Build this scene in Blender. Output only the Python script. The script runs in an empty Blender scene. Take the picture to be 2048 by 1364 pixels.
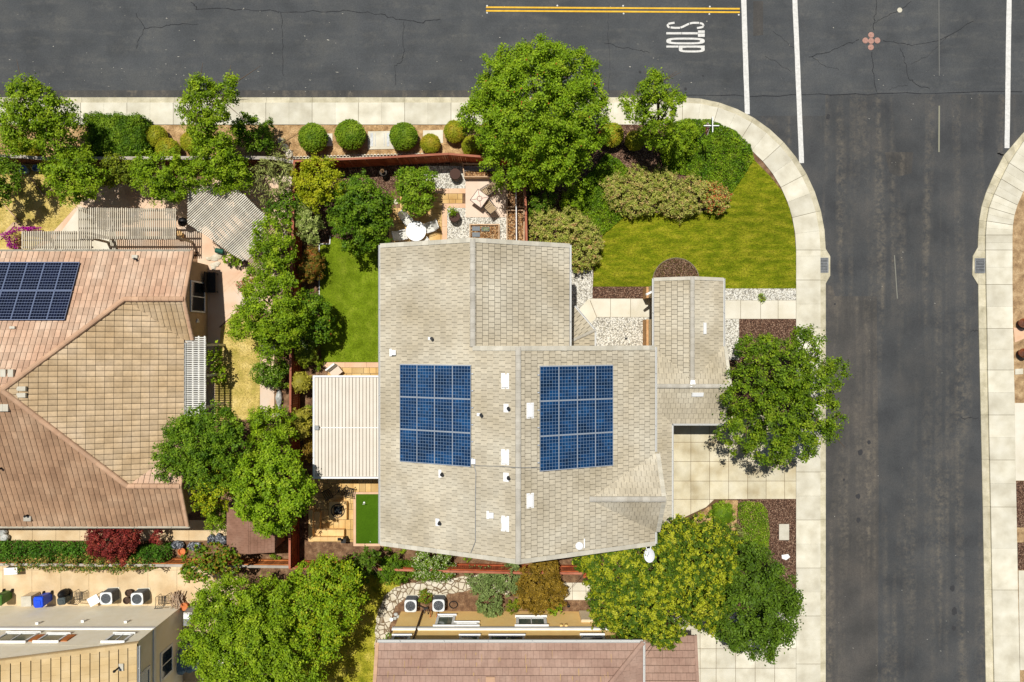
import bpy, math, random
import numpy as np
from mathutils import Vector, Matrix
RN = random.Random(11)
C = bpy.context.scene.collection
H = 44.0                       # camera height, metres
S = H / 1366.0                 # metres per photo pixel on the ground
def P(px, py, z=0.0):
    k = (1 - z / H) * S
    return Vector(((px - 1024) * k, (682 - py) * k, z))
def M2(px, z=0.0):             # length in photo pixels -> metres at height z
    return px * S * (1 - z / H)

# ------------------------------------------------------------------ tagging
def tag(o, label=None, cat=None, group=None, kind=None):
    if label: o['label'] = label
    if cat: o['category'] = cat
    if group: o['group'] = group
    if kind: o['kind'] = kind
    return o
def thing(name, label, cat, loc=(0, 0, 0), rz=0.0, group=None):
    o = bpy.data.objects.new(name, None)
    C.objects.link(o)
    o.empty_display_size = 0.2
    o.location = loc
    o.rotation_euler = (0, 0, rz)
    return tag(o, label, cat, group)
def base_of(p):
    v = Vector((0, 0, 0))
    while p is not None:
        v = v + Vector(p.location); p = p.parent
    return v
def copy_tree(o, parent=None):
    c = o.copy(); C.objects.link(c); c.parent = parent
    for ch in list(o.children): copy_tree(ch, c)
    return c

# ------------------------------------------------------------------ geometry
class MB:
    def __init__(s): s.v = []; s.f = []; s.m = []; s.t = []
    def add(s, vs, fs, mi=0, t=0.5):
        b = len(s.v)
        s.v += [tuple(v) for v in vs]
        for f in fs:
            s.f.append(tuple(b + i for i in f)); s.m.append(mi); s.t.append(t)
    def hexa(s, lo, hi, mi=0, t=0.5):      # two rings of equal length
        n = len(lo)
        fs = [tuple(range(n - 1, -1, -1)), tuple(range(n, 2 * n))]
        fs += [(i, (i + 1) % n, n + (i + 1) % n, n + i) for i in range(n)]
        s.add(list(lo) + list(hi), fs, mi, t)
    def box(s, c, d, rz=0.0, mi=0, t=0.5):
        x, y, z = d[0] / 2, d[1] / 2, d[2] / 2
        ca, sa = math.cos(rz), math.sin(rz)
        q = [(-x, -y), (x, -y), (x, y), (-x, y)]
        q = [(c[0] + a * ca - b * sa, c[1] + a * sa + b * ca) for a, b in q]
        s.hexa([(a, b, c[2] - z) for a, b in q], [(a, b, c[2] + z) for a, b in q], mi, t)
    def prism(s, poly, z0, z1, mi=0, t=0.5):
        a = sum(poly[i][0] * poly[(i + 1) % len(poly)][1] - poly[(i + 1) % len(poly)][0] * poly[i][1] for i in range(len(poly)))
        if a < 0: poly = poly[::-1]
        s.hexa([(p[0], p[1], z0) for p in poly], [(p[0], p[1], z1) for p in poly], mi, t)
    def bar(s, a, b, w, h, up=(0, 0, 1), mi=0, t=0.5):   # box along a segment
        a, b = Vector(a), Vector(b); d = (b - a).normalized(); up = Vector(up)
        if abs(d.dot(up)) > 0.98: up = Vector((1, 0, 0))
        r = d.cross(up).normalized(); u = r.cross(d).normalized()
        o = [(-1, -1), (1, -1), (1, 1), (-1, 1)]
        s.hexa([a + r * (i * w / 2) + u * (j * h / 2) for i, j in o][::-1], [b + r * (i * w / 2) + u * (j * h / 2) for i, j in o][::-1], mi, t)
    def lathe(s, c, prof, n=16, mi=0, t=0.5, cap=True):
        vs = []; fs = []
        for r, z in prof:
            vs += [(c[0] + r * math.cos(2 * math.pi * i / n), c[1] + r * math.sin(2 * math.pi * i / n), c[2] + z) for i in range(n)]
        for k in range(len(prof) - 1):
            for i in range(n):
                j = (i + 1) % n
                fs.append((k * n + i, k * n + j, (k + 1) * n + j, (k + 1) * n + i))
        if cap:
            fs.append(tuple(range(n - 1, -1, -1)))
            fs.append(tuple(range((len(prof) - 1) * n, len(prof) * n)))
        s.add(vs, fs, mi, t)
    def tube(s, pts, r, n=6, mi=0, t=0.5):
        pts = [Vector(p) for p in pts]; rs = r if isinstance(r, (list, tuple)) else [r] * len(pts)
        vs = []; fs = []
        for k, p in enumerate(pts):
            d = (pts[min(k + 1, len(pts) - 1)] - pts[max(k - 1, 0)]).normalized()
            up = Vector((0, 0, 1)) if abs(d.z) < 0.95 else Vector((1, 0, 0))
            a = d.cross(up).normalized(); b = a.cross(d)
            vs += [p + (a * math.cos(2 * math.pi * i / n) + b * math.sin(2 * math.pi * i / n)) * rs[k] for i in range(n)]
        for k in range(len(pts) - 1):
            for i in range(n):
                j = (i + 1) % n
                fs.append((k * n + j, k * n + i, (k + 1) * n + i, (k + 1) * n + j))
        fs.append(tuple(range(n))); fs.append(tuple(range(len(pts) * n - 1, (len(pts) - 1) * n - 1, -1)))
        s.add(vs, fs, mi, t)
    def blob(s, c, r, n=10, m=6, j=0.0, mi=0, t=0.5, seed=0):
        q = random.Random(seed); vs = []; fs = []
        r = r if isinstance(r, (list, tuple)) else (r, r, r)
        for a in range(m + 1):
            th = math.pi * a / m
            for b in range(n):
                ph = 2 * math.pi * b / n; e = 1 + q.uniform(-j, j)
                vs.append((c[0] + r[0] * math.sin(th) * math.cos(ph) * e, c[1] + r[1] * math.sin(th) * math.sin(ph) * e, c[2] - r[2] * math.cos(th) * e))
        for a in range(m):
            for b in range(n):
                d = (b + 1) % n
                fs.append((a * n + b, a * n + d, (a + 1) * n + d, (a + 1) * n + b))
        s.add(vs, fs, mi, t)
    def build(s, name, mats, parent=None, loc=None, smooth=False):
        mats = mats if isinstance(mats, (list, tuple)) else [mats]
        off = base_of(parent) if parent is not None else Vector(loc if loc is not None else (0, 0, 0))
        me = bpy.data.meshes.new(name)
        me.from_pydata([(v[0] - off.x, v[1] - off.y, v[2] - off.z) for v in s.v], [], s.f)
        for m in mats: me.materials.append(m)
        if len(mats) > 1: me.polygons.foreach_set('material_index', s.m)
        a = me.attributes.new('tint', 'FLOAT', 'FACE'); a.data.foreach_set('value', s.t)
        if smooth: me.polygons.foreach_set('use_smooth', [True] * len(s.f))
        me.validate(); me.update()
        o = bpy.data.objects.new(name, me); C.objects.link(o)
        if parent is not None: o.parent = parent
        else: o.location = off
        return o

def area2(p): return 0.5 * sum(p[i][0] * p[(i + 1) % len(p)][1] - p[(i + 1) % len(p)][0] * p[i][1] for i in range(len(p)))
def clip_half(poly, a, b, c):      # keep a*x+b*y<=c
    out = []
    for i in range(len(poly)):
        p, q = poly[i], poly[(i + 1) % len(poly)]
        dp, dq = a * p[0] + b * p[1] - c, a * q[0] + b * q[1] - c
        if dp <= 0: out.append(p)
        if (dp < 0 and dq > 0) or (dp > 0 and dq < 0):
            t = dp / (dp - dq); out.append((p[0] + (q[0] - p[0]) * t, p[1] + (q[1] - p[1]) * t))
    return out
def clip_convex(sub, conv):
    if area2(conv) < 0: conv = conv[::-1]
    for i in range(len(conv)):
        p, q = conv[i], conv[(i + 1) % len(conv)]
        ex, ey = q[0] - p[0], q[1] - p[1]
        sub = clip_half(sub, ey, -ex, ey * p[0] - ex * p[1])
        if len(sub) < 3: return []
    return sub if abs(area2(sub)) > 1e-4 else []
def inside(p, poly):
    r = False; n = len(poly)
    for i in range(n):
        a, b = poly[i], poly[(i - 1) % n]
        if (a[1] > p[1]) != (b[1] > p[1]) and p[0] < (b[0] - a[0]) * (p[1] - a[1]) / (b[1] - a[1]) + a[0]: r = not r
    return r
def inside_np(xy, poly):
    x, y = xy[:, 0], xy[:, 1]; r = np.zeros(len(xy), bool); n = len(poly)
    for i in range(n):
        ax, ay = poly[i][0], poly[i][1]; bx, by = poly[i - 1][0], poly[i - 1][1]
        if ay == by: continue
        r ^= ((ay > y) != (by > y)) & (x < (bx - ax) * (y - ay) / (by - ay) + ax)
    return r

# ------------------------------------------------------------------ materials
def lin(c):
    f = lambda u: (u / 255 / 12.92) if u / 255 <= 0.04045 else ((u / 255 + 0.055) / 1.055) ** 2.4
    return (f(c[0]), f(c[1]), f(c[2]), 1)
def nd(nt, t, **kw):
    n = nt.nodes.new(t)
    for k, v in kw.items(): setattr(n, k, v)
    return n
def mat(name, cols, scale=3.0, rough=0.85, bump=0.0, bscale=40.0, tint=0.0, spec=0.25, metal=0.0, stretch=(1, 1, 1), detail=5.0,
        fine=0.0, fscale=30.0, big=0.0, bigscale=0.35, trans=0.0, emit=0.0, rot=0.0):
    m = bpy.data.materials.new(name); m.use_nodes = True; nt = m.node_tree; L = nt.links.new
    bs = nt.nodes['Principled BSDF']; out = nt.nodes['Material Output']
    bs.inputs['Roughness'].default_value = rough; bs.inputs['Metallic'].default_value = metal
    bs.inputs['Specular IOR Level'].default_value = spec
    geo = nd(nt, 'ShaderNodeNewGeometry'); mp = nd(nt, 'ShaderNodeMapping')
    mp.inputs['Scale'].default_value = stretch; mp.inputs['Rotation'].default_value = (0, 0, rot)
    L(geo.outputs['Position'], mp.inputs['Vector'])
    if not isinstance(cols[0], (tuple, list)): cols = [cols]
    col = None
    if len(cols) == 1:
        rgb = nd(nt, 'ShaderNodeRGB'); rgb.outputs[0].default_value = lin(cols[0]); col = rgb.outputs[0]
    else:
        nz = nd(nt, 'ShaderNodeTexNoise'); nz.inputs['Scale'].default_value = scale; nz.inputs['Detail'].default_value = detail
        L(mp.outputs[0], nz.inputs['Vector'])
        cr = nd(nt, 'ShaderNodeValToRGB'); e = cr.color_ramp.elements
        n = len(cols)
        for i, c in enumerate(cols):
            p = 0.3 + 0.4 * i / (n - 1)
            if i < 2: el = e[i]; el.position = p
            else: el = e.new(p)
            el.color = lin(c)
        L(nz.outputs['Fac'], cr.inputs['Fac']); col = cr.outputs['Color']
    fac = None
    def mulfac(o):
        nonlocal fac
        if fac is None: fac = o
        else:
            q = nd(nt, 'ShaderNodeMath', operation='MULTIPLY'); L(fac, q.inputs[0]); L(o, q.inputs[1]); fac = q.outputs[0]
    def rng(o, amt, lo=0.25, hi=0.75):
        r = nd(nt, 'ShaderNodeMapRange'); r.inputs['From Min'].default_value = lo; r.inputs['From Max'].default_value = hi
        r.inputs['To Min'].default_value = 1 - amt; r.inputs['To Max'].default_value = 1 + amt; L(o, r.inputs['Value']); return r.outputs[0]
    if tint:
        at = nd(nt, 'ShaderNodeAttribute', attribute_name='tint'); mulfac(rng(at.outputs['Fac'], tint, 0, 1))
    if fine:
        n2 = nd(nt, 'ShaderNodeTexNoise'); n2.inputs['Scale'].default_value = fscale; n2.inputs['Detail'].default_value = 3
        L(mp.outputs[0], n2.inputs['Vector']); mulfac(rng(n2.outputs['Fac'], fine))
    if big:
        n3 = nd(nt, 'ShaderNodeTexNoise'); n3.inputs['Scale'].default_value = bigscale; n3.inputs['Detail'].default_value = 3
        L(mp.outputs[0], n3.inputs['Vector']); mulfac(rng(n3.outputs['Fac'], big, 0.3, 0.7))
    if fac is not None:
        vm = nd(nt, 'ShaderNodeVectorMath', operation='SCALE'); L(col, vm.inputs[0]); L(fac, vm.inputs['Scale']); col = vm.outputs[0]
    L(col, bs.inputs['Base Color'])
    if bump:
        n4 = nd(nt, 'ShaderNodeTexNoise'); n4.inputs['Scale'].default_value = bscale; n4.inputs['Detail'].default_value = 4
        L(mp.outputs[0], n4.inputs['Vector'])
        bp = nd(nt, 'ShaderNodeBump'); bp.inputs['Strength'].default_value = bump; bp.inputs['Distance'].default_value = 0.03
        L(n4.outputs['Fac'], bp.inputs['Height']); L(bp.outputs['Normal'], bs.inputs['Normal'])
    if trans:
        tr = nd(nt, 'ShaderNodeBsdfTranslucent'); L(col, tr.inputs['Color'])
        mx = nd(nt, 'ShaderNodeMixShader'); mx.inputs[0].default_value = trans
        L(bs.outputs[0], mx.inputs[1]); L(tr.outputs[0], mx.inputs[2]); L(mx.outputs[0], out.inputs['Surface'])
    return m
def leafmat(name, cols, tint=0.35, trans=0.3, scale=1.6):
    return mat(name, cols, scale=scale, rough=0.6, tint=tint, trans=trans, spec=0.25, fine=0.2, fscale=9.0)
def gravel(name, cols, scale, dark=0.25, rough=0.9):
    m = bpy.data.materials.new(name); m.use_nodes = True; nt = m.node_tree; L = nt.links.new
    bs = nt.nodes['Principled BSDF']; bs.inputs['Roughness'].default_value = rough; bs.inputs['Specular IOR Level'].default_value = 0.2
    geo = nd(nt, 'ShaderNodeNewGeometry')
    vo = nd(nt, 'ShaderNodeTexVoronoi'); vo.inputs['Scale'].default_value = scale; L(geo.outputs['Position'], vo.inputs['Vector'])
    cr = nd(nt, 'ShaderNodeValToRGB'); e = cr.color_ramp.elements; cr.color_ramp.interpolation = 'CONSTANT'
    sep = nd(nt, 'ShaderNodeSeparateColor'); L(vo.outputs['Color'], sep.inputs[0]); L(sep.outputs[0], cr.inputs['Fac'])
    n = len(cols)
    for i, c in enumerate(cols):
        if i < 2: el = e[i]; el.position = i / n
        else: el = e.new(i / n)
        el.color = lin(c)
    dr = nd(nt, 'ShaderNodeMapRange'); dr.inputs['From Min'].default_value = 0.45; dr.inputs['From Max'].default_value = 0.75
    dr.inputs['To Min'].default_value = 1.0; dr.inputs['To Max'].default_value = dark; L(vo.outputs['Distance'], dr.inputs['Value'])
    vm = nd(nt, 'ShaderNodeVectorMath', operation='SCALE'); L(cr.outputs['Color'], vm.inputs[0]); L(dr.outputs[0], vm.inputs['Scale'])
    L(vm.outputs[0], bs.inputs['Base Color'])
    bp = nd(nt, 'ShaderNodeBump'); bp.inputs['Strength'].default_value = 0.8; bp.inputs['Distance'].default_value = 0.03; bp.invert = True
    L(vo.outputs['Distance'], bp.inputs['Height']); L(bp.outputs['Normal'], bs.inputs['Normal'])
    return m
def asphalt(name, cols, stretch, worn, wornamt):
    m = mat(name, cols, scale=0.5, rough=0.92, bump=0.35, bscale=60, fine=0.24, fscale=24, big=0.12, bigscale=0.18, stretch=(1, 1, 1), spec=0.15)
    nt = m.node_tree; L = nt.links.new; bs = nt.nodes['Principled BSDF']
    prev = bs.inputs['Base Color'].links[0].from_socket
    geo = nd(nt, 'ShaderNodeNewGeometry'); mp = nd(nt, 'ShaderNodeMapping'); mp.inputs['Scale'].default_value = stretch; L(geo.outputs['Position'], mp.inputs[0])
    n1 = nd(nt, 'ShaderNodeTexNoise'); n1.inputs['Scale'].default_value = 1.0; n1.inputs['Detail'].default_value = 2; L(mp.outputs[0], n1.inputs['Vector'])
    n2 = nd(nt, 'ShaderNodeTexNoise'); n2.inputs['Scale'].default_value = 3.2; n2.inputs['Detail'].default_value = 6; n2.inputs['Roughness'].default_value = 0.75; L(geo.outputs['Position'], n2.inputs['Vector'])
    r1 = nd(nt, 'ShaderNodeMapRange'); r1.inputs['From Min'].default_value = 0.46; r1.inputs['From Max'].default_value = 0.68; L(n1.outputs['Fac'], r1.inputs['Value'])
    r2 = nd(nt, 'ShaderNodeMapRange'); r2.inputs['From Min'].default_value = 0.42; r2.inputs['From Max'].default_value = 0.72; L(n2.outputs['Fac'], r2.inputs['Value'])
    ml = nd(nt, 'ShaderNodeMath', operation='MULTIPLY'); L(r1.outputs[0], ml.inputs[0]); L(r2.outputs[0], ml.inputs[1])
    m2 = nd(nt, 'ShaderNodeMath', operation='MULTIPLY'); L(ml.outputs[0], m2.inputs[0]); m2.inputs[1].default_value = wornamt
    # small pale scuffs
    n3 = nd(nt, 'ShaderNodeTexNoise'); n3.inputs['Scale'].default_value = 5.5; n3.inputs['Detail'].default_value = 8; n3.inputs['Roughness'].default_value = 0.8; L(geo.outputs['Position'], n3.inputs['Vector'])
    r3 = nd(nt, 'ShaderNodeMapRange'); r3.inputs['From Min'].default_value = 0.66; r3.inputs['From Max'].default_value = 0.8; r3.inputs['To Max'].default_value = 0.5; L(n3.outputs['Fac'], r3.inputs['Value'])
    ad = nd(nt, 'ShaderNodeMath', operation='MAXIMUM'); L(m2.outputs[0], ad.inputs[0]); L(r3.outputs[0], ad.inputs[1])
    mx = nd(nt, 'ShaderNodeMix', data_type='RGBA'); L(ad.outputs[0], mx.inputs[0]); L(prev, mx.inputs[6]); mx.inputs[7].default_value = lin(worn)
    L(mx.outputs[2], bs.inputs['Base Color'])
    return m

def flagmat(name):
    m = mat(name, [(176, 164, 138), (198, 188, 166), (212, 205, 188)], scale=2.2, fine=0.12, rough=0.9)
    nt = m.node_tree; L = nt.links.new; bs = nt.nodes['Principled BSDF']; prev = bs.inputs['Base Color'].links[0].from_socket
    geo = nd(nt, 'ShaderNodeNewGeometry'); vo = nd(nt, 'ShaderNodeTexVoronoi', feature='DISTANCE_TO_EDGE'); vo.inputs['Scale'].default_value = 2.7; L(geo.outputs['Position'], vo.inputs['Vector'])
    r = nd(nt, 'ShaderNodeMapRange'); r.inputs['From Min'].default_value = 0.03; r.inputs['From Max'].default_value = 0.075; L(vo.outputs['Distance'], r.inputs['Value'])
    mx = nd(nt, 'ShaderNodeMix', data_type='RGBA'); L(r.outputs[0], mx.inputs[0]); mx.inputs[6].default_value = lin((112, 92, 68)); L(prev, mx.inputs[7]); L(mx.outputs[2], bs.inputs['Base Color'])
    bp = nd(nt, 'ShaderNodeBump'); bp.inputs['Strength'].default_value = 0.8; bp.inputs['Distance'].default_value = 0.03; L(r.outputs[0], bp.inputs['Height']); L(bp.outputs['Normal'], bs.inputs['Normal'])
    return m
# ------------------------------------------------------------------ palette
m_soil = mat('dry soil', [(128, 102, 72), (158, 130, 94), (182, 156, 118)], scale=2.2, fine=0.3, fscale=18, bump=0.6, bscale=25)
m_bed = mat('garden soil', [(84, 60, 42), (112, 84, 60), (140, 112, 84)], scale=2.6, fine=0.35, fscale=14, bump=0.7, bscale=22)
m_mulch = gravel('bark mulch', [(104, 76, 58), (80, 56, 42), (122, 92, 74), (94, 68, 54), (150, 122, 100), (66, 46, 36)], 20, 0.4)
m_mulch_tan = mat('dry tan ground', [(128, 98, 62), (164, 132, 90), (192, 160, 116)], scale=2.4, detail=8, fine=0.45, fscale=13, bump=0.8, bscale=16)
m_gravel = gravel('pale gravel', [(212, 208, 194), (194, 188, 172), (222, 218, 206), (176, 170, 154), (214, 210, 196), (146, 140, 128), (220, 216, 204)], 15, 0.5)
m_conc = mat('pale concrete', [(184, 177, 156), (199, 193, 173), (210, 205, 187)], scale=1.1, detail=8, tint=0.09, fine=0.07, fscale=26, big=0.08, bigscale=0.7, rough=0.9, bump=0.1)
m_gutter = mat('gutter concrete', [(162, 154, 128), (184, 176, 150), (198, 190, 166)], scale=1.6, detail=8, tint=0.12, fine=0.1, fscale=12, rough=0.9)
m_drive = mat('stained driveway concrete', [(170, 156, 124), (192, 182, 154), (206, 198, 174)], scale=0.8, detail=8, tint=0.08, fine=0.08, big=0.08, bigscale=1.1, rough=0.9)
m_walk = mat('path concrete', [(196, 188, 166), (206, 199, 180), (214, 208, 191)], scale=0.9, tint=0.06, fine=0.05, rough=0.9)
m_conc_tan = mat('tan stained concrete', [(186, 158, 118), (202, 178, 140), (214, 194, 160)], scale=0.7, detail=8, tint=0.06, fine=0.08, big=0.08, bigscale=1.0, rough=0.85)
m_conc_pink = mat('pink stamped concrete', [(206, 168, 138), (212, 184, 156), (208, 192, 174)], scale=0.6, detail=7, tint=0.06, fine=0.07, rough=0.85)
m_pad = mat('pale pink pad', [(206, 182, 160), (214, 194, 174)], scale=0.8, fine=0.04, rough=0.85)
m_border = mat('pink paver border', [(204, 164, 130), (214, 180, 150)], scale=1.5, tint=0.08, rough=0.85)
m_paver = mat('yellow pavers', [(186, 146, 86), (200, 164, 106), (210, 180, 126)], scale=1.2, tint=0.15, fine=0.08, rough=0.85)
m_joint = mat('dark joint', (96, 74, 50), rough=1.0)
m_jointg = mat('grey joint', (120, 110, 90), rough=1.0)
m_lawn = mat('front lawn', [(86, 98, 8), (102, 112, 14), (124, 126, 24), (142, 138, 36)], scale=1.6, detail=10, stretch=(.6, 1.8, 1), fine=0.45, fscale=9, big=0.12, bigscale=0.25, rough=0.95, spec=0.1, bump=0.7, bscale=18)
m_lawn2 = mat('back lawn', [(88, 106, 11), (103, 122, 20), (120, 134, 34)], scale=1.6, detail=10, fine=0.35, fscale=12, big=0.16, bigscale=0.35, rough=0.95, spec=0.1, bump=0.6, bscale=20)
m_lawndry = mat('dry lawn', [(150, 138, 62), (190, 168, 96), (212, 190, 124)], scale=1.1, detail=8, fine=0.3, fscale=12, rough=0.95, spec=0.1, bump=0.6, bscale=20)
m_lawnyel = mat('side lawn', [(108, 112, 22), (152, 146, 44), (186, 172, 80)], scale=1.2, detail=8, fine=0.3, fscale=14, rough=0.95, spec=0.1, bump=0.6, bscale=20)
m_putt = mat('putting green turf', [(58, 88, 10), (70, 102, 16)], scale=0.8, fine=0.2, fscale=20, rough=0.95, spec=0.1)
m_blade = leafmat('grass blades', [(92, 106, 10), (116, 122, 20), (144, 140, 36)], tint=0.5, trans=0.25, scale=1.8)
m_blade2 = leafmat('green grass blades', [(88, 110, 12), (110, 128, 24), (132, 142, 40)], tint=0.4, trans=0.2, scale=1.4)
m_bladedry = leafmat('dry grass blades', [(150, 140, 60), (196, 176, 100), (218, 200, 136)], tint=0.3, trans=0.2, scale=0.9)
m_road = asphalt('asphalt', [(66, 68, 69), (73, 75, 76), (80, 81, 80)], (0.35, 2.2, 1), (122, 118, 108), 0.3)
m_road2 = asphalt('asphalt of the side street', [(60, 61, 62), (69, 70, 70), (77, 76, 74)], (1.5, 0.06, 1), (122, 113, 98), 0.65)
m_roadworn = asphalt('worn asphalt patch', [(65, 64, 62), (74, 72, 69), (84, 80, 75)], (1.8, 0.08, 1), (128, 118, 102), 0.7)
m_crack = mat('sealed crack', (46, 47, 49), rough=1.0)
m_white = mat('white road paint', [(192, 191, 184), (212, 210, 204)], scale=6, fine=0.1, fscale=9, rough=0.8)
m_yellow = mat('yellow road paint', [(206, 160, 40), (222, 180, 64)], scale=5, fine=0.08, rough=0.8)
m_gutw = mat('dull white gutter', (190, 190, 186), rough=0.6)
m_trim = mat('white trim paint', [(222, 222, 218), (234, 234, 230)], scale=2, rough=0.6)
m_metalw = mat('white metal', (226, 226, 224), rough=0.45, spec=0.4)
m_grey = mat('grey metal', [(120, 122, 122), (146, 148, 148)], scale=6, rough=0.5, metal=0.3)
m_dark = mat('dark metal', (44, 42, 40), rough=0.55)
m_black = mat('black metal', (24, 24, 25), rough=0.5)
m_glass = mat('window glass', (22, 28, 30), rough=0.08, spec=0.6)
m_glassg = mat('greenish window glass', [(70, 84, 74), (110, 118, 104)], scale=2.5, rough=0.1, spec=0.6)
m_tile = mat('beige flat roof tile', [(166, 155, 131), (179, 169, 147), (190, 182, 162)], scale=0.45, tint=0.08, fine=0.1, fscale=8, big=0.09, bigscale=0.28, rough=0.9, bump=0.2, bscale=30)
m_under = mat('roof underlay', (78, 72, 62), rough=1.0)
m_ridge = mat('grey ridge tile', [(162, 156, 142), (182, 177, 165)], scale=2, tint=0.1, fine=0.12, rough=0.9)
m_rake = mat('cream rake trim', [(180, 174, 156), (196, 190, 174)], scale=2, tint=0.1, fine=0.1, rough=0.85)
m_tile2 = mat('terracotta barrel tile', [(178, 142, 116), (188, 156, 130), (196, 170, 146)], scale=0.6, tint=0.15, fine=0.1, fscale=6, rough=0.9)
m_tile2c = mat('shaded brown barrel tile', [(146, 114, 88), (160, 128, 100), (172, 142, 114)], scale=0.6, tint=0.14, fine=0.1, fscale=6, rough=0.9)  # darker copy of the tile: shade of slopes turned from the sun, in colour
m_tile2b = mat('olive barrel tile', [(168, 142, 106), (182, 158, 124), (192, 170, 140)], scale=0.5, tint=0.13, fine=0.12, fscale=7, rough=0.9)  # olive tone used on the east slope and one gable side
m_under2 = mat('dark tile underlay', (62, 46, 32), rough=1.0)  # dark underlay seen through the gaps between tiles
m_ridge2 = mat('tan ridge tile', [(176, 140, 112), (192, 158, 128)], scale=2, tint=0.1, rough=0.9)
m_tile3 = mat('brown roof tile', [(146, 117, 102), (155, 127, 111), (164, 137, 121)], scale=0.8, tint=0.07, fine=0.1, fscale=7, rough=0.9)
m_stain = mat('yellow lichen streak', [(176, 146, 92), (168, 138, 100)], scale=5, rough=0.95)
m_tile4 = mat('tan roof tile', [(188, 160, 112), (198, 172, 126), (208, 184, 142)], scale=0.8, tint=0.07, fine=0.08, rough=0.9)
m_stucco = mat('beige stucco', [(206, 186, 152), (214, 196, 164)], scale=2, fine=0.05, fscale=40, rough=0.95, bump=0.2)
m_stucco2 = mat('tan stucco', [(176, 150, 118), (186, 160, 128)], scale=2, fine=0.05, rough=0.95, bump=0.2)
m_cream = mat('cream stucco', [(238, 228, 200), (243, 235, 212)], scale=2, fine=0.04, rough=0.95, bump=0.2)
m_yel = mat('yellow stucco', [(252, 210, 134), (253, 216, 144)], scale=2, fine=0.03, rough=0.95, bump=0.2)
m_cell = mat('blue solar cell', [(7, 34, 62), (10, 46, 82), (16, 64, 106)], scale=0.9, tint=0.3, rough=0.4, spec=0.2)
m_celld = mat('navy solar cell', [(6, 10, 26), (10, 16, 40)], scale=0.9, tint=0.3, rough=0.2, spec=0.4)
m_sheet = mat('solar panel grid', (104, 124, 146), rough=0.5)
m_sheetw = mat('silver panel grid', (112, 124, 150), rough=0.4)
m_frame = mat('silver panel frame', (170, 176, 182), rough=0.4, metal=0.2)
m_cover = mat('cream metal sheet', [(206, 196, 180), (214, 205, 190)], scale=1.2, tint=0.04, fine=0.02, rough=0.55)
m_rib = mat('shaded rib', (150, 140, 116), rough=0.8)  # groove shade between the cover panels, put into a darker colour
m_fence = mat('red stained fence board', [(136, 64, 36), (160, 80, 46), (178, 98, 60)], scale=2, tint=0.22, fine=0.1, fscale=9, rough=0.9)
m_fencecap = mat('reddish fence cap', [(150, 86, 64), (172, 112, 88)], scale=1.2, tint=0.15, fine=0.12, rough=0.9)
m_fenceor = mat('orange cedar fence board', [(150, 88, 44), (172, 104, 54), (190, 124, 72)], scale=2, tint=0.2, fine=0.1, rough=0.9)
m_fencegr = mat('weathered grey fence', [(150, 140, 128), (176, 168, 156)], scale=2, tint=0.15, fine=0.1, rough=0.9)
m_fencebr = mat('brown fence board', [(84, 54, 38), (110, 72, 52)], scale=2, tint=0.2, rough=0.9)
m_wood = mat('weathered raised bed wood', [(176, 144, 112), (200, 172, 140)], scale=3, tint=0.1, fine=0.12, rough=0.9)
m_woodd = mat('dark wood', [(66, 50, 38), (86, 66, 50)], scale=3, rough=0.85)
m_perg = mat('tan pergola slat', [(186, 174, 150), (202, 192, 172)], scale=2, tint=0.16, rough=0.85)
m_pergw = mat('white pergola slat', [(206, 204, 194), (218, 216, 208)], scale=2, tint=0.1, rough=0.7)
m_pergg = mat('grey tan lattice slat', [(204, 196, 178), (216, 210, 194)], scale=2, tint=0.15, rough=0.85)
m_shed = mat('brown shed roof', [(118, 86, 68), (132, 98, 80), (142, 110, 92)], scale=1.2, fine=0.08, rough=0.9, tint=0.05)
m_stone = mat('pale flagstone', [(180, 168, 142), (200, 190, 168), (212, 205, 188)], scale=2, tint=0.12, fine=0.08, rough=0.9)
m_rock = mat('grey boulder', [(120, 122, 118), (170, 172, 166), (206, 206, 200)], scale=3, fine=0.15, rough=0.9)
m_blockc = mat('tan stone block', [(214, 172, 112), (226, 190, 134)], scale=2, tint=0.1, fine=0.06, rough=0.9)
m_terra = mat('terracotta', [(186, 104, 56), (204, 124, 74)], scale=5, rough=0.8)
m_barrel = mat('barrel wood', [(58, 42, 32), (82, 62, 48)], scale=6, stretch=(1, 1, 0.2), rough=0.8)
m_rust = mat('glazed rust red pot', [(120, 44, 12), (156, 70, 20)], scale=6, rough=0.2, spec=0.6)
m_sling = mat('tan sling fabric', [(164, 140, 108), (180, 158, 126)], scale=12, rough=0.9)
m_pinkglass = mat('pale pink table glass', (206, 172, 150), rough=0.15, spec=0.5)
m_greysling = mat('pale grey sling fabric', [(196, 194, 184), (212, 210, 202)], scale=12, rough=0.9)
m_tabletop = mat('white table top', (236, 236, 234), rough=0.4)
m_blue = mat('blue bin plastic', [(16, 62, 190), (22, 78, 216)], scale=2, rough=0.45, spec=0.4)
m_green = mat('green bin plastic', [(56, 92, 30), (74, 116, 44)], scale=2, rough=0.5)
m_dgrey = mat('dark grey bin plastic', [(58, 66, 66), (74, 82, 82)], scale=2, rough=0.55)
m_tarp = mat('blue grey tarp', [(86, 112, 130), (120, 146, 162), (150, 172, 186)], scale=2.5, rough=0.6)
m_ac = mat('condenser casing', [(200, 204, 204), (216, 218, 218)], scale=3, rough=0.5)
m_acd = mat('condenser side louvre', [(76, 80, 84), (98, 102, 106)], scale=3, rough=0.6)
m_drift = mat('grey driftwood', [(120, 96, 74), (160, 136, 112), (186, 166, 144)], scale=5, rough=0.9)
m_red = mat('red sign face', (150, 22, 26), rough=0.5)
m_signgr = mat('green sign face', (28, 82, 62), rough=0.5)
m_bag = mat('silver tarp bags', [(26, 28, 32), (60, 64, 70), (186, 190, 196)], scale=11, rough=0.5)
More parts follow.
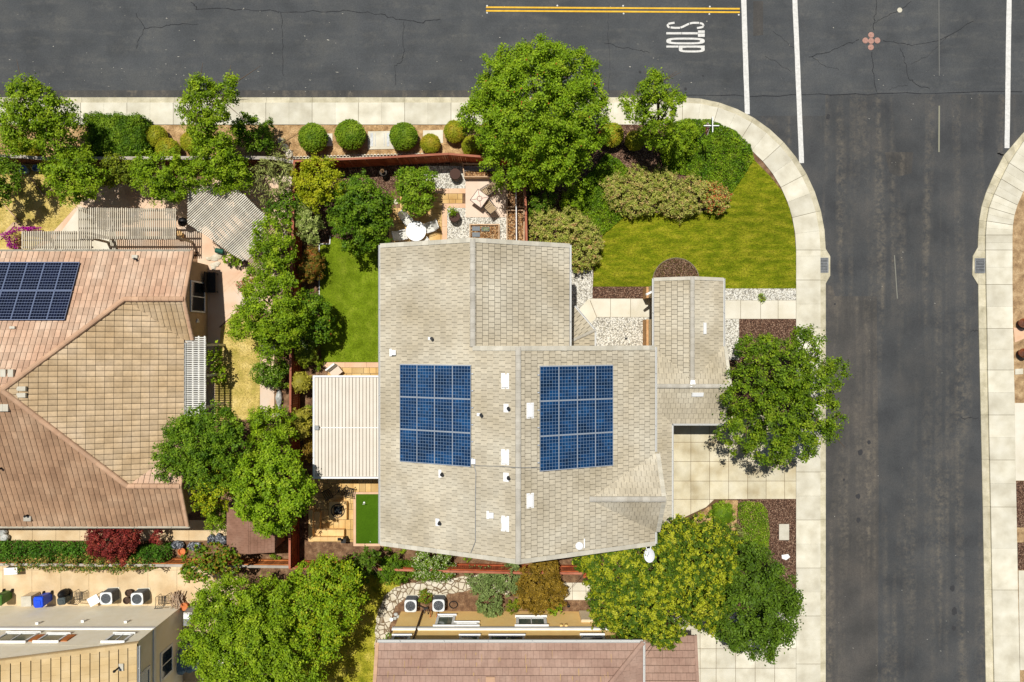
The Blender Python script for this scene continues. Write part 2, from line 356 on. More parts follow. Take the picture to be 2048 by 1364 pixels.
m_trunk = mat('bark', [(84, 66, 50), (112, 92, 72)], scale=6, fine=0.2, rough=0.95, bump=0.5)
m_pink = mat('manhole rust', [(150, 110, 96), (176, 140, 126)], scale=14, rough=0.8)
m_sign_w = mat('sign white', (232, 232, 230), rough=0.5)

# leaves
L_mid = leafmat('leaf fresh green', [(88, 118, 12), (128, 157, 18), (164, 183, 39)])
L_round = leafmat('leaf bright lawn green', [(97, 128, 12), (132, 164, 22), (159, 179, 39)])
L_deep = leafmat('leaf deep green', [(66, 101, 12), (98, 131, 18), (138, 164, 37)], tint=0.4)
L_olive = leafmat('leaf olive green', [(86, 105, 16), (119, 133, 25), (150, 157, 42)])
L_yel = leafmat('leaf yellow green', [(126, 144, 10), (165, 172, 21), (190, 187, 39)])
L_flower = leafmat('yellow flower clusters', [(138, 150, 18), (164, 170, 32), (186, 186, 56)], tint=0.35)
L_under = leafmat('dark leaf beneath the flowers', [(66, 92, 12), (94, 120, 22)])
L_dark = leafmat('leaf dark green', [(66, 94, 14), (86, 114, 22), (108, 134, 34)], tint=0.45)
L_ball = leafmat('clipped hedge leaf', [(93, 128, 18), (122, 152, 25), (151, 175, 42)], tint=0.4)
L_bally = leafmat('clipped golden leaf', [(138, 151, 24), (170, 172, 36), (194, 172, 51)], tint=0.35)
L_gc = leafmat('juniper groundcover leaf', [(75, 111, 11), (108, 140, 17), (138, 162, 31)], tint=0.6)
L_pinkish = leafmat('blushed shrub leaf', [(124, 144, 39), (160, 169, 66), (187, 181, 100), (202, 157, 112)], tint=0.35, scale=3.5)
L_redgr = leafmat('red tipped shrub leaf', [(86, 103, 23), (128, 112, 36), (169, 94, 40)], tint=0.35, scale=4.5)
L_pale = leafmat('pale variegated leaf', [(118, 144, 52), (158, 172, 88), (196, 200, 132)], tint=0.35, scale=4)
L_brown = leafmat('bronze shrub leaf', [(110, 91, 23), (142, 114, 33), (164, 136, 48)], tint=0.4)
L_maple = leafmat('crimson maple leaf', [(96, 30, 28), (140, 50, 44), (178, 88, 66)], tint=0.45)
L_ivy = leafmat('ivy leaf', [(56, 97, 20), (81, 125, 28), (108, 147, 42)], tint=0.45)
L_ivyd = leafmat('dry ivy stems', [(154, 130, 58), (190, 160, 88), (136, 136, 50)], tint=0.35, scale=3)
L_wisp = leafmat('wispy grey green leaf', [(119, 128, 58), (147, 155, 80), (170, 172, 105)], tint=0.35)
L_gold = leafmat('golden shrub leaf', [(142, 138, 30), (172, 163, 54), (190, 178, 82)], tint=0.35)
L_mag = leafmat('magenta bracts', [(150, 12, 130), (190, 28, 162)], tint=0.35)
L_white = leafmat('cream blossom', [(200, 202, 150), (220, 222, 186)], tint=0.15)
L_street = leafmat('leaf street tree green', [(69, 99, 8), (101, 129, 16), (148, 167, 36)], tint=0.5)
L_orange = leafmat('orange new growth', [(190, 84, 40), (206, 110, 70)], tint=0.2)
L_redf = leafmat('red petals', [(170, 20, 24), (196, 50, 50)], tint=0.2)
L_grass = leafmat('grey green strap leaf', [(110, 132, 66), (140, 156, 92)], tint=0.3)

# ------------------------------------------------------------------ foliage
def leaf_mesh(name, pos, nrm, size, mats, parent=None, loc=None, mi=None, seed=0, aspect=0.6, extra=None):
    g = np.random.default_rng(seed + 5); n = len(pos)
    off = np.array(base_of(parent) if parent is not None else Vector(loc))
    nrm = nrm / np.maximum(np.linalg.norm(nrm, axis=1, keepdims=True), 1e-6)
    r = g.normal(size=(n, 3)); t = np.cross(nrm, r); t /= np.maximum(np.linalg.norm(t, axis=1, keepdims=True), 1e-6)
    b = np.cross(nrm, t)
    sz = size * g.uniform(0.6, 1.3, (n, 1))
    curl = nrm * sz * 0.12
    V = np.stack([pos - t * sz * 0.5, pos + b * sz * 0.5 * aspect - curl, pos + t * sz * 0.5, pos - b * sz * 0.5 * aspect - curl], 1).reshape(-1, 3) - off
    nv = 4 * n
    ev = np.zeros((0, 3)); ef = []
    if extra is not None:
        ev = np.array(extra.v) - off; ef = extra.f
    me = bpy.data.meshes.new(name)
    me.vertices.add(nv + len(ev)); me.vertices.foreach_set('co', np.concatenate([V, ev]).astype(np.float32).ravel())
    li = np.concatenate([np.arange(nv), np.array([i + nv for f in ef for i in f], int)]) if ef else np.arange(nv)
    tot = np.concatenate([np.full(n, 4), np.array([len(f) for f in ef], int)]) if ef else np.full(n, 4)
    me.loops.add(len(li)); me.loops.foreach_set('vertex_index', li.astype(np.int32))
    st = np.concatenate([[0], np.cumsum(tot)[:-1]])
    me.polygons.add(len(tot)); me.polygons.foreach_set('loop_start', st.astype(np.int32))
    try: me.polygons.foreach_set('loop_total', tot.astype(np.int32))
    except Exception: pass
    mats = mats if isinstance(mats, (list, tuple)) else [mats]
    for m in mats: me.materials.append(m)
    if mi is not None:
        k = np.concatenate([mi, np.zeros(len(ef), int)]); me.polygons.foreach_set('material_index', k.astype(np.int32))
    a = me.attributes.new('tint', 'FLOAT', 'FACE')
    a.data.foreach_set('value', np.concatenate([g.uniform(0, 1, n), np.full(len(ef), 0.15)]).astype(np.float32))
    me.update(calc_edges=True); me.validate()
    o = bpy.data.objects.new(name, me); C.objects.link(o)
    if parent is not None: o.parent = parent
    else: o.location = Vector(loc)
    return o

def cloud(blobs, leaf, clump, cover, seed, shell=0.72, low=-0.55, outl=0.06, want_id=False, dens=1.7, lobe=.12):
    g = np.random.default_rng(seed); PP = []; NN = []; II = []; base_id = 0
    for (x, y, z, rx, ry, rz) in blobs:
        A = 2 * math.pi * ((rx * ry) + (rx + ry) * rz) / 3 * 1.25
        n = int(cover * A / (0.36 * leaf * leaf)); K = max(6, int(A / (clump * clump * dens)))
        d = g.normal(size=(K * 3, 3)); d /= np.linalg.norm(d, axis=1, keepdims=True); d = d[d[:, 2] > low][:K]
        rad = shell + (1 - shell) * g.uniform(0, 1, (len(d), 1)) ** 0.7
        rad *= 1 + lobe * (np.sin(d[:, :1] * 5 + seed) * np.cos(d[:, 1:2] * 6 + seed * 2) + .8 * np.sin(d[:, :1] * 11 - d[:, 1:2] * 9 + seed) + .6 * np.cos(d[:, 1:2] * 13 + d[:, 2:] * 8 + seed))
        out = g.uniform(0, 1, (len(d), 1)) < outl; rad = np.where(out, rad * 1.16, rad)
        cc = d * rad
        w = g.uniform(0.5, 1.5, len(d)); w /= w.sum(); idx = g.choice(len(d), n, p=w)
        q = g.normal(size=(n, 3)) * clump * 0.40 * g.uniform(.65, 1.25, len(d))[idx][:, None]; q[:, 2] *= 0.8
        p = cc[idx] * np.array([rx, ry, rz]) + q + np.array([x, y, z])
        nn = d[idx] * 0.55 + g.normal(size=(n, 3)) * 0.55 + np.array([-0.1, 0.15, 0.65])
        PP.append(p); NN.append(nn); II.append(idx + base_id); base_id += len(d)
    p = np.concatenate(PP); nn = np.concatenate(NN); k = p[:, 2] > 0.04
    if want_id: return p[k], nn[k], np.concatenate(II)[k]
    return p[k], nn[k]

def trunk_mb(base, tops, r):
    b = Vector(base); mb = MB()
    zc = min(t[2] for t in tops)
    fork = Vector((b.x, b.y, b.z)) + Vector((0, 0, max(0.25, zc * 0.55)))
    mb.tube([b - Vector((0, 0, 0.05)), b + (fork - b) * 0.5 + Vector((0.03, 0.02, 0)), fork], [r, r * 0.85, r * 0.72], 8)
    q = random.Random(int(abs(b.x * 97 + b.y * 31)) + 3)
    for t in tops:
        t = Vector(t); mid = fork.lerp(t, 0.55) + Vector((q.uniform(-.1, .1), q.uniform(-.1, .1), 0.12))
        mb.tube([fork, mid, t], [r * 0.6, r * 0.38, r * 0.1], 6)
        for k in range(3):
            e = mid.lerp(t, q.uniform(0.1, 0.8)); rr = (t - fork).length * 0.35 + 0.2
            mb.tube([e, e + Vector((q.uniform(-rr, rr), q.uniform(-rr, rr), q.uniform(0, rr * 0.6)))], [r * 0.25, r * 0.06], 5)
    return mb

def pxblobs(bl):
    out = []
    for b in bl:
        px, py, z, r = b[:4]; rz = b[4] if len(b) > 4 else 0.8; ry = b[5] if len(b) > 5 else 1.0
        c = P(px, py, z); m = M2(r, z); rzm = min(m * rz, z * 0.95)
        out.append((c.x, c.y, z, m, m * ry, rzm))
    return out
SEED = [100]
def tree(label, bl, m, leaf=0.16, clump=0.45, cover=2.0, cat='tree', name='leafy_tree', group=None, base=None, r=0.12, accent=None, acc=0.0, core=False, z0=0.0, shell=0.66, outl=0.06, dens=1.7, byclump=False, aspect=.6):
    SEED[0] += 1; sd = SEED[0]
    B = pxblobs(bl)
    w = sum(b[3] ** 2 for b in B)
    bx = sum(b[0] * b[3] ** 2 for b in B) / w; by = sum(b[1] * b[3] ** 2 for b in B) / w
    if base is not None: q = P(*base); bx, by = q.x, q.y
    root = thing(name, label, cat, (bx, by, z0), 0, group)
    trunk_mb((bx, by, z0), [(b[0], b[1], b[2] + b[5] * 0.3) for b in B], r).build('trunk', m_trunk, root, smooth=True)
    p, n, ci = cloud(B, leaf, clump, cover, sd, shell=shell, outl=outl, want_id=True, dens=dens)
    ex = None
    if core:
        ex = MB()
        for b in B: ex.blob((b[0], b[1], b[2]), (b[3] * 0.84, b[4] * 0.84, b[5] * 0.84), 14, 9, 0.08, seed=sd)
    if accent is not None:
        g = np.random.default_rng(sd); q = (g.uniform(0, 1, ci.max() + 1) < acc)[ci] if byclump else (g.uniform(0, 1, len(p)) < acc) & (n[:, 2] > 0.2)
        leaf_mesh('crown', p, n, leaf, [m, accent], root, mi=q.astype(int), seed=sd, extra=ex, aspect=aspect)
    else: leaf_mesh('crown', p, n, leaf, m, root, seed=sd, extra=ex, aspect=aspect)
    return root
def shrub(label, bl, m, leaf=0.10, clump=0.22, cover=2.0, cat='shrub', name='garden_shrub', group=None, **kw):
    return tree(label, bl, m, leaf, clump, cover, cat, name, group, r=0.04, **kw)

def cover_patch(name, poly_px, h, leaf, n_m2, m, seed, lump=0.5, accent=None, acc=0.0, z0=0.0, edge=0.35, up=0.75):
    poly = [tuple(P(*q)[:2]) for q in poly_px]; g = np.random.default_rng(seed)
    xs = [q[0] for q in poly]; ys = [q[1] for q in poly]
    A = abs(area2(poly)); N = int(n_m2 * A * (max(xs) - min(xs)) * (max(ys) - min(ys)) / A)
    xy = np.stack([g.uniform(min(xs), max(xs), N), g.uniform(min(ys), max(ys), N)], 1)
    xy = xy + g.normal(size=xy.shape) * 0.02
    k = inside_np(xy, poly); xy = xy[k]
    d = np.full(len(xy), 9.0)
    for i in range(len(poly)):
        a = np.array(poly[i]); b = np.array(poly[i - 1]); ab = b - a
        t = np.clip(((xy - a) @ ab) / max(ab @ ab, 1e-9), 0, 1); d = np.minimum(d, np.linalg.norm(xy - (a + t[:, None] * ab), axis=1))
    e = np.clip(d / edge, 0, 1) ** 0.6
    x, y = xy[:, 0], xy[:, 1]
    hh = h * (0.62 + 0.38 * lump * (np.sin(x * 3.1 + seed) * np.cos(y * 2.7 + seed) + np.sin(x * 7.3 + y * 5.1) * 0.6 + np.sin(x * 13 - y * 11) * 0.35)) * (0.35 + 0.65 * e)
    z = z0 + hh * g.uniform(0.45, 1.0, len(xy)) + 0.02
    pos = np.stack([x, y, z], 1); nn = g.normal(size=pos.shape) * 0.6 + np.array([0, 0, up])
    loc = (sum(xs) / len(xs), sum(ys) / len(ys), z0)
    ml = [m] if accent is None else [m, accent]
    mi = None if accent is None else (g.uniform(0, 1, len(pos)) < acc).astype(int)
    return leaf_mesh(name, pos, nn, leaf, ml, None, loc, mi, seed)
def grass(poly_px, n_m2, h, m, seed, name='grass'):
    poly = [tuple(P(*q)[:2]) for q in poly_px]; g = np.random.default_rng(seed)
    xs = [q[0] for q in poly]; ys = [q[1] for q in poly]
    N = int(n_m2 * (max(xs) - min(xs)) * (max(ys) - min(ys)))
    xy = np.stack([g.uniform(min(xs), max(xs), N), g.uniform(min(ys), max(ys), N)], 1); xy = xy[inside_np(xy, poly)]
    n = len(xy); pos = np.concatenate([xy, np.full((n, 1), 0.025 + h * 0.4) + g.uniform(-.01, .02, (n, 1))], 1)
    nn = g.normal(size=(n, 3)); nn[:, 2] = np.abs(nn[:, 2]) * 0.6 + 0.25
    loc = (sum(xs) / len(xs), sum(ys) / len(ys), 0.02)
    return tag(leaf_mesh(name, pos, nn, h, m, None, loc, None, seed, aspect=0.28), kind='stuff')

def box_hedge(label, poly_px, h, m, leaf=.10, n_m2=700, seed=1):
    q = px2(poly_px, h); q = q if area2(q) > 0 else q[::-1]; g = np.random.default_rng(seed)
    cx = sum(a for a, b in q) / len(q); cy = sum(b for a, b in q) / len(q); root = thing('box_hedge', label, 'hedge', (cx, cy, 0)); PP = []; NN = []
    A = abs(area2(q)); k = int(A * n_m2 * 1.6); x = g.uniform(min(a for a, b in q), max(a for a, b in q), k); y = g.uniform(min(b for a, b in q), max(b for a, b in q), k)
    xy = np.stack([x, y], 1); xy = xy[inside_np(xy, q)]; PP.append(np.concatenate([xy, h + g.normal(size=(len(xy), 1)) * .08 + .08 * np.sin(xy[:, :1] * 4) * np.cos(xy[:, 1:] * 5)], 1)); NN.append(g.normal(size=(len(xy), 3)) * .5 + np.array([0, 0, .8]))
    for i in range(len(q)):
        a, b = np.array(q[i]), np.array(q[(i + 1) % len(q)]); L = np.linalg.norm(b - a); k = int(L * h * n_m2); t = g.uniform(0, 1, (k, 1)); nrm = np.array([(b - a)[1], -(b - a)[0]]) / L
        PP.append(np.concatenate([a + (b - a) * t + nrm * (g.normal(size=(k, 1)) * .09 + .1 * np.sin(t * L * 5)), g.uniform(.05, h, (k, 1))], 1)); NN.append(g.normal(size=(k, 3)) * .5 + np.array([nrm[0], nrm[1], .4]) * .8)
    ex = MB(); ex.prism([(cx + (a - cx) * .93, cy + (b - cy) * .93) for a, b in q], .1, h * .94)
    leaf_mesh('crown', np.concatenate(PP), np.concatenate(NN), leaf, m, root, seed=seed, extra=ex)
    mb = MB(); mb.tube([(cx, cy, 0), (cx, cy, .2)], .06); mb.build('trunk', m_trunk, root)
# ================================================================== THE SETTING
def px2(poly, z=0.0): return [tuple(P(x, y, z)[:2]) for x, y in poly]
def sheet(name, poly, z, m, thick=None, z0=None, kind='structure'):
    mb = MB(); q = px2(poly)
    if area2(q) < 0: q = q[::-1]
    if thick: mb.prism(q, z - thick, z)
    else: mb.add([(a, b, z) for a, b in q], [tuple(range(len(q)))])
    o = mb.build(name, m, None, (q[0][0], q[0][1], z))
    return tag(o, kind=kind)
def grid_slabs(name, conv, xs, ys, z0, z1, m, mj, gap=0.014, seed=1, off=None):
    q = random.Random(seed); mb = MB(); cp = px2(conv)
    if area2(cp) < 0: cp = cp[::-1]
    for i in range(len(xs) - 1):
        for j in range(len(ys) - 1):
            a = P(xs[i], ys[j + 1]); b = P(xs[i + 1], ys[j]); g = gap
            c = clip_convex([(a.x + g, a.y + g), (b.x - g, a.y + g), (b.x - g, b.y - g), (a.x + g, b.y - g)], cp)
            if c: mb.prism(c, z0, z1 - q.uniform(0, 0.003), 0, q.random())
    mb.add([(a, b, z1 - 0.016) for a, b in cp], [tuple(range(len(cp)))], 1)
    return tag(mb.build(name, [m, mj], None, (cp[0][0], cp[0][1], z1)), kind='structure')
def ribbon(mb, A, B, z0, z1, gap, q, mi=0, tint=None, alt=True):
    for i in range(len(A) - 1):
        a0, a1, b0, b1 = Vector(A[i]), Vector(A[i + 1]), Vector(B[i]), Vector(B[i + 1])
        da = (a1 - a0); db = (b1 - b0); s = gap if (i % 2 == 0 or not alt) else gap * .22; e = gap if (i % 2 == 1 or not alt) else gap * .22
        la, lb = max(da.length, 1e-3), max(db.length, 1e-3)
        poly = [a0 + da * (s / la), a1 - da * (e / la), b1 - db * (e / lb), b0 + db * (s / lb)]
        mb.prism([(p.x, p.y) for p in poly], z0, z1, mi, q.random() if tint is None else tint[i])

# ground: one sheet far beyond the frame
mb = MB(); mb.add([(-900, -900, -0.32), (900, -900, -0.32), (900, 900, -0.32), (-900, 900, -0.32)], [(0, 1, 2, 3)])
tag(mb.build('ground', m_soil), kind='structure')

# road ---------------------------------------------------------------
ZR = -0.15
road = MB()
q = px2([(-400, 230), (1653, 230), (1653, -500), (-400, -500)]); road.add([(a, b, ZR) for a, b in q], [(0, 1, 2, 3)], 0)
q = px2([(1653, 3000), (2500, 3000), (2500, 187), (1653, 187)]); road.add([(a, b, ZR) for a, b in q], [(0, 1, 2, 3)], 1)
q = px2([(1653, 187), (2600, 187), (2600, -500), (1653, -500)]); road.add([(a, b, ZR) for a, b in q], [(0, 1, 2, 3)], 0)
q = px2([(1300, 560), (1653, 560), (1653, 230), (1300, 230)]); road.add([(a, b, ZR) for a, b in q], [(0, 1, 2, 3)], 1)
for poly in ([(1654, 566), (1668, 575), (1672, 591), (1654, 591)], [(-300, 179), (1365, 179), (1365, 192), (-300, 192)], [(1657, 592), (1756, 592), (1760, 1000), (1757, 1500), (1654, 1500)], [(1772, 303), (1829, 303), (1826, 345), (1800, 352), (1782, 344)], [(1508, 0), (1528, 0), (1528, 68), (1508, 70)]):
    q = px2(poly)
    if area2(q) < 0: q = q[::-1]
    road.add([(a, b, ZR + 0.004) for a, b in q], [tuple(range(len(q)))], 2)
def crack(pts, w, seed, z=ZR + 0.008, sub=5, jit=2.2):
    g = random.Random(seed); L = []
    for i in range(len(pts) - 1):
        for k in range(sub):
            t = k / sub; L.append((pts[i][0] + (pts[i + 1][0] - pts[i][0]) * t + g.uniform(-jit, jit), pts[i][1] + (pts[i + 1][1] - pts[i][1]) * t + g.uniform(-jit, jit)))
    L.append(pts[-1]); L = [P(*p) for p in L]
    for i in range(len(L) - 1):
        d = (L[i + 1] - L[i]).normalized(); n = Vector((-d.y, d.x, 0)) * w * g.uniform(0.3, 0.7)
        a, b = L[i] - d * w * 0.3, L[i + 1] + d * w * 0.3
        road.add([(a - n)[:2] + (z,), (b - n)[:2] + (z,), (b + n)[:2] + (z,), (a + n)[:2] + (z,)], [(0, 1, 2, 3)], 3)
for i, (pts, w) in enumerate([
    ([(380, 0), (392, 15), (450, 16), (540, 19), (562, 22), (640, 20), (700, 20), (760, 26), (800, 38), (845, 42), (880, 36)], .06),
    ([(270, 25), (287, 55), (320, 52), (345, 45), (395, 46)], .05), ([(287, 55), (275, 80), (270, 95)], .04),
    ([(562, 22), (564, 60), (563, 110), (566, 150)], .04), ([(806, 42), (807, 100), (805, 118), (790, 130), (790, 168)], .04),
    ([(1210, 84), (1240, 92), (1280, 98), (1300, 104)], .04), ([(1217, 15), (1218, 80), (1219, 185)], .03),
    ([(1365, 189), (1500, 190), (1640, 188), (1760, 186), (1900, 183), (2048, 182)], .07),
    ([(1755, 0), (1752, 30), (1750, 58)], .06), ([(1752, 45), (1770, 32), (1796, 22), (1825, 0)], .05),
    ([(1720, 78), (1690, 88), (1660, 100), (1620, 112)], .06), ([(1770, 79), (1800, 84), (1826, 88), (1880, 78), (1950, 40)], .05),
    ([(1744, 104), (1748, 140), (1756, 182)], .05), ([(1802, 92), (1812, 120), (1820, 155), (1835, 168), (1862, 176)], .05),
    ([(1624, 112), (1650, 128), (1680, 138)], .03), ([(1826, 125), (1860, 108), (1900, 70)], .03), ([(1530, 110), (1560, 125), (1585, 142)], .03),
    ([(1550, 60), (1580, 90), (1600, 96)], .03), ([(1925, 837), (1960, 836)], .06), ([(1945, 662), (1960, 662)], .05), ([(1820, 168), (1800, 170), (1780, 178)], .03),
    ([(2010, 310), (2000, 305), (2015, 313)], .1)]): crack(pts, w * .6, 40 + i)
# dark oil spots
g = random.Random(5)
for (x, y, r) in [(1718, 994, 5), (1719, 1041, 5), (1908, 1178, 6), (1912, 1224, 7), (1911, 1258, 5), (1658, 232, 5), (1723, 905, 6), (1740, 885, 4), (1672, 608, 2), (1690, 960, 3), (1281, 142, 3), (1372, 176, 3), (1407, 150, 2)]:
    c = P(x, y); n = 11
    road.add([(c.x + r * S * g.uniform(.6, 1.1) * math.cos(6.283 * i / n), c.y + r * S * g.uniform(.7, 1.3) * math.sin(6.283 * i / n), ZR + 0.0125) for i in range(n)], [tuple(range(n))], 5)
# pale scuffs and paint specks
for i in range(230):
    x = g.choice([g.uniform(0, 1500), g.uniform(1560, 1960), g.uniform(0, 1200)]); y = g.uniform(5, 188) if x < 1500 else g.uniform(0, 1360)
    if 1500 > x and g.random() < .4: y = g.uniform(120, 188)
    if x > 1500 and y > 200 and not (1668 < x < 1945): continue
    c = P(x, y); r = g.uniform(.008, .026) * (1 if g.random() < .88 else 1.8); n = 7; ex = g.uniform(.7, 3.5)
    road.add([(c.x + r * ex * math.cos(6.283 * k / n + .3) * g.uniform(.3, 1.2), c.y + r * math.sin(6.283 * k / n) * g.uniform(.3, 1.3), ZR + 0.0165 + 0.00001 * i) for k in range(n)], [tuple(range(n))], 4)
m_scuff = mat('pale scuff', [(132, 128, 118), (186, 182, 170)], scale=0.8, rough=0.95)
road_o = tag(road.build('road', [m_road, m_road2, m_roadworn, m_crack, m_scuff, mat('oil spot', (54, 54, 55), rough=.9)]), kind='structure')

# painted markings (children of the road)
def strip(name, a, b, w, m, z=ZR + 0.02, label=None):
    a, b = P(*a), P(*b); d = (b - a).normalized(); n = Vector((-d.y, d.x, 0)) * w / 2
    mb = MB(); k = max(1, int((b - a).length / 0.6)); g = random.Random(int(a.x * 10) + 3)
    pts = [a + (b - a) * (i / k) for i in range(k + 1)]; L = [p + n * g.uniform(.94, 1.03) for p in pts]; Rr = [p - n * g.uniform(.94, 1.03) for p in pts]
    for i in range(k): mb.add([(v.x, v.y, z) for v in (Rr[i], Rr[i + 1], L[i + 1], L[i])], [(0, 1, 2, 3)])
    o = mb.build(name, m, road_o); 
    if label: o['label'] = label
    return o
strip('stop_line', (1487, -60), (1496, 227), 0.33, m_white, label='white stop line across the end of the street')
strip('crosswalk_line', (1589, -60), (1605, 325), 0.32, m_white, label='long white painted line at the corner')
strip('crosswalk_line', (2022, -60), (2017, 295), 0.33, m_white, label='white painted line by the far kerb')
strip('centre_line', (972, 12.5), (1481, 15.5), 0.11, m_yellow); strip('centre_line', (972, 19.5), (1481, 22.5), 0.11, m_yellow)
strip('faded_line', (1881, 210), (1880.5, 303), 0.1, mat('faded paint', (132, 130, 112), rough=0.9)); strip('faded_line', (1880, -60), (1881, 150), 0.06, mat('faded grey paint', (104, 104, 100), rough=0.9))
strip('faded_line', (1791, 510), (1797, 597), 0.07, mat('faint old paint', (120, 118, 108), rough=0.9))
# STOP word, letter tops pointing right
def ring_letter(mb, y0, y1, x0, x1, half=False, n=40, tw=3.9, th=9, zo=.024):
    cx, cy = (x0 + x1) / 2, (y0 + y1) / 2; a, b = (x1 - x0) / 2, (y1 - y0) / 2
    def pt(t, A, B):
        c, s = math.cos(t), math.sin(t); e = 0.62
        return (cx + A * abs(c) ** e * (1 if c > 0 else -1), cy + B * abs(s) ** e * (1 if s > 0 else -1))
    for i in range(n):
        t0, t1 = 2 * math.pi * i / n, 2 * math.pi * (i + 1) / n
        q = [pt(t0, a, b), pt(t1, a, b), pt(t1, a - th, b - tw), pt(t0, a - th, b - tw)]
        w = [P(*p) for p in q]; poly = [(v.x, v.y, ZR + zo) for v in w]
        if area2(poly) < 0: poly = poly[::-1]
        mb.add(poly, [(0, 1, 2, 3)])
def rect(mb, x0, y0, x1, y1):
    a, b = P(x0, y1), P(x1, y0); mb.add([(a.x, a.y, ZR + 0.024), (b.x, a.y, ZR + 0.024), (b.x, b.y, ZR + 0.024), (a.x, b.y, ZR + 0.024)], [(0, 1, 2, 3)])
mb = MB()
def wave(pts, w):
    P3 = []
    for i in range(len(pts) - 1):
        for k in range(6):
            t = k / 6; P3.append((pts[i][0] + (pts[i + 1][0] - pts[i][0]) * t, pts[i][1] + (pts[i + 1][1] - pts[i][1]) * t))
    P3.append(pts[-1])
    for _ in range(2):
        P3 = [P3[0]] + [((P3[i - 1][0] + 2 * P3[i][0] + P3[i + 1][0]) / 4, (P3[i - 1][1] + 2 * P3[i][1] + P3[i + 1][1]) / 4) for i in range(1, len(P3) - 1)] + [P3[-1]]
    W = [P(*p) for p in P3]; Lf = []; Rt = []
    for i, p in enumerate(W):
        d = (W[min(i + 1, len(W) - 1)] - W[max(i - 1, 0)]).normalized(); n = Vector((-d.y, d.x, 0)) * w / 2
        Lf.append(p + n); Rt.append(p - n)
    for i in range(len(W) - 1):
        if i % 12 == 7: continue
        mb.add([(v.x, v.y, ZR + 0.024) for v in (Rt[i], Rt[i + 1], Lf[i + 1], Lf[i])], [(0, 1, 2, 3)])
# S: reads with its top to the right
wave([(1350, 43.6), (1338, 45.5), (1336, 49), (1338, 52.5), (1350, 54), (1360, 53.8), (1366, 52), (1378, 46), (1386, 43.8), (1398, 43.8), (1406, 45.5), (1408, 49), (1406, 52.5), (1395, 54.4)], 0.128)
rect(mb, 1333.5, 62.6, 1364, 67); rect(mb, 1364.8, 62.6, 1396.5, 67); rect(mb, 1397, 59, 1410.5, 64.2); rect(mb, 1397, 65.2, 1410.5, 72)
ring_letter(mb, 73.5, 87, 1333.5, 1410.5)
rect(mb, 1333.5, 89.4, 1357.5, 93.4); rect(mb, 1358.3, 89.4, 1384, 93.6); rect(mb, 1385, 89.4, 1410.5, 93.6)
ring_letter(mb, 89.6, 103.3, 1358.5, 1410.5, th=7, zo=.028)
o = mb.build('stop_word', m_white, road_o); o['label'] = 'white painted STOP lettering on the asphalt'

# sidewalks ------------------------------------------------------------
q = random.Random(21)
sw = MB(); gt = MB()
def path_pts(L): return [tuple(P(x, y)[:2]) for x, y in L]
xs = [1365 - 46.3 * i for i in range(45)][::-1]
O = [(x, 193.5) for x in xs]; Mi = [(x, 205) for x in xs]; I = [(x, 249) for x in xs]
for i in range(1, 13):
    t = math.pi / 2 * i / 12
    O.append((1365 + 288 * math.sin(t), 500 - 306.5 * math.cos(t))); Mi.append((1365 + 276 * math.sin(t), 500 - 295 * math.cos(t))); I.append((1365 + 227.5 * math.sin(t), 500 - 251 * math.cos(t)))
y = 500; k = 0
while y < 1600:
    y += 12 if k in (0,) else 48
    k += 1; O.append((1653, y)); Mi.append((1641, y)); I.append((1592.5, y))
tints = [q.random() for _ in O]
ribbon(sw, path_pts(Mi), path_pts(I), -0.3, 0.0, 0.014, q, 0)
A = path_pts(Mi); B = path_pts(I)
sw.add([(v[0], v[1], -0.02) for v in A + B[::-1]], [(i, i + 1, len(A) * 2 - 2 - i, len(A) * 2 - 1 - i) for i in range(len(A) - 1)], 1)
ribbon(gt, path_pts(O), path_pts(Mi), -0.3, -0.105, 0.006, q, 0)
# far side
O2 = [(2600, 60), (2120, 205), (2048, 266), (2010, 310), (1990, 349), (1975, 383), (1966, 411), (1961, 440), (1959, 470), (1958, 500), (1959, 569), (1960, 657), (1962, 740), (1964, 830), (1966, 920), (1968, 1014), (1971, 1180), (1974, 1364), (1978, 1600)]
M22 = [(2600, 75), (2125, 220), (2048, 282), (2019, 326), (2003, 358), (1989, 388), (1979, 415), (1974, 442), (1972, 470), (1972, 500), (1973, 569), (1975, 657), (1976, 740), (1978, 830), (1980, 920), (1982, 1014), (1985, 1180), (1989, 1364), (1993, 1600)]
I2 = [(2600, 130), (2160, 270), (2098, 320), (2065, 356), (2046, 384), (2035, 410), (2029, 430), (2026, 450), (2025, 470), (2025, 500), (2025, 569), (2026, 657), (2028, 740), (2030, 830), (2031, 920), (2033, 1014), (2036, 1180), (2040, 1364), (2046, 1600)]
def dens(L, m=3): return [((L[i][0] * (m - k) + L[i + 1][0] * k) / m, (L[i][1] * (m - k) + L[i + 1][1] * k) / m) for i in range(len(L) - 1) for k in range(m)] + [L[-1]]
O2, M22, I2 = dens(O2, 2), dens(M22, 2), dens(I2, 2)
ribbon(sw, path_pts(I2), path_pts(M22), -0.3, 0.0, 0.014, q, 0); ribbon(gt, path_pts(M22), path_pts(O2), -0.3, -0.105, 0.006, q, 0)
A = path_pts(I2); B = path_pts(M22)
sw.add([(v[0], v[1], -0.02) for v in A + B[::-1]], [(i, i + 1, len(A) * 2 - 2 - i, len(A) * 2 - 1 - i) for i in range(len(A) - 1)], 1)
tag(sw.build('sidewalk', [m_conc, m_jointg]), kind='structure')
# inlet aprons widen the gutter
for poly in ([(1652.8, 497), (1662, 512), (1662, 551), (1652.8, 567)], [(1958.3, 494), (1948, 512), (1947, 550), (1958.8, 569)]): gt.prism(px2(poly), -0.3, -0.106)
tag(gt.build('gutter', [m_gutter, m_jointg]), kind='structure')

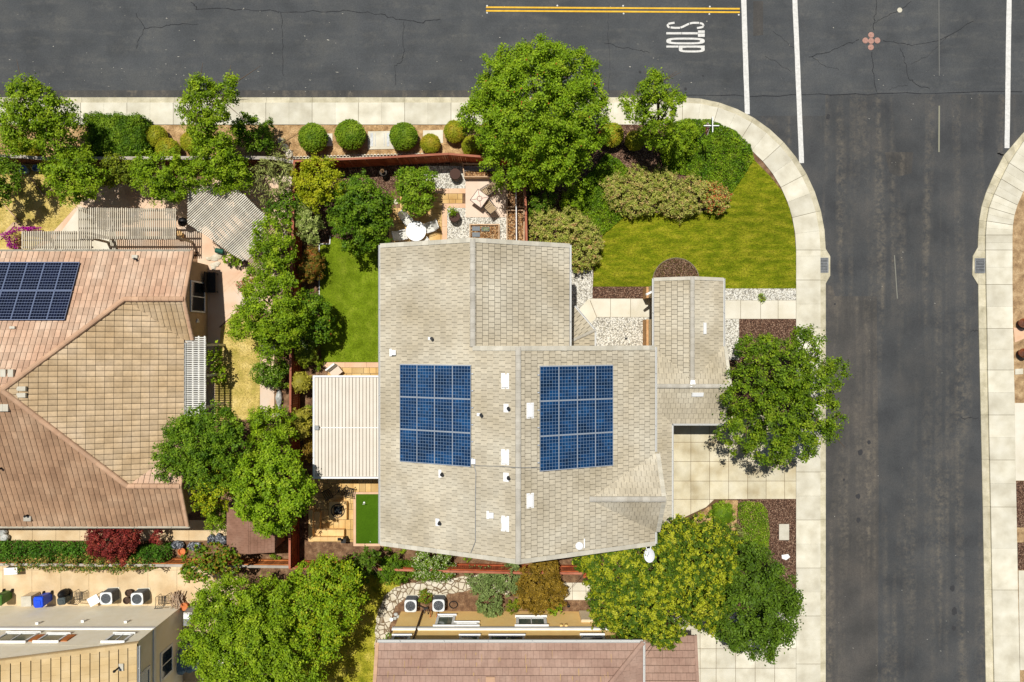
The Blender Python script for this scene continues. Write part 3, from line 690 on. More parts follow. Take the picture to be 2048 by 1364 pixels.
# lots ---------------------------------------------------------------
lot = [(-900, 249.5), (1365, 249.5)] + [(1365 + 227 * math.sin(math.pi / 2 * i / 12), 500 - 250.5 * math.cos(math.pi / 2 * i / 12)) for i in range(1, 13)] + [(1592, 3000), (-900, 3000)]
mb = MB(); qq = px2(lot)[::-1]; mb.prism(qq, -0.35, -0.03); tag(mb.build('garden_soil', m_bed), kind='structure')
mb = MB(); qq = px2(I2 + [(2700, 1600), (2700, 130)]); mb.prism(qq, -0.35, -0.03); tag(mb.build('verge_soil', m_soil), kind='structure')
Z = [0.0]
def zz():
    Z[0] += 0.0005; return 0.004 + Z[0]
sheet('planting_strip', [(-300, 250), (930, 250), (960, 345), (-300, 330)], -0.012, m_mulch_tan)
sheet('mulch_bed', [(930, 250), (1365, 250), (1400, 260), (1440, 420), (1200, 470), (1130, 545), (1050, 545), (1050, 345), (960, 345)], -0.008, m_mulch)
LAWN = [(1507, 318), (1541, 353), (1565, 383), (1580, 418), (1588, 458), (1592, 500), (1592, 577), (1446, 577), (1402, 572), (1300, 573), (1186, 573), (1188, 530), (1196, 490), (1210, 462), (1240, 436), (1290, 425), (1360, 425), (1430, 420), (1462, 388), (1480, 350)]
sheet('front_lawn', LAWN, 0.0, m_lawn)
n = 24
HC = [(1352 + 46.5 * math.cos(math.pi * i / n), 562 - 46 * math.sin(math.pi * i / n)) for i in range(n + 1)]
sheet('mulch_bed', [(1399, 573)] + HC + [(1306, 573)], 0.012, m_mulch)
mb = MB()
for i in range(n):
    a, b = P(*HC[i]), P(*HC[i + 1]); mb.bar((a.x, a.y, 0.02), (b.x, b.y, 0.02), 0.05, 0.05)
tag(mb.build('edging_strip', m_jointg, None, tuple(P(1352, 562))), 'curved grey edging round the half round mulch bed', 'lawn edging')
sheet('mulch_bed', [(1185, 574), (1306, 574), (1306, 597), (1185, 597)], 0.006, m_mulch)
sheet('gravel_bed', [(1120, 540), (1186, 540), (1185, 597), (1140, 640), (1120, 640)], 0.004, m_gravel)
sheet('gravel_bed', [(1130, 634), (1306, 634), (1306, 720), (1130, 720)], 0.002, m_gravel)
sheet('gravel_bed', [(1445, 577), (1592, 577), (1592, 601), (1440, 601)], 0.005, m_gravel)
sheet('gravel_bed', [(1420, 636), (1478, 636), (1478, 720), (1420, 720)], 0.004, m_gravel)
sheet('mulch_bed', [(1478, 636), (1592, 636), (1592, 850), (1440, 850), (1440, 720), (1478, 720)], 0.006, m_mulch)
grid_slabs('front_path', [(1178, 597), (1193, 634.5), (1160, 668), (1138, 640)], [1130, 1200], [590, 680], -0.1, 0.025, m_walk, m_jointg, seed=2)
grid_slabs('front_path', [(1179, 597), (1450, 597), (1450, 634.5), (1194, 634.5)], [1170, 1221, 1261, 1301, 1345, 1390, 1450], [597, 634.5], -0.1, 0.025, m_walk, m_jointg, seed=3)
grid_slabs('front_path', [(1440, 600.5), (1592, 600.5), (1592, 638), (1440, 638)], [1440, 1481, 1521, 1556, 1592], [600.5, 638], -0.1, 0.026, m_walk, m_jointg, seed=4)
dx = [1306, 1344, 1381.5, 1419, 1457, 1495, 1532, 1569, 1592]; dy = [808, 847, 884.5, 923, 962, 998.5, 1038, 1078]
grid_slabs('driveway', [(1306, 830), (1592, 830), (1592, 997.5), (1306, 998.5)], dx, dy, -0.1, 0.024, m_drive, m_joint, 0.012, 5)
grid_slabs('driveway', [(1306, 998.8), (1446, 998.3), (1412, 1014), (1385, 1040), (1345, 1078), (1306, 1078)], dx, dy, -0.1, 0.022, m_drive, m_joint, 0.012, 6)
sheet('mulch_bed', [(1446, 999), (1592, 998), (1592, 1255), (1300, 1255), (1300, 1078), (1346, 1079), (1385, 1041), (1412, 1015)], 0.003, m_mulch)
sheet('mulch_bed', [(1446, 1000.5), (1476, 1000.5), (1472, 1060), (1440, 1090), (1380, 1090), (1347, 1080), (1386, 1042), (1413, 1016)], 0.008, m_mulch_tan)
grid_slabs('neighbour_driveway', [(1340, 1225), (1592, 1225), (1592, 1500), (1340, 1500)], [1340, 1400, 1432, 1471, 1510, 1549, 1592], [1180, 1219, 1258, 1297, 1336, 1375, 1414, 1460, 1500], -0.1, 0.03, m_conc, m_joint, 0.012, 7)
# back yard of the main house
sheet('mulch_bed', [(588, 322), (900, 318), (900, 345), (870, 378), (780, 378), (780, 480), (640, 490), (588, 480)], -0.004, m_mulch)
BL = [(639, 488), (660, 488), (661, 473), (690, 480), (770, 480), (800, 500), (800, 724), (645, 724), (641, 700), (639, 600)]
sheet('back_lawn', BL, 0.0, m_lawn2)
mb = MB()
for a, b in (((639, 600), (639, 488)), ((639, 488), (660, 488)), ((660, 488), (661, 472))):
    a, b = P(*a), P(*b); mb.bar((a.x, a.y, 0.03), (b.x, b.y, 0.03), 0.05, 0.08)
tag(mb.build('edging_strip', m_trim, None, tuple(P(639, 488))), 'white edging stepping round the corner of the back lawn', 'lawn edging')
def pavers(name, rects, z1, seed, cell=15.5):
    q = random.Random(seed); mb = MB()
    for (x0, y0, x1, y1) in rects:
        y = y0
        while y < y1 - 1:
            h = min(cell * q.choice([0.75, 1.0, 1.0, 1.3]), y1 - y); x = x0 - q.uniform(0, cell * 0.8)
            if y1 - y - h < 4: h = y1 - y
            while x < x1 - 1:
                w = cell * q.choice([0.7, 0.8, 1.2, 1.5]); a, b = max(x, x0), min(x + w, x1)
                if b - a > 1.2: 
                    lo, hi = P(a, y + h), P(b, y); gp = 0.011
                    mb.prism([(lo.x + gp, lo.y + gp), (hi.x - gp, lo.y + gp), (hi.x - gp, hi.y - gp), (lo.x + gp, hi.y - gp)], -0.1, z1 - q.uniform(0, .004), 0, q.random())
                x += w
            y += h
        lo, hi = P(x0, y1), P(x1, y0); mb.add([(lo.x, lo.y, z1 - .016), (hi.x, lo.y, z1 - .016), (hi.x, hi.y, z1 - .016), (lo.x, hi.y, z1 - .016)], [(0, 1, 2, 3)], 1)
    return tag(mb.build(name, [m_paver, m_joint], None, tuple(P(rects[0][0], rects[0][1]))), kind='structure')
pavers('paver_patio', [(778, 416, 884, 500), (800, 387, 884, 416), (884, 387, 925, 407)], 0.020, 31)
pavers('paver_patio', [(655, 735, 790, 760), (618, 955, 790, 984), (618, 984, 707, 1084)], 0.020, 32)
grid_slabs('paver_border', [(646, 724.5), (790, 724.5), (790, 735), (646, 735)], [646, 690, 733, 790], [724.5, 735], -0.1, 0.022, m_border, m_joint, 0.006, 8)
grid_slabs('paver_border', [(870, 377), (931, 377), (931, 387), (870, 387)], [870, 898, 931], [377, 387], -0.1, 0.024, m_border, m_joint, 0.006, 9)
grid_slabs('paver_border', [(884, 407), (931, 407), (931, 416), (884, 416)], [884, 931], [407, 416], -0.1, 0.025, m_border, m_joint, 0.006, 10)
grid_slabs('paver_border', [(884, 416), (894.5, 416), (894.5, 510), (884, 510)], [884, 894.5], [416, 453, 510], -0.1, 0.025, m_border, m_joint, 0.006, 11)
sheet('gravel_bed', [(845, 332), (1016, 332), (1016, 378), (845, 378)], 0.006, m_gravel)
sheet('gravel_bed', [(894.5, 416), (1016, 416), (1016, 510), (894.5, 510)], 0.007, m_gravel)
sheet('concrete_pad', [(931, 357), (1012, 357), (1012, 434.5), (931, 434.5)], 0.04, m_pad, 0.1)
sheet('putting_green', [(712, 988), (770, 988), (770, 1087), (712, 1087)], 0.02, m_putt)
for i, poly in enumerate(([(707, 984), (712, 984), (712, 1092), (707, 1092)], [(712, 984), (780, 984), (780, 988), (712, 988)], [(712, 1087), (780, 1087), (780, 1092), (712, 1092)])):
    sheet('paver_border', poly, 0.036, m_border, 0.1)
# left neighbour yard
sheet('dry_lawn', [(-300, 322), (120, 322), (190, 372), (150, 415), (100, 470), (60, 500), (-300, 500)], -0.002, m_lawndry)
sheet('stamped_patio', [(190, 372), (585, 345), (560, 640), (500, 600), (440, 652), (395, 700), (395, 503), (60, 503), (100, 470), (150, 415)], -0.006, m_conc_pink)
sheet('pale_concrete', [(110, 480), (160, 412), (230, 440), (235, 503), (60, 503)], 0.002, m_walk)
mb = MB()
def score(mb, a, b, w=0.025, z=0.0):
    a, b = P(*a), P(*b); d = (b - a).normalized(); n = Vector((-d.y, d.x, 0)) * w / 2
    mb.add([(v.x, v.y, z) for v in (a - n, b - n, b + n, a + n)], [(0, 1, 2, 3)])
for a, b in (((440, 545), (510, 630)), ((444, 541), (515, 626)), ((440, 580), (500, 525)), ((444, 586), (505, 530)), ((444, 652), (520, 585)), ((440, 645), (512, 581)), ((250, 395), (300, 440)), ((300, 400), (265, 440)), ((335, 395), (385, 440))):
    score(mb, a, b, 0.022, 0.001)
tag(mb.build('score_lines', m_border, None, tuple(P(440, 580))), kind='structure')
DL = [(438, 700), (442, 655), (472, 624), (520, 640), (521, 690), (519, 838), (430, 842), (430, 720)]
sheet('dry_lawn', DL, 0.0, m_lawndry)
sheet('side_paving', [(395, 655), (442, 655), (437, 842), (395, 842)], -0.002, m_conc_pink)
grid_slabs('side_path', [(520, 690), (549, 690), (549, 834), (520, 834)], [520, 549], [690, 765, 834], -0.1, 0.02, m_conc_pink, m_joint, 0.008, 12)
xs_ = [-300, -60, -13, 18, 65, 112, 160, 207, 255, 282, 330, 378, 425, 458]
grid_slabs('side_walkway', [(-300, 1040), (458, 1040), (458, 1081), (-300, 1081)], xs_, [1040, 1081], -0.1, 0.015, m_conc_tan, m_joint, 0.008, 13)
xs_ = [-300, -50, 6, 64, 122, 178, 236, 296, 354, 415, 470, 530, 600, 660]
grid_slabs('side_walkway', [(-300, 1131), (475, 1134), (475, 1500), (-300, 1500)], xs_, [1131, 1140, 1250, 1360, 1500], -0.1, 0.012, m_conc_tan, m_joint, 0.008, 14)
sheet('side_paving', [(400, 1300), (470, 1300), (470, 1500), (400, 1500)], 0.02, m_walk)
# bottom middle garden
SL = [(590, 1150), (790, 1150), (800, 1172), (765, 1205), (757, 1290), (757, 1500), (475, 1500), (475, 1200)]
sheet('side_lawn', SL, -0.004, m_lawnyel)
# flagstone path: irregular stones in one sheet
mid = [(765, 1330), (763, 1290), (765, 1255), (770, 1225), (780, 1202), (798, 1187), (825, 1179), (860, 1176), (900, 1173), (930, 1167), (960, 1163), (985, 1170), (1020, 1176)]
W = [P(*m) for m in dens(mid, 4)]; mb = MB(); Lf = []; Rt = []; q = random.Random(3)
for i, c in enumerate(W):
    d = (W[min(i + 1, len(W) - 1)] - W[max(i - 1, 0)]).normalized(); nn = Vector((-d.y, d.x, 0)); w_ = .46 + q.uniform(-.05, .05); Lf.append(c + nn * w_); Rt.append(c - nn * w_)
for i in range(len(W) - 1):
    mb.add([(v.x, v.y, z) for z in (.012,) for v in (Rt[i], Rt[i + 1], Lf[i + 1], Lf[i])], [(0, 1, 2, 3)])
tag(mb.build('flagstone_path', flagmat('crazy paved flagstone'), None, tuple(P(*mid[0]))), kind='structure')
grid_slabs('side_path', [(1118, 1165), (1200, 1165), (1200, 1200), (1118, 1200)], [1118, 1145, 1172, 1200], [1165, 1182, 1200], -0.1, 0.02, m_walk, m_joint, 0.01, 15)
# far right verge pieces
sheet('concrete_pad', [(2029, 806), (2200, 806), (2200, 961), (2031, 961)], 0.01, m_walk, 0.1)
sheet('mulch_bed', [(2031, 962), (2200, 962), (2200, 1055), (2034, 1055)], -0.008, m_mulch)
sheet('mulch_bed', [(2035, 1085), (2200, 1085), (2200, 1140), (2036, 1140)], -0.008, m_mulch)
sheet('concrete_pad', [(2037, 1141), (2200, 1141), (2200, 1340), (2040, 1340)], 0.01, m_conc, 0.1)
# grass blades
grass(LAWN, 420, 0.055, m_blade, 1); grass(BL, 420, 0.05, m_blade2, 2)
grass(DL, 300, 0.06, m_bladedry, 3); grass([(-60, 335), (120, 335), (180, 380), (150, 415), (100, 470), (-60, 495)], 300, 0.06, m_bladedry, 4); grass(SL, 260, 0.065, m_blade, 5)
# ================================================================== HOUSES
def facet(mb, poly, tw, tl, gap=0.014, thick=0.028, wave=0.0, seed=0, under=1, mi=0, stag=True, jit=0.004, cgap=0.004):
    """roof plane of real tiles: cells clipped to the plane's outline"""
    V3 = [Vector(p) for p in poly]
    n = Vector((0, 0, 0))
    for i in range(len(V3)): n += (V3[i] - V3[0]).cross(V3[(i + 1) % len(V3)] - V3[0])
    n.normalize()
    if n.z < 0: n = -n
    up = Vector((0, 0, 1)); v = (up - n * n.z).normalized(); u = v.cross(n).normalized()
    d0 = sum(n.dot(p) for p in V3) / len(V3); V3 = [p - n * (n.dot(p) - d0) for p in V3]; pl = [(p.dot(u), p.dot(v)) for p in V3]
    if area2(pl) < 0: pl = pl[::-1]; V3 = V3[::-1]
    us = [a for a, b in pl]; vs = [b for a, b in pl]; v0 = min(vs)
    mb.add(V3, [tuple(range(len(V3)))], under)
    back = V3[::-1]; mb.add([p - n * 0.12 for p in back], [tuple(range(len(back)))], under)
    for i in range(len(V3)):
        a, b = V3[i], V3[(i + 1) % len(V3)]; mb.add([a - n * .12, b - n * .12, b, a], [(0, 1, 2, 3)], under)
    q = random.Random(seed); j = 0; ns = 4 if wave else 1
    while v0 + j * tl < max(vs):
        va, vb = v0 + j * tl, v0 + (j + 1) * tl; off = (tw / 2 if (j % 2 and stag) else 0) + (q.uniform(-.02, .02) if stag else 0)
        i0 = int((min(us) - off) // tw) - 1; i1 = int((max(us) - off) // tw) + 1
        for i in range(i0, i1 + 1):
            ua, ub = off + i * tw, off + (i + 1) * tw; t = q.random(); dz = q.uniform(-jit, jit)
            for k in range(ns):
                a = ua + gap * (k == 0) + (ub - ua) * k / ns * (1 if k else 0); b = ua + (ub - ua) * (k + 1) / ns - gap * (k == ns - 1)
                c = clip_convex([(a, va + cgap), (b, va + cgap), (b, vb), (a, vb)], pl)
                if not c: continue
                def zo(x, y):
                    h = 0.012 + thick * (1 - (y - va) / tl) + dz
                    if wave: h += wave * math.sin(math.pi * (x - ua) / tw) ** 0.8 if 0 <= (x - ua) / tw <= 1 else 0
                    return h
                top = [u * x + v * y + n * (d0 + zo(x, y)) for x, y in c]
                mb.add(top, [tuple(range(len(top)))], mi, t)
                for e in range(len(c)):
                    p, r = c[e], c[(e + 1) % len(c)]
                    if wave and abs(p[0] - r[0]) < 1e-6: continue
                    if abs(p[1] - r[1]) < 1e-6 and p[1] > va + tl * .5: continue
                    mb.add([u * p[0] + v * p[1] + n * d0, u * r[0] + v * r[1] + n * d0, top[(e + 1) % len(c)], top[e]], [(0, 1, 2, 3)], mi, t)
        j += 1
def ridge(mb, a, b, w=0.26, seg=0.38, h=0.07, seed=0):
    a, b = Vector(a), Vector(b); L = (b - a).length; d = (b - a).normalized(); s = d.cross(Vector((0, 0, 1))).normalized(); u = s.cross(d); q = random.Random(seed)
    k = int(L / seg); n = 5
    for i in range(k):
        p0 = a + d * (L * i / k - 0.02); p1 = a + d * (L * (i + 1) / k + 0.02); t = q.random(); lo = []; hi = []
        for e in range(n + 1):
            an = math.pi * e / n; x = math.cos(an) * w / 2; z = math.sin(an) * h
            lo.append(p0 + s * x + u * (z + 0.03)); hi.append(p1 + s * x * .92 + u * (z * .85 + 0.02))
        lo += [p0 + s * (-w / 2) - u * .05, p0 + s * (w / 2) - u * .05]; hi += [p1 + s * (-w / 2) - u * .05, p1 + s * (w / 2) - u * .05]
        mb.hexa(lo, hi, 0, t)
def walls(name, ring, z0, z1, m, parent, t=0.2):
    """closed wall box from a plan outline (tops may vary per corner)"""
    mb = MB(); n = len(ring)
    zt = z1 if isinstance(z1, (list, tuple)) else [z1] * n
    lo = [(x, y, z0) for x, y in ring]; hi = [(ring[i][0], ring[i][1], zt[i]) for i in range(n)]
    if area2(ring) < 0: lo, hi = lo[::-1], hi[::-1]
    mb.hexa(lo, hi); return mb.build(name, m, parent)
def gable_wall(mb, a, b, z0, ze, zr, thick=0.15):
    a, b = Vector(a), Vector(b); d = (b - a).normalized(); n = Vector((-d.y, d.x)) * thick / 2; m = (a + b) / 2
    def ring(o): return [(a.x + o.x, a.y + o.y, z0), (b.x + o.x, b.y + o.y, z0), (b.x + o.x, b.y + o.y, ze), (m.x + o.x, m.y + o.y, zr), (a.x + o.x, a.y + o.y, ze)]
    mb.hexa(ring(n), ring(-n))
def window(parent, c, axis, w, h, mframe, mglass, out=1, bars=1, frame=0.09, sill=0.0, vert=True, shutters=None, depth=0.06):
    """axis 'x': window lies in a wall running along x and looks along y*out; 'y' the other way"""
    def bx(mb, du, dz, su, sz, dn, sn):
        if axis == 'x': mb.box((c[0] + du, c[1] + out * dn, c[2] + dz), (su, sn, sz))
        else: mb.box((c[0] + out * dn, c[1] + du, c[2] + dz), (sn, su, sz))
    f = MB()
    for sgn in (-1, 1):
        bx(f, sgn * (w / 2 + frame / 2), 0, frame, h + 2 * frame, 0.03, depth)
        bx(f, 0, sgn * (h / 2 + frame / 2), w, frame, 0.03, depth)
    o = f.build('window', mframe, parent)
    if sill:
        s = MB(); bx(s, 0, h / 2 + frame + 0.03, w + 2 * frame + .16, .06, .06, sill); s.build('head_trim', mframe, o); s = MB(); bx(s, 0, -h / 2 - frame - .03, w + 2 * frame + .1, .06, .05, sill * .8); s.build('sill', mframe, o)
    g = MB(); bx(g, 0, 0, w, h, 0.012, 0.02); g.build('pane', mglass, o)
    b = MB()
    for i in range(bars): bx(b, -w / 2 + w * (i + 1) / (bars + 1), 0, .05, h, .03, .04)
    if bars: b.build('mullion', mframe, o)
    if shutters is not None:
        for sgn in (-1, 1):
            s = MB()
            for k in range(8): bx(s, sgn * (w / 2 + frame + .24), -h / 2 + h * (k + .5) / 8, .42, h / 8 * .8, .03, .04)
            bx(s, sgn * (w / 2 + frame + .24), 0, .44, h, .015, .03); s.build('shutter', shutters, o)
    return o
def gutter(parent, a, b, m=None, w=0.085):
    mb = MB(); a, b = Vector(a), Vector(b); mb.bar(a, b, w, 0.012); d = (b - a).normalized(); n = Vector((-d.y, d.x, 0)) * w / 2
    for s in (-1, 1): mb.bar(a + n * s + Vector((0, 0, .05)), b + n * s + Vector((0, 0, .05)), 0.02, 0.12)
    L = (b - a).length; k = int(L / 2.2)
    for i in range(k): 
        p = a + d * (L * (i + .5) / k); mb.bar(p - n + Vector((0, 0, .1)), p + n + Vector((0, 0, .1)), 0.03, 0.02)
    return mb.build('gutter', m or m_gutw, parent)
def rake(parent, a, b, m, side, w=0.24):
    mb = MB(); a, b = Vector(a), Vector(b); L = (b - a).length; d = (b - a).normalized(); k = max(2, int(L / .38)); q = random.Random(int(a.x * 7 + b.y))
    for i in range(k): mb.bar(a + d * (L * i / k) + Vector((0, 0, .045)), a + d * (L * (i + 1) / k + .01) + Vector((0, 0, .06)), w, 0.05, t=q.random())
    mb.bar(a - Vector((0, 0, .1)) + Vector(side) * w * .45, b - Vector((0, 0, .1)) + Vector(side) * w * .45, 0.04, 0.22, t=.3)
    return mb.build('rake_trim', m, parent)

# ------------------------------------------------------------------ main house
HX0, HXR, HX1 = -7.353, 0.32, 7.996
NXR, NX1 = -2.07, 3.215
YN, YM, YS = 5.37, -0.33, -11.35
ZE, PIT = 5.8, 5 / 12
ZRS = ZE + (HXR - HX0) * PIT; ZRN = ZE + (NXR - HX0) * PIT
def zw(x): return ZE + (x - HX0) * PIT
def zeS(x): return ZE + (HX1 - x) * PIT
hm = thing('house', 'large house with beige flat tile roof and two blue solar arrays', 'house', (0.3, -5.5, 0))
walls('wall', [(HX0 + .45, YS + .4), (HX1 - .45, YS + .4), (HX1 - .45, YM - .35), (NX1 - .45, YM - .35), (NX1 - .45, YN - .4), (HX0 + .45, YN - .4)], -0.05, 5.78, m_stucco, hm)
mb = MB(); gable_wall(mb, (HX0 + .45, YN - .45), (NX1 - .45, YN - .45), 5.7, 5.95, ZRN - .12); gable_wall(mb, (HX0 + .45, YS + .45), (HX1 - .45, YS + .45), 5.7, 5.95, ZRS - .12); gable_wall(mb, (HX0 + .6, YM - .3), (HX1 - .45, YM - .3), 5.7, 5.9, ZRS - .14)
gable_wall(mb, (7.75, -6.75), (7.75, -10.2), 5.7, 5.95, 7.2); mb.build('gable_wall', m_stucco, hm)
rf = MB(); TW, TL = 0.29, 0.345
facet(rf, [(HX0, YS, ZE), (HX0, YM, ZE), (HXR, YM, ZRS), (HXR, YS, ZRS)], TW, TL, seed=1, gap=.009)
facet(rf, [(HX0, YM, ZE), (HX0, YN, ZE), (NXR, YN, ZRN), (NXR, YM, ZRN)], TW, TL, seed=2, gap=.009)
facet(rf, [(NX1, YM, ZE), (NX1, YN, ZE), (NXR, YN, ZRN), (NXR, YM, ZRN)], TW, TL, seed=3, gap=.012, cgap=.026)
facet(rf, [(HX1, YS, ZE), (HX1, YM, ZE), (HXR, YM, ZRS), (HXR, YS, ZRS)], TW, TL, seed=4, gap=.012, cgap=.026)
DZ, DYR, DX = 7.4, -8.47, 8.2
xa = HX1 - (DZ - ZE) / PIT
facet(rf, [(xa, DYR, DZ + .04), (DX, DYR, DZ + .04), (DX, -6.30, ZE + .02), (HX1, -6.30, ZE + .02)], TW, TL, seed=5, gap=.008, cgap=.012)
facet(rf, [(xa, DYR, DZ + .04), (DX, DYR, DZ + .04), (DX, -10.64, ZE + .02), (HX1, -10.64, ZE + .02)], TW, TL, seed=6, gap=.008, cgap=.012)
roof = rf.build('roof', [m_tile, m_under], hm)
# lower roofs: garage skirt, wing, porch, entry
lr = MB(); XW = 7.55; ZL = 2.9
facet(lr, [(XW, -11.2, 3.754), (9.6, -11.2, ZL), (9.6, -4.96, ZL), (XW, -2.91, 3.754)], TW, TL, seed=7, gap=.008, cgap=.012)
facet(lr, [(XW, -2.91, 3.754), (9.6, -4.96, ZL), (12.88, -4.96, ZL), (12.88, -2.65, 3.86), (XW, -2.65, 3.86)], TW, TL, seed=8, gap=.008, cgap=.012)
facet(lr, [(XW, YM, ZL), (8.54, YM, ZL), (10.62, -2.41, 3.767), (10.62, -2.65, 3.86), (XW, -2.65, 3.86)], TW, TL, seed=9, gap=.008, cgap=.012)
facet(lr, [(12.70, YM, ZL), (12.88, YM, ZL), (12.88, -2.65, 3.86), (10.62, -2.65, 3.86), (10.62, -2.41, 3.767)], TW, TL, seed=10, gap=.008, cgap=.012)
facet(lr, [(8.54, 3.76, ZL), (8.54, YM, ZL), (10.62, -2.41, 3.767), (10.62, 3.76, 3.767)], TW, TL, seed=11, gap=.012, cgap=.024)
facet(lr, [(12.70, 3.76, ZL), (12.70, YM, ZL), (10.62, -2.41, 3.767), (10.62, 3.76, 3.767)], TW, TL, seed=12, gap=.008, cgap=.012)
T_ = (2.77, -.33, 3.75)
facet(lr, [(2.77, 2.08, ZL), (3.73, 2.08, ZL), T_], TW, TL, seed=13); facet(lr, [(3.73, 2.08, ZL), (4.96, .63, ZL), T_], TW, TL, seed=14); facet(lr, [(4.96, .63, ZL), (4.96, -.33, ZL), T_], TW, TL, seed=15)
low = lr.build('lower_roof', [m_tile, m_under], hm)
for a, b in (((NXR, YM + .05, ZRN), (NXR, YN, ZRN)), ((HXR, YS, ZRS), (HXR, YM, ZRS)), ((xa, DYR, DZ + .05), (DX, DYR, DZ + .05))): rg = MB(); ridge(rg, a, b, .3, seed=3); rg.build('ridge_cap', m_ridge, roof)
for a, b, w_ in (((XW, -2.65, 3.86), (12.88, -2.65, 3.86), .27), ((10.62, -2.5, 3.77), (10.62, 3.76, 3.77), .27), (T_, (4.96, .63, 2.93), .2)): rg = MB(); ridge(rg, a, b, w_); rg.build('ridge_cap', m_ridge, low)
for a, b, s in (((HX0, YN - .05, ZE), (NXR, YN - .05, ZRN), (0, 1, 0)), ((NX1, YN - .05, ZE), (NXR, YN - .05, ZRN), (0, 1, 0)), ((HX0, YS + .05, ZE), (HXR, YS + .05, ZRS), (0, -1, 0)), ((HX1, YS + .05, ZE), (HXR, YS + .05, ZRS), (0, -1, 0)),
                ((HX1, YM - .05, ZE), (HXR, YM - .05, ZRS), (0, 1, 0)), ((NXR, YM - .05, ZRN), (HXR, YM - .05, ZRS), (0, 1, 0)), ((DX - .05, -6.30, ZE), (DX - .05, DYR, DZ), (1, 0, 0)), ((DX - .05, -10.64, ZE), (DX - .05, DYR, DZ), (1, 0, 0))): rake(roof, a, b, m_rake, s)
for a, b, s in (((8.54, 3.7, ZL), (10.62, 3.7, 3.767), (0, 1, 0)), ((12.70, 3.7, ZL), (10.62, 3.7, 3.767), (0, 1, 0)), ((12.82, YM, ZL), (12.82, -2.65, 3.86), (1, 0, 0)), ((12.82, -4.96, ZL), (12.82, -2.65, 3.86), (1, 0, 0))): rake(low, a, b, m_rake, s, .2)
for a, b in (((HX0 - .06, YS, ZE - .06), (HX0 - .06, YN, ZE - .06)), ((NX1 + .06, YM, ZE - .06), (NX1 + .06, YN, ZE - .06)), ((HX1 + .06, YM, ZE - .06), (HX1 + .06, -6.2, ZE - .06)), ((HX1 + .06, -10.7, ZE - .06), (HX1 + .06, YS, ZE - .06))): gutter(roof, a, b)
for a, b in (((9.66, -11.2, ZL - .05), (9.66, -5.02, ZL - .05)), ((9.66, -5.02, ZL - .05), (12.88, -5.02, ZL - .05)), ((8.48, 3.76, ZL - .05), (8.48, YM, ZL - .05)), ((12.76, 3.76, ZL - .05), (12.76, YM, ZL - .05)), ((3.79, 2.1, ZL - .05), (5.02, .65, ZL - .05)), ((5.02, .63, ZL - .05), (5.02, -.33, ZL - .05))): gutter(low, a, b, w=.09)
# wing and porch walls
walls('wall', [(7.5, -4.5), (12.45, -4.5), (12.45, -.9), (7.5, -.9)], -0.05, 2.85, m_stucco, hm)
walls('wall', [(7.5, -10.9), (9.1, -10.9), (9.1, -4.9), (7.5, -4.9)], -0.05, 2.85, m_stucco, hm)
m_brick = mat('tan stone veneer', [(170, 128, 86), (196, 156, 112)], scale=5, fine=0.2, rough=0.95)
pw = MB()
for x in (8.72, 12.3):
    for (ya, yb) in ((3.4, 2.75), (1.35, -.9)): pw.box((x, (ya + yb) / 2, 1.4), (.34, abs(ya - yb), 2.8))
    pw.box((x, 2.05, 2.55), (.34, 1.45, .5))
pw.box((10.5, 3.25, 1.4), (3.5, .3, 2.8)); pw.build('porch_wall', m_stucco, hm)
for c_, d_ in (((8.5, .2, .6), (.16, 2.3, 1.2)), ((8.5, 3.05, .6), (.16, .7, 1.2))): pv = MB(); pv.box(c_, d_); pv.build('stone_veneer', m_brick, hm)
br = MB(); br.bar((8.6, 3.05, 2.6), (8.1, 2.8, 2.75), .12, .14); br.bar((8.62, 3.0, 2.2), (8.15, 2.85, 2.7), .1, .1); br.build('bracket', m_trim, hm)
gd = MB(); gd.box((9.13, -7.6, 1.1), (.06, 4.9, 2.2))
for k in range(4): gd.box((9.17, -7.6, .3 + k * .55), (.03, 4.8, .48))
gd.build('garage_door', m_trim, hm)
dr = MB(); dr.box((2.83, 1.0, 1.05), (.06, .95, 2.1)); dr.build('entry_door', m_woodd, hm)
for c, ax, w, h, o in (((-4.9, YN - .38, 1.5), 'x', 1.8, 1.3, 1), ((.5, YN - .38, 1.6), 'x', 1.6, 1.2, 1), ((-4.9, YN - .38, 4.3), 'x', 1.5, 1.2, 1), ((HX0 + .43, 2.0, 4.3), 'y', 1.5, 1.2, -1), ((HX0 + .43, -9.5, 4.3), 'y', 1.5, 1.2, -1), ((HX0 + .43, 2.5, 1.2), 'y', 2.2, 2.0, -1), ((7.57, -2.0, 4.6), 'y', 1.3, 1.1, 1), ((7.57, -8.4, 4.8), 'y', 1.6, 1.2, 1), ((3.0, YS + .38, 4.2), 'x', 1.4, 1.1, -1), ((-3.0, YS + .38, 1.5), 'x', 1.4, 1.1, -1), ((7.57, -5.8, 4.6), 'y', .8, 1.1, 1)):
    window(hm, c, ax, w, h, m_trim, m_glass, o)

def solve(px, py, fz):
    z = 6.5
    for _ in range(12): p = P(px, py, z); z = fz(p.x)
    return P(px, py, z)
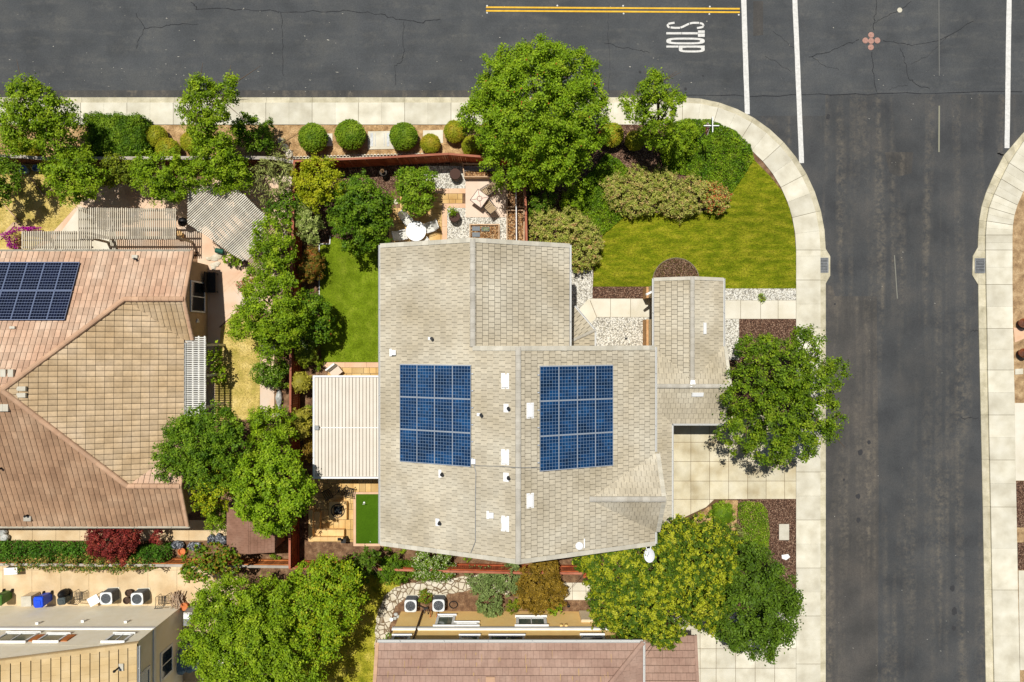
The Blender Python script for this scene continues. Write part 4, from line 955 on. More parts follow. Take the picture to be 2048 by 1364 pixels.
# solar panels (one mesh, 24 copies)
pm = MB(); Lp, Wp = 1.63, 0.985
pm.box((0, 0, 0.02), (Wp, Lp, 0.035), mi=0)
for s in (-1, 1): pm.box((s * (Wp / 2 - .007), 0, .045), (.014, Lp, .02), mi=1); pm.box((0, s * (Lp / 2 - .011), .0451), (Wp, .022, .02), mi=1)
q = random.Random(8); cw, ch = (Wp - .034) / 6, (Lp - .05) / 10
for i in range(6):
    for j in range(10):
        x, y = -Wp / 2 + .017 + cw * (i + .5), -Lp / 2 + .025 + ch * (j + .5); a, b = cw / 2 - .008, ch / 2 - .009
        pm.add([(x - a, y - b, .0405), (x + a, y - b, .0405), (x + a, y + b, .0405), (x - a, y + b, .0405)], [(0, 1, 2, 3)], 2, q.random())
proto = None
for side, cor, fz in ((-1, [(801, 728), (943, 731), (942, 933), (801, 922)], zw), (1, [(1079, 731), (1225, 731), (1225, 931), (1079, 941)], zeS)):
    c = [solve(x, y, fz) for x, y in cor]; cx = sum(p.x for p in c) / 4; cy = sum(p.y for p in c) / 4
    sx = (c[1].x - c[0].x + c[2].x - c[3].x) / 2; sy = (c[0].y - c[3].y + c[1].y - c[2].y) / 2
    ang = math.atan(PIT) * -side
    for i in range(4):
        for j in range(3):
            x = cx + sx * (i - 1.5) / 4; y = cy + sy * (j - 1) / 3
            if proto is None: o = proto = pm.build('solar_panel', [m_sheet, m_frame, m_cell], hm, None)
            if o is not proto or (i, j) != (0, 0) or side != -1:
                o = proto.copy(); C.objects.link(o); o.parent = hm
            o.location = Vector((x, y, fz(x) + .10)) - hm.location; o.rotation_euler = (0, -ang if side > 0 else -ang, 0)
            o.scale = (abs(sx) / 4 / math.cos(ang) / (Wp + .006), abs(sy) / 3 / (Lp + .012), 1)
    bracket_m = MB()
    for j in range(4):
        y = cy + sy * (j - 1.5) / 3
        bracket_m.bar((cx - sx / 2, y, fz(cx - sx / 2) + .07), (cx + sx / 2, y, fz(cx + sx / 2) + .07), .04, .05)
    for k in range(6):
        y = cy + sy * (k - 2.5) / 6; x = cx - side * -1 * sx / 2 * 1.03 if side < 0 else cx - sx / 2 * 1.03
        x = cx + sx / 2 * 1.03 if side < 0 else cx - sx / 2 * 1.03
        bracket_m.box((x, y, fz(x) + .08), (.09, .05, .1))
    bracket_m.build('panel_rail', m_frame, hm)
# the built panel mesh was made relative to the house base: recentre it
proto.data.transform(Matrix.Translation(hm.location))
# roof vents, pipes, dishes
def vent_flat(px, py, wpx, hpx, fz, sl):
    p = solve(px, py, fz); w, h = M2(wpx, p.z), M2(hpx, p.z); mb = MB()
    def q(dx, dy, dz): return (p.x + dx, p.y + dy, fz(p.x + dx) + dz)
    lo = [q(-w / 2, -h / 2, .03), q(w / 2, -h / 2, .03), q(w / 2, h / 2, .03), q(-w / 2, h / 2, .03)]
    e = .88
    hi = [q(-w / 2 * e, -h / 2 * e, .13), q(w / 2 * e, -h / 2 * e, .13), q(w / 2 * e, h / 2 * e, .13), q(-w / 2 * e, h / 2 * e, .13)]
    mb.hexa(lo, hi); x = w * .62
    mb.add([q(-x, -h * .56, .035), q(x, -h * .56, .035), q(x, h * .56, .035), q(-x, h * .56, .035)], [(0, 1, 2, 3)])
    return mb.build('roof_vent', m_metalw, roof)
def vent_pipe(px, py, fz, w=13, h=16, r=.06, ht=.28, dx=.0):
    p = solve(px, py, fz); W_, H_ = M2(w, p.z), M2(h, p.z); mb = MB()
    def q(dx, dy, dz): return (p.x + dx, p.y + dy, fz(p.x + dx) + dz)
    mb.add([q(-W_ / 2, -H_ / 2, .05), q(W_ / 2, -H_ / 2, .05), q(W_ / 2, H_ / 2, .05), q(-W_ / 2, H_ / 2, .05)], [(0, 1, 2, 3)])
    o = mb.build('vent_flashing', m_metalw, roof)
    t = MB(); b = q(dx, 0, 0); t.lathe(b, [(r * 1.4, .05), (r, .1), (r, ht), (r * 1.5, ht + .02), (r * 1.4, ht + .06)], 10); t.build('vent_pipe', m_black, roof)
for a in ((1010, 762, 13, 28), (1010, 914, 13, 28), (1010, 1047, 13, 28)): vent_flat(*a, zw, -1)
for a in ((1060.5, 821, 12, 28), (1060.5, 1001, 12, 27)): vent_flat(*a, zeS, 1)
for a in ((1012, 816, 10, 17), (1012, 954, 11, 18), (958, 829, 9, 6), (880, 947, 6, 16), (860, 677, 8, 6), (875, 1044, 8, 15)): vent_pipe(a[0], a[1], zw, a[2], a[3], dx=.12)
for (x, y, f) in ((786, 705, zw), (980, 1029, zw)):
    p = solve(x, y, f); mb = MB(); mb.box((p.x - .12, p.y, f(p.x) + .06), (.12, .42, .05)); mb.box((p.x + .06, p.y, f(p.x) + .14), (.26, .28, .22)); mb.build('roof_vent', m_metalw, roof)
p = solve(1161, 1090, zeS); mb = MB(); mb.lathe((p.x - .08, p.y, p.z), [(.17, .02), (.17, .12), (.22, .16), (.2, .22), (.05, .27)], 14); mb.box((p.x + .2, p.y + .1, p.z + .03), (.06, .5, .05)); mb.build('turbine_vent', m_metalw, roof)
for (x, y, w, h, zf) in ((1409, 657, .22, .72, lambda x, y: ZL + (12.70 - x) * PIT), (1395, 789, .72, .26, lambda x, y: ZL + (y + 4.96) * PIT)):
    z = 3.3
    for _ in range(10): p = P(x, y, z); z = zf(p.x, p.y)
    mb = MB(); c = [(-w / 2, -h / 2), (w / 2, -h / 2), (w / 2, h / 2), (-w / 2, h / 2)]
    mb.hexa([(p.x + a, p.y + b, zf(p.x + a, p.y + b) + .03) for a, b in c], [(p.x + a * .9, p.y + b * .9, zf(p.x + a, p.y + b) + .12) for a, b in c]); mb.build('roof_vent', m_metalw, low)
mb = MB(); mb.add([(10.42, -2.7, 3.95), (10.8, -2.7, 3.95), (10.74, -2.3, 3.87), (10.5, -2.3, 3.87)], [(0, 1, 2, 3)]); mb.build('flashing', m_metalw, low)
# conduit run and junction box
p = solve(947, 922, zw); pts = [p + Vector((0, 0, .12)), P(946, 940, p.z + .1), P(951, 960, p.z + .1)]
e1 = solve(951, 1000, zw) + Vector((0, 0, .06)); e2 = solve(951, 1082, zw) + Vector((0, 0, .06)); e3 = solve(938, 1115, zw) + Vector((0, 0, .05))
mb = MB(); mb.tube([solve(947, 925, zw) + Vector((0, 0, .06)), solve(952, 945, zw) + Vector((0, 0, .06)), e1, e2, e3, (e3.x, e3.y - .15, e3.z - .5)], .022, 6)
mb.tube([solve(947, 931, zw) + Vector((0, 0, .06)), solve(1000, 932, zw) + Vector((0, 0, .06)), (HXR, solve(1035, 934, zw).y, ZRS + .16), solve(1079, 935, zeS) + Vector((0, 0, .06))], .018, 6); mb.build('conduit', m_grey, roof)
mb = MB(); mb.box((p.x, p.y, p.z + .12), (.22, .26, .16)); mb.build('junction_box', m_metalw, roof)
# satellite dish bracketed to the eave
dp = P(1299, 1110, 5.95); mb = MB(); nrm = Vector((-.32, .05, 1)).normalized(); t1 = nrm.cross(Vector((0, 1, 0))).normalized(); t2 = nrm.cross(t1); R0 = .36; vs = []; fs = []
for k in range(4):
    for i in range(18):
        a = 6.283 * i / 18; r = R0 * (k + .02) / 3; vs.append(dp + t1 * math.cos(a) * r * .82 + t2 * math.sin(a) * r * 1.1 + nrm * (.10 * (k / 3) ** 2))
for k in range(3):
    for i in range(18): fs.append((k * 18 + i, k * 18 + (i + 1) % 18, (k + 1) * 18 + (i + 1) % 18, (k + 1) * 18 + i))
mb.add(vs, fs); dish = mb.build('satellite_dish', mat('dish grey', (206, 208, 210), rough=.5), hm)
mb = MB(); c2 = Vector((7.9, YS + .05, 5.75)); mb.tube([c2, c2 + Vector((-.15, -.2, .1)), dp - nrm * .05], .03); mb.tube([c2 + Vector((-.5, 0, 0)), dp - nrm * .05], .025); mb.tube([dp - t2 * .3, dp + nrm * .4 - t2 * .1], .015); mb.box(tuple(dp + nrm * .42 - t2 * .06), (.1, .07, .07)); mb.build('dish_arm', m_metalw, dish)

# ------------------------------------------------------------------ patio cover
pc = thing('patio_cover', 'cream ribbed metal patio cover joined to the large house', 'patio cover', tuple(P(692, 854)))
z = 2.7; a = P(626, 957, z); b = P(763, 751, z)
mb = MB(); n = 19; w = (b.x - a.x - .2) / n
for half, (y0, y1) in enumerate(((a.y + .12, P(0, 855.5, z).y - .03), (P(0, 855.5, z).y + .03, b.y - .12))):
    for i in range(n):
        x = a.x + .1 + w * i; mb.box((x + w / 2, (y0 + y1) / 2, z - .06), (w - .035, y1 - y0, .03), t=.3 + .4 * ((i * 7 + half * 3) % 5) / 5)
mb.build('roof_panel', m_cover, pc)
mb = MB(); mb.box(((a.x + b.x) / 2, (a.y + b.y) / 2, z - .12), (b.x - a.x - .1, b.y - a.y - .1, .02)); mb.build('panel_underside', m_rib, pc)
mb = MB()
for x in (a.x + .05, b.x - .02): mb.box((x, (a.y + b.y) / 2, z - .05), (.11, b.y - a.y, .16))
for y in (a.y + .05, b.y - .05): mb.box(((a.x + b.x) / 2, y, z - .0501), (b.x - a.x, .11, .16))
mb.box(((a.x + b.x) / 2 + .2, P(0, 855.5, z).y, z - .045), (b.x - a.x - .5, .05, .06)); mb.build('edge_beam', m_trim, pc)
for (x, y) in ((a.x + .15, a.y + .3), (a.x + .15, b.y - .3), (a.x + .15, (a.y + b.y) / 2)):
    mb = MB(); mb.box((x, y, (z - .12) / 2), (.11, .11, z - .12)); mb.build('post', m_trim, pc)
mb = MB(); mb.box((P(634, 855, z).x, P(634, 855, z).y, z + .05), (.26, .24, .14)); mb.build('vent_box', m_grey, pc)
# ------------------------------------------------------------------ left neighbour house (barrel tiles)
h2 = thing('house', 'house with terracotta barrel tile hip roof and dark solar array', 'house', (-28, -3, 0))
A_ = (-28.24, -2.72, 6.14); N1 = (-22.63, 2.45, 4.074); NE = (-19.16, 2.45, 4.074); S1 = (-22.5, -8.5, 3.98); SE = (-19.43, -8.5, 3.98); zl = 2.9
rf = MB(); BW, BL2 = .323, .465
kw = dict(gap=.014, cgap=.016, thick=.022, wave=.03, under=1, stag=False)
facet(rf, [(-44, 5.385, zl), (-22.63, 5.385, zl), N1, A_, (-44, -2.72, 6.14)], BW, BL2, seed=21, mi=0, **kw)
facet(rf, [(-22.63, 5.385, zl), (-19.16, 5.385, zl), NE, N1], BW, BL2, seed=22, mi=0, **kw)
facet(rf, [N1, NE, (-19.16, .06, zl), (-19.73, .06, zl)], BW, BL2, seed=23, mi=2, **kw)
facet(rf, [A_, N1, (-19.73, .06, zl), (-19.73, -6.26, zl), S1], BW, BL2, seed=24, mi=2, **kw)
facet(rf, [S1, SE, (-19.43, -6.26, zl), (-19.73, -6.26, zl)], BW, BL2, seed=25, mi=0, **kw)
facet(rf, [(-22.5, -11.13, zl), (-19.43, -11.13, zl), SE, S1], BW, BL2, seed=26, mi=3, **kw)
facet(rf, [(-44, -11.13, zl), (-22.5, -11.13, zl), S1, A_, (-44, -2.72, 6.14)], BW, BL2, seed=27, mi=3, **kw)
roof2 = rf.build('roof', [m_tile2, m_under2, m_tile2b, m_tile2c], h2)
up = Vector((0, 0, .05))
for a, b in ((N1, NE), (N1, A_), (S1, A_), (S1, SE), ((-44, -2.72, 6.14), A_)): rg = MB(); ridge(rg, Vector(b) + up, Vector(a) + up, .3, .42, .11, seed=4); rg.build('ridge_cap', m_ridge2, roof2)
for a, b in (((-19.22, 5.385, zl), NE), ((-19.22, .1, zl), NE), ((-19.5, -11.1, zl), SE), ((-19.5, -6.3, zl), SE)): rg = MB(); ridge(rg, Vector(a) + up, Vector(b) + up, .22, .38, .07, seed=5); rg.build('rake_cap', m_ridge2, roof2)
gutter(roof2, (-44, 5.45, zl - .06), (-19.2, 5.45, zl - .06), m_rake); gutter(roof2, (-44, -11.2, zl - .06), (-19.4, -11.2, zl - .06), m_rake); gutter(roof2, (-19.66, -.1, zl - .06), (-19.66, -6.2, zl - .06), m_gutw)
walls('wall', [(-44, -10.6), (-19.85, -10.6), (-19.85, -6.7), (-20.3, -6.7), (-20.3, -.4), (-19.6, -.4), (-19.6, 4.9), (-44, 4.9)], -.05, 2.82, m_stucco2, h2)
mb = MB(); gable_wall(mb, (-19.68, 4.9), (-19.68, .1), 2.7, 2.95, 3.98); gable_wall(mb, (-19.93, -6.5), (-19.93, -10.7), 2.7, 2.95, 3.86); mb.build('gable_wall', m_stucco2, h2)
window(h2, (-19.59, 2.75, 1.45), 'y', 1.75, 1.75, m_trim, m_glass, 1, bars=1)
window(h2, (-20.29, -3.3, 1.3), 'y', 2.4, 2.0, m_trim, m_glass, 1, bars=1)
window(h2, (-19.84, -8.7, 1.5), 'y', 1.3, 1.1, m_trim, m_glass, 1)
mb = MB()
for k in range(3): mb.box((-19.55, 1.25 + .08 * math.cos(2.1 * k), 1.5 + .1 * math.sin(2.1 * k)), (.05, .12, .14))
mb.build('wall_lamp', m_metalw, h2)
def zN(y): return zl + (5.385 - y) * .4
def zSo(y): return zl + (y + 11.13) * (3.24 / 8.41)
def zE(x): return zl + (-19.73 - x) * (3.24 / 8.51)
def solve2(px, py, f, ax):
    z = 3.5
    for _ in range(14): p = P(px, py, z); z = f(p[ax])
    return P(px, py, z)
# array of dark modules: copies of one
a = solve2(165, 525, zN, 1); b = solve2(134, 641, zN, 1); y0, y1 = a.y, b.y; xr = (a.x + b.x) / 2; rowh = (y1 - y0) / 2; ang = math.atan(.4)
Lq = abs(rowh) / math.cos(ang); Wq = 1.02
mq = MB(); mq.box((0, 0, .02), (Wq, Lq - .02, .04))
for s in (-1, 1): mq.box((s * (Wq / 2 - .012), 0, .0451), (.024, Lq - .02, .02), mi=1); mq.box((0, s * (Lq / 2 - .025), .045), (Wq - .05, .03, .02), mi=1)
q = random.Random(9); nx, ny = 6, 10; cw, ch = (Wq - .06) / nx, (Lq - .1) / ny
for i in range(nx):
    for j in range(ny):
        x, y = -Wq / 2 + .03 + cw * (i + .5), -Lq / 2 + .05 + ch * (j + .5); aa, bb = cw / 2 - .005, ch / 2 - .010
        mq.add([(x - aa, y - bb, .0425), (x + aa, y - bb, .0425), (x + aa, y + bb, .0425), (x - aa, y + bb, .0425)], [(0, 1, 2, 3)], 2, q.random())
pr = None
for r in range(2):
    for k in range(8):
        if pr is None: o = pr = mq.build('solar_panel', [m_sheetw, m_sheetw, m_celld], h2); pr.data.transform(Matrix.Translation(h2.location))
        else: o = pr.copy(); C.objects.link(o); o.parent = h2
        y = y0 + rowh * (r + .5); o.location = Vector((xr - .55 - k * (Wq + .01), y, zN(y) + .16)) - h2.location; o.rotation_euler = (-ang, 0, 0)
for (px, py, f, ax, w, h) in ((28, 655, zN, 1, .3, .14), (272, 514, zN, 1, .34, .2), (10, 746, zN, 1, .3, .42), (25, 746, zN, 1, .3, .42), (46, 777, zE, 0, .5, .25), (46, 790, zE, 0, .5, .25), (4, 815, zSo, 1, .3, .4), (15, 815, zSo, 1, .3, .4), (58, 1036, zSo, 1, .45, .3)):
    p = solve2(px, py, f, ax); mb = MB(); mb.box((p.x, p.y, p.z + .1), (w, h, .14)); mb.build('roof_vent', m_ridge if py > 1000 else m_rake, roof2)
for (px, py, f) in ((275, 519, zN), (57, 1030, zSo), (5, 936, zSo)):
    p = solve2(px, py, f, 1); mb = MB(); mb.lathe(p, [(.06, .05), (.06, .3), (.08, .33)], 8); mb.build('vent_pipe', m_black, roof2)

# ------------------------------------------------------------------ bottom left two storey house
h3 = thing('house', 'two storey cream house with tan tile roof and shuttered windows', 'house', (-27, -20, 0))
xw, yw = -21.2, -17.04
walls('wall', [(-40, yw), (xw, yw), (xw, -34), (-40, -34)], -.05, 5.8, m_cream, h3)
slope = .345; xe = -20.95; ze = 5.78; xrid = -31.5; zr = ze + (xe - xrid) * slope
mb = MB(); mb.hexa([(xw - .02, yw - .005, 5.7), (xw - .02, yw - .2, 5.7), (-40, yw - .2, 5.7), (-40, yw - .005, 5.7)][::-1], [(xw - .02, yw - .005, ze + .1), (xw - .02, yw - .2, ze + .1), (-40, yw - .2, ze + .1), (-40, yw - .005, ze + .1)][::-1])
mb.hexa([(xw, yw - .003, 5.7), (xrid, yw - .003, 5.7), (xrid, yw - .003, zr - .12), (xw, yw - .003, ze - .05)], [(xw, yw - .2, 5.7), (xrid, yw - .2, 5.7), (xrid, yw - .2, zr - .12), (xw, yw - .2, ze - .05)]); mb.build('gable_wall', m_cream, h3)
rf = MB(); facet(rf, [(xe, yw + .05, ze), (xe, -34, ze), (xrid, -34, zr), (xrid, yw + .05, zr)], .42, .46, gap=.004, cgap=.035, thick=.04, seed=31)
facet(rf, [(-42, yw + .05, ze), (-42, -34, ze), (xrid, -34, zr), (xrid, yw + .05, zr)], .42, .46, gap=.004, cgap=.035, thick=.04, seed=32)
roof3 = rf.build('roof', [m_tile4, m_under2], h3)
rake(roof3, (xe, yw + .06, ze + .02), (xrid, yw + .06, zr + .02), m_tile4, (0, 1, 0), .2); gutter(roof3, (xe + .08, yw - .05, ze - .08), (xe + .08, -34, ze - .08), m_gutw, .1)
mb = MB()
mb.box(((-40 + xw) / 2, yw + .03, 3.55), (xw + 40 + .12, .08, .26)); mb.box((xw + .03, (yw - 34) / 2, 3.55), (.08, -34 - yw, .26)); mb.build('belt_trim', m_trim, h3)
mb = MB(); mb.box((xw + .02, yw + .02, 2.9), (.06, .06, 5.7)); mb.build('corner_trim', m_cream, h3)
window(h3, (-22.55, yw, 4.85), 'x', .95, .85, m_trim, m_glassg, 1, bars=1, frame=.12, sill=.14)
window(h3, (-26.35, yw, 4.85), 'x', 1.1, .85, m_trim, m_glassg, 1, bars=0, frame=.1, sill=.14, shutters=m_fenceor)
window(h3, (-28.5, yw, 4.8), 'x', 1.7, 1.0, m_trim, m_glassg, 1, bars=1, frame=.12, sill=.14)
window(h3, (xw, -19.7, 2.1), 'y', 1.5, 1.2, m_trim, m_glass, 1, bars=1, frame=.14)
window(h3, (xw, -20.2, 4.75), 'y', 2.2, 1.1, m_trim, m_glassg, 1, bars=1, frame=.16)
for (px, py, z) in ((75, 1240, 2.9), (166, 1235, 2.6), (252, 1234, 2.7)):
    mb = MB(); x = P(px, py, z).x; mb.box((x, yw + .06, z), (.16, .14, .12)); mb.bar((x - .15, yw + .06, z - .02), (x + .1, yw + .08, z - .1), .05, .03); mb.build('wall_vent', m_trim, h3)
p = P(238, 1338, 6.3); mb = MB(); mb.box((p.x, p.y, ze + (xe - p.x) * slope + .06), (.26, .4, .04)); mb.build('vent_flashing', m_rake, roof3)
mb = MB(); mb.lathe((p.x - .1, p.y, ze + (xe - p.x) * slope), [(.07, .04), (.05, .08), (.05, .5), (.08, .52), (.07, .58)], 8); mb.build('vent_pipe', m_black, roof3)

# ------------------------------------------------------------------ bottom middle yellow house
h4 = thing('house', 'yellow stucco house with brown flat tile roof and white window trim', 'house', (0, -21, 0))
ywall = -17.43
walls('wall', [(-7.15, ywall), (6.9, ywall), (6.9, -34), (-7.15, -34)], -.05, 5.6, m_yel, h4)
s4 = .36; ye = -16.93; z4 = 5.62; xl, xr4 = -7.55, 7.35; dd = 7.45
yr = ye - dd; zr4 = z4 + dd * s4
rf = MB()
facet(rf, [(xl, ye, z4), (xr4, ye, z4), (xr4 - dd, yr, zr4), (xl, yr, zr4)], .34, .42, gap=.004, cgap=.018, thick=.03, seed=41)
facet(rf, [(xr4, ye, z4), (xr4, ye - 2 * dd, z4), (xr4 - dd, yr, zr4)], .34, .42, gap=.004, cgap=.018, thick=.03, seed=42)
facet(rf, [(xl, ye - 2 * dd, z4), (xr4, ye - 2 * dd, z4), (xr4 - dd, yr, zr4), (xl, yr, zr4)], .34, .42, gap=.004, cgap=.018, thick=.03, seed=43)
g = random.Random(6); nrm = Vector((0, s4, 1)).normalized()
for i in range(75):
    x = g.uniform(xl + .3, xr4 - 1); dy = g.uniform(.3, 3.2); L = g.uniform(.1, .45); w = g.uniform(.008, .026)
    if x > xr4 - dy - .3: continue
    y = ye - dy; f = lambda yy: z4 + (ye - yy) * s4 + .062
    rf.add([(x - w, y, f(y)), (x + w, y, f(y)), (x + w * .8, y - L, f(y - L)), (x - w * .8, y - L, f(y - L))][::-1], [(0, 1, 2, 3)], 2)
roof4 = rf.build('roof', [m_tile3, m_under2, m_stain], h4)
rg = MB(); ridge(rg, (xr4, ye, z4 + .05), (xr4 - dd, yr, zr4 + .05), .26, .4, .06); rg.build('ridge_cap', m_tile3, roof4)
gutter(roof4, (xl, ye + .07, z4 - .05), (xr4, ye + .07, z4 - .05), m_gutw, .13); gutter(roof4, (xr4 + .07, ye, z4 - .05), (xr4 + .07, -30, z4 - .05), m_gutw, .1)
rake(roof4, (xl - .02, ye, z4), (xl - .02, yr, zr4), m_ridge2, (-1, 0, 0), .2)
p = P(981, 1357, 6.2); mb = MB(); mb.box((p.x, p.y, z4 + (ye - p.y) * s4 + .06), (.5, .28, .06)); mb.build('roof_vent', m_ridge2, roof4)
mb = MB(); mb.box((-.12, ywall + .05, 2.72), (14.25, .12, .26)); mb.build('belt_trim', m_trim, h4)
mb = MB(); mb.tube([(-5.75, ywall + .09, .1), (-5.75, ywall + .09, 5.5)], .05, 6); mb.build('downspout', m_woodd, h4)
window(h4, (-4.15, ywall, 1.55), 'x', .85, 1.35, m_trim, m_glassg, 1, bars=0, frame=.16, sill=.2)
window(h4, (-2.8, ywall, 2.05), 'x', 1.25, .3, m_trim, m_tabletop, 1, bars=0, frame=.12, sill=.16)
window(h4, (1.2, ywall, 1.65), 'x', 1.55, 1.05, m_trim, m_glassg, 1, bars=1, frame=.18, sill=.22)
window(h4, (-6.5, ywall, 4.3), 'x', .8, 1.0, m_trim, m_glass, 1, bars=0, frame=.14, sill=.18)
window(h4, (-2.5, ywall, 4.3), 'x', .9, 1.0, m_trim, m_glass, 1, bars=0, frame=.14, sill=.18)
window(h4, (-.3, ywall, 4.3), 'x', 1.8, 1.0, m_trim, m_glass, 1, bars=1, frame=.14, sill=.18)
window(h4, (4.75, ywall, 4.3), 'x', 1.1, 1.1, m_trim, m_glass, 1, bars=0, frame=.14, sill=.22)
mb = MB(); mb.box((4.65, ywall + .08, .95), (.72, .14, 1.5)); mb.box((4.65, ywall + .16, .95), (.66, .02, 1.42)); mb.build('electric_panel', m_stucco, h4)
for x in (-5.15, -4.75): mb = MB(); mb.tube([(x, ywall + .04, 1.0), (x, ywall + .12, .9), (x - .05, ywall + .15, .2)], .03); mb.build('wall_pipe', m_terra, h4)
for x in (3.0, 3.3): mb = MB(); mb.box((x, ywall + .06, 2.3), (.16, .12, .2)); mb.build('wall_vent', m_yel, h4)
# attached low garage roof
rf = MB(); yg = -17.7; zg = 2.9
facet(rf, [(6.6, yg, zg), (11.0, yg, zg), (11.0, -28, zg + 10.3 * .2), (6.6, -28, zg + 10.3 * .2)], .34, .42, gap=.004, cgap=.018, thick=.03, seed=44); rf.build('garage_roof', [m_tile3, m_under2], h4)
walls('garage_wall', [(6.85, -18.1), (10.6, -18.1), (10.6, -30), (6.85, -30)], -.05, 2.85, m_yel, h4)
rake(h4, (11.02, yg, zg), (11.02, -28, zg + 2.06), m_tile3, (1, 0, 0), .18)

# ------------------------------------------------------------------ pergolas
def pergola(label, poly_px, z, ang, sp, w, m, joists, jw=.09, jh=.14, posts=(), name='pergola', cat='pergola', jm=None, sh=.07):
    poly = px2(poly_px, z)
    if area2(poly) < 0: poly = poly[::-1]
    cx = sum(p[0] for p in poly) / len(poly); cy = sum(p[1] for p in poly) / len(poly)
    root = thing(name, label, cat, (cx, cy, 0)); ca, sa = math.cos(ang), math.sin(ang)
    loc = [((x - cx) * ca + (y - cy) * sa, -(x - cx) * sa + (y - cy) * ca) for x, y in poly]
    v0 = min(v for u, v in loc); v1 = max(v for u, v in loc); q = random.Random(int(cx * 10))
    mb = MB(); v = v0 + sp / 2
    def W(u, v): return (cx + u * ca - v * sa, cy + u * sa + v * ca)
    def cut(vv):
        us = []
        for i in range(len(loc)):
            p, r = loc[i], loc[(i + 1) % len(loc)]
            if (p[1] > vv) != (r[1] > vv): us.append(p[0] + (r[0] - p[0]) * (vv - p[1]) / (r[1] - p[1]))
        return (min(us), max(us)) if len(us) >= 2 else None
    while v < v1:
        c = cut(v)
        if c and c[1] - c[0] > .1:
            jt = q.uniform(-.02, .02); mb.bar(W(c[0] + jt, v) + (z,), W(c[1] + jt, v) + (z,), w, sh, t=q.random())
        v += sp
    mb.build('slats', m, root)
    u0 = min(u for u, v in loc); u1 = max(u for u, v in loc)
    locT = [(v, u) for u, v in loc]; sv = loc
    jb = MB()
    for k in range(joists):
        uu = u0 + (u1 - u0) * (k + .3) / (joists - .4); vs = []
        for i in range(len(loc)):
            p, r = loc[i], loc[(i + 1) % len(loc)]
            if (p[0] > uu) != (r[0] > uu): vs.append(p[1] + (r[1] - p[1]) * (uu - p[0]) / (r[0] - p[0]))
        if len(vs) >= 2: jb.bar(W(uu, min(vs)) + (z - .12,), W(uu, max(vs)) + (z - .12,), jw, jh)
    jb.build('joists', jm or m, root)
    for (px, py) in posts:
        p = P(px, py, z); b = MB(); b.box((p.x, p.y, (z - .15) / 2), (.13, .13, z - .15)); b.build('post', jm or m, root)
    return root
pergola('white slatted pergola attached to the terracotta tiled house', [(369, 672), (412, 672), (412, 833), (369, 833)], 2.85, 0, .112, .05, m_pergw, 4, posts=((408, 690), (408, 815), (408, 752)), sh=.05)
pergola('long tan slatted pergola over the pale concrete patio', [(156, 415), (353, 417), (351, 479), (155, 478)], 2.6, math.pi / 2, .125, .055, m_perg, 4, posts=((165, 422), (345, 424), (345, 472), (165, 472)))
pergola('low tan slatted pergola with magenta flowers at its edge', [(42, 462), (184, 462), (183, 498), (41, 498)], 2.45, math.pi / 2, .13, .06, m_perg, 3, posts=((48, 466), (178, 466)))
pergola('large diagonal lattice pergola shading the neighbour seating', [(376, 357), (398, 372), (455, 361), (534, 432), (514, 508), (487, 523), (375, 447)], 2.6, math.radians(43), .12, .05, m_pergg, 7, posts=((382, 365), (450, 368), (525, 432), (385, 440), (500, 500)))
# ------------------------------------------------------------------ fences
def fence(label, pts, z, m, mcap, face=1, cap=.14, post=True, board=.14, name='wood_fence', slat=False, z0=-.03):
    W = [P(x, y, z) for x, y in pts]; root = thing(name, label, 'fence', (W[0].x, W[0].y, 0)); q = random.Random(int(W[0].x * 3))
    bd = MB(); cp = MB(); rl = MB()
    for i in range(len(W) - 1):
        a, b = W[i], W[i + 1]; L = (b - a).length; d = (b - a).normalized(); n = Vector((-d.y, d.x, 0)); k = int(L / board); ang = math.atan2(d.y, d.x)
        for j in range(k):
            c = a + d * (L * (j + .5) / k); bd.box((c.x + n.x * q.uniform(-.006, .006), c.y + n.y * q.uniform(-.006, .006), (z - .06 + z0) / 2), (L / k - .012, .02, z - .06 - z0), ang, 0, q.random())
        seg = max(1, int(L / 2.4))
        for j in range(seg):
            p0, p1 = a + d * (L * j / seg), a + d * (L * (j + 1) / seg - .015); cp.bar((p0.x, p0.y, z - .02), (p1.x, p1.y, z - .02), cap, .04, t=q.random())
            for s in (.35, z - .3): rl.bar((p0.x + n.x * .04, p0.y + n.y * .04, s), (p1.x + n.x * .04, p1.y + n.y * .04, s), .05, .09)
        if post:
            for j in range(seg + 1):
                p = a + d * (L * j / seg); pm_ = MB(); pm_.box((p.x - n.x * .005, p.y - n.y * .005, (z - .05) / 2), (.1, .1, z - .05 + .06), ang); pm_.build('post', m, root)
    bd.build('boards', m, root); cp.build('cap_rail', mcap, root); rl.build('rails', m, root)
    return root
fence('red brown fence between the back patio and clipped round hedges', [(589, 322), (760, 315), (897, 307.5), (975, 314), (1046, 322)], 1.95, m_fence, m_fencecap, cap=.13)
fence('red brown fence at the end of the raised vegetable beds', [(1047, 326), (1051, 400), (1053, 482)], 1.8, m_fence, m_fencecap, cap=.13)
fence('red brown divider fence between the two back yards', [(588, 324), (583, 560), (581, 700), (580, 860), (579, 1136)], 1.9, m_fence, m_fencecap, cap=.13)
fence('red brown fence behind the yellow house garden', [(581, 1137), (760, 1139), (900, 1143), (1050, 1146.5), (1168, 1147)], 1.6, m_fence, m_fencecap, cap=.13)
fence('grey capped fence along the neighbour yard and sidewalk', [(-60, 311), (40, 313), (90, 317), (280, 316), (500, 315), (545, 316), (587, 324)], 1.8, m_fencebr, m_fencegr, cap=.2)
fence('orange cedar fence beside the ivy bank and brown shed', [(-40, 1129), (150, 1130), (330, 1131), (579, 1134)], 1.5, m_fenceor, m_fencegr, cap=.16)
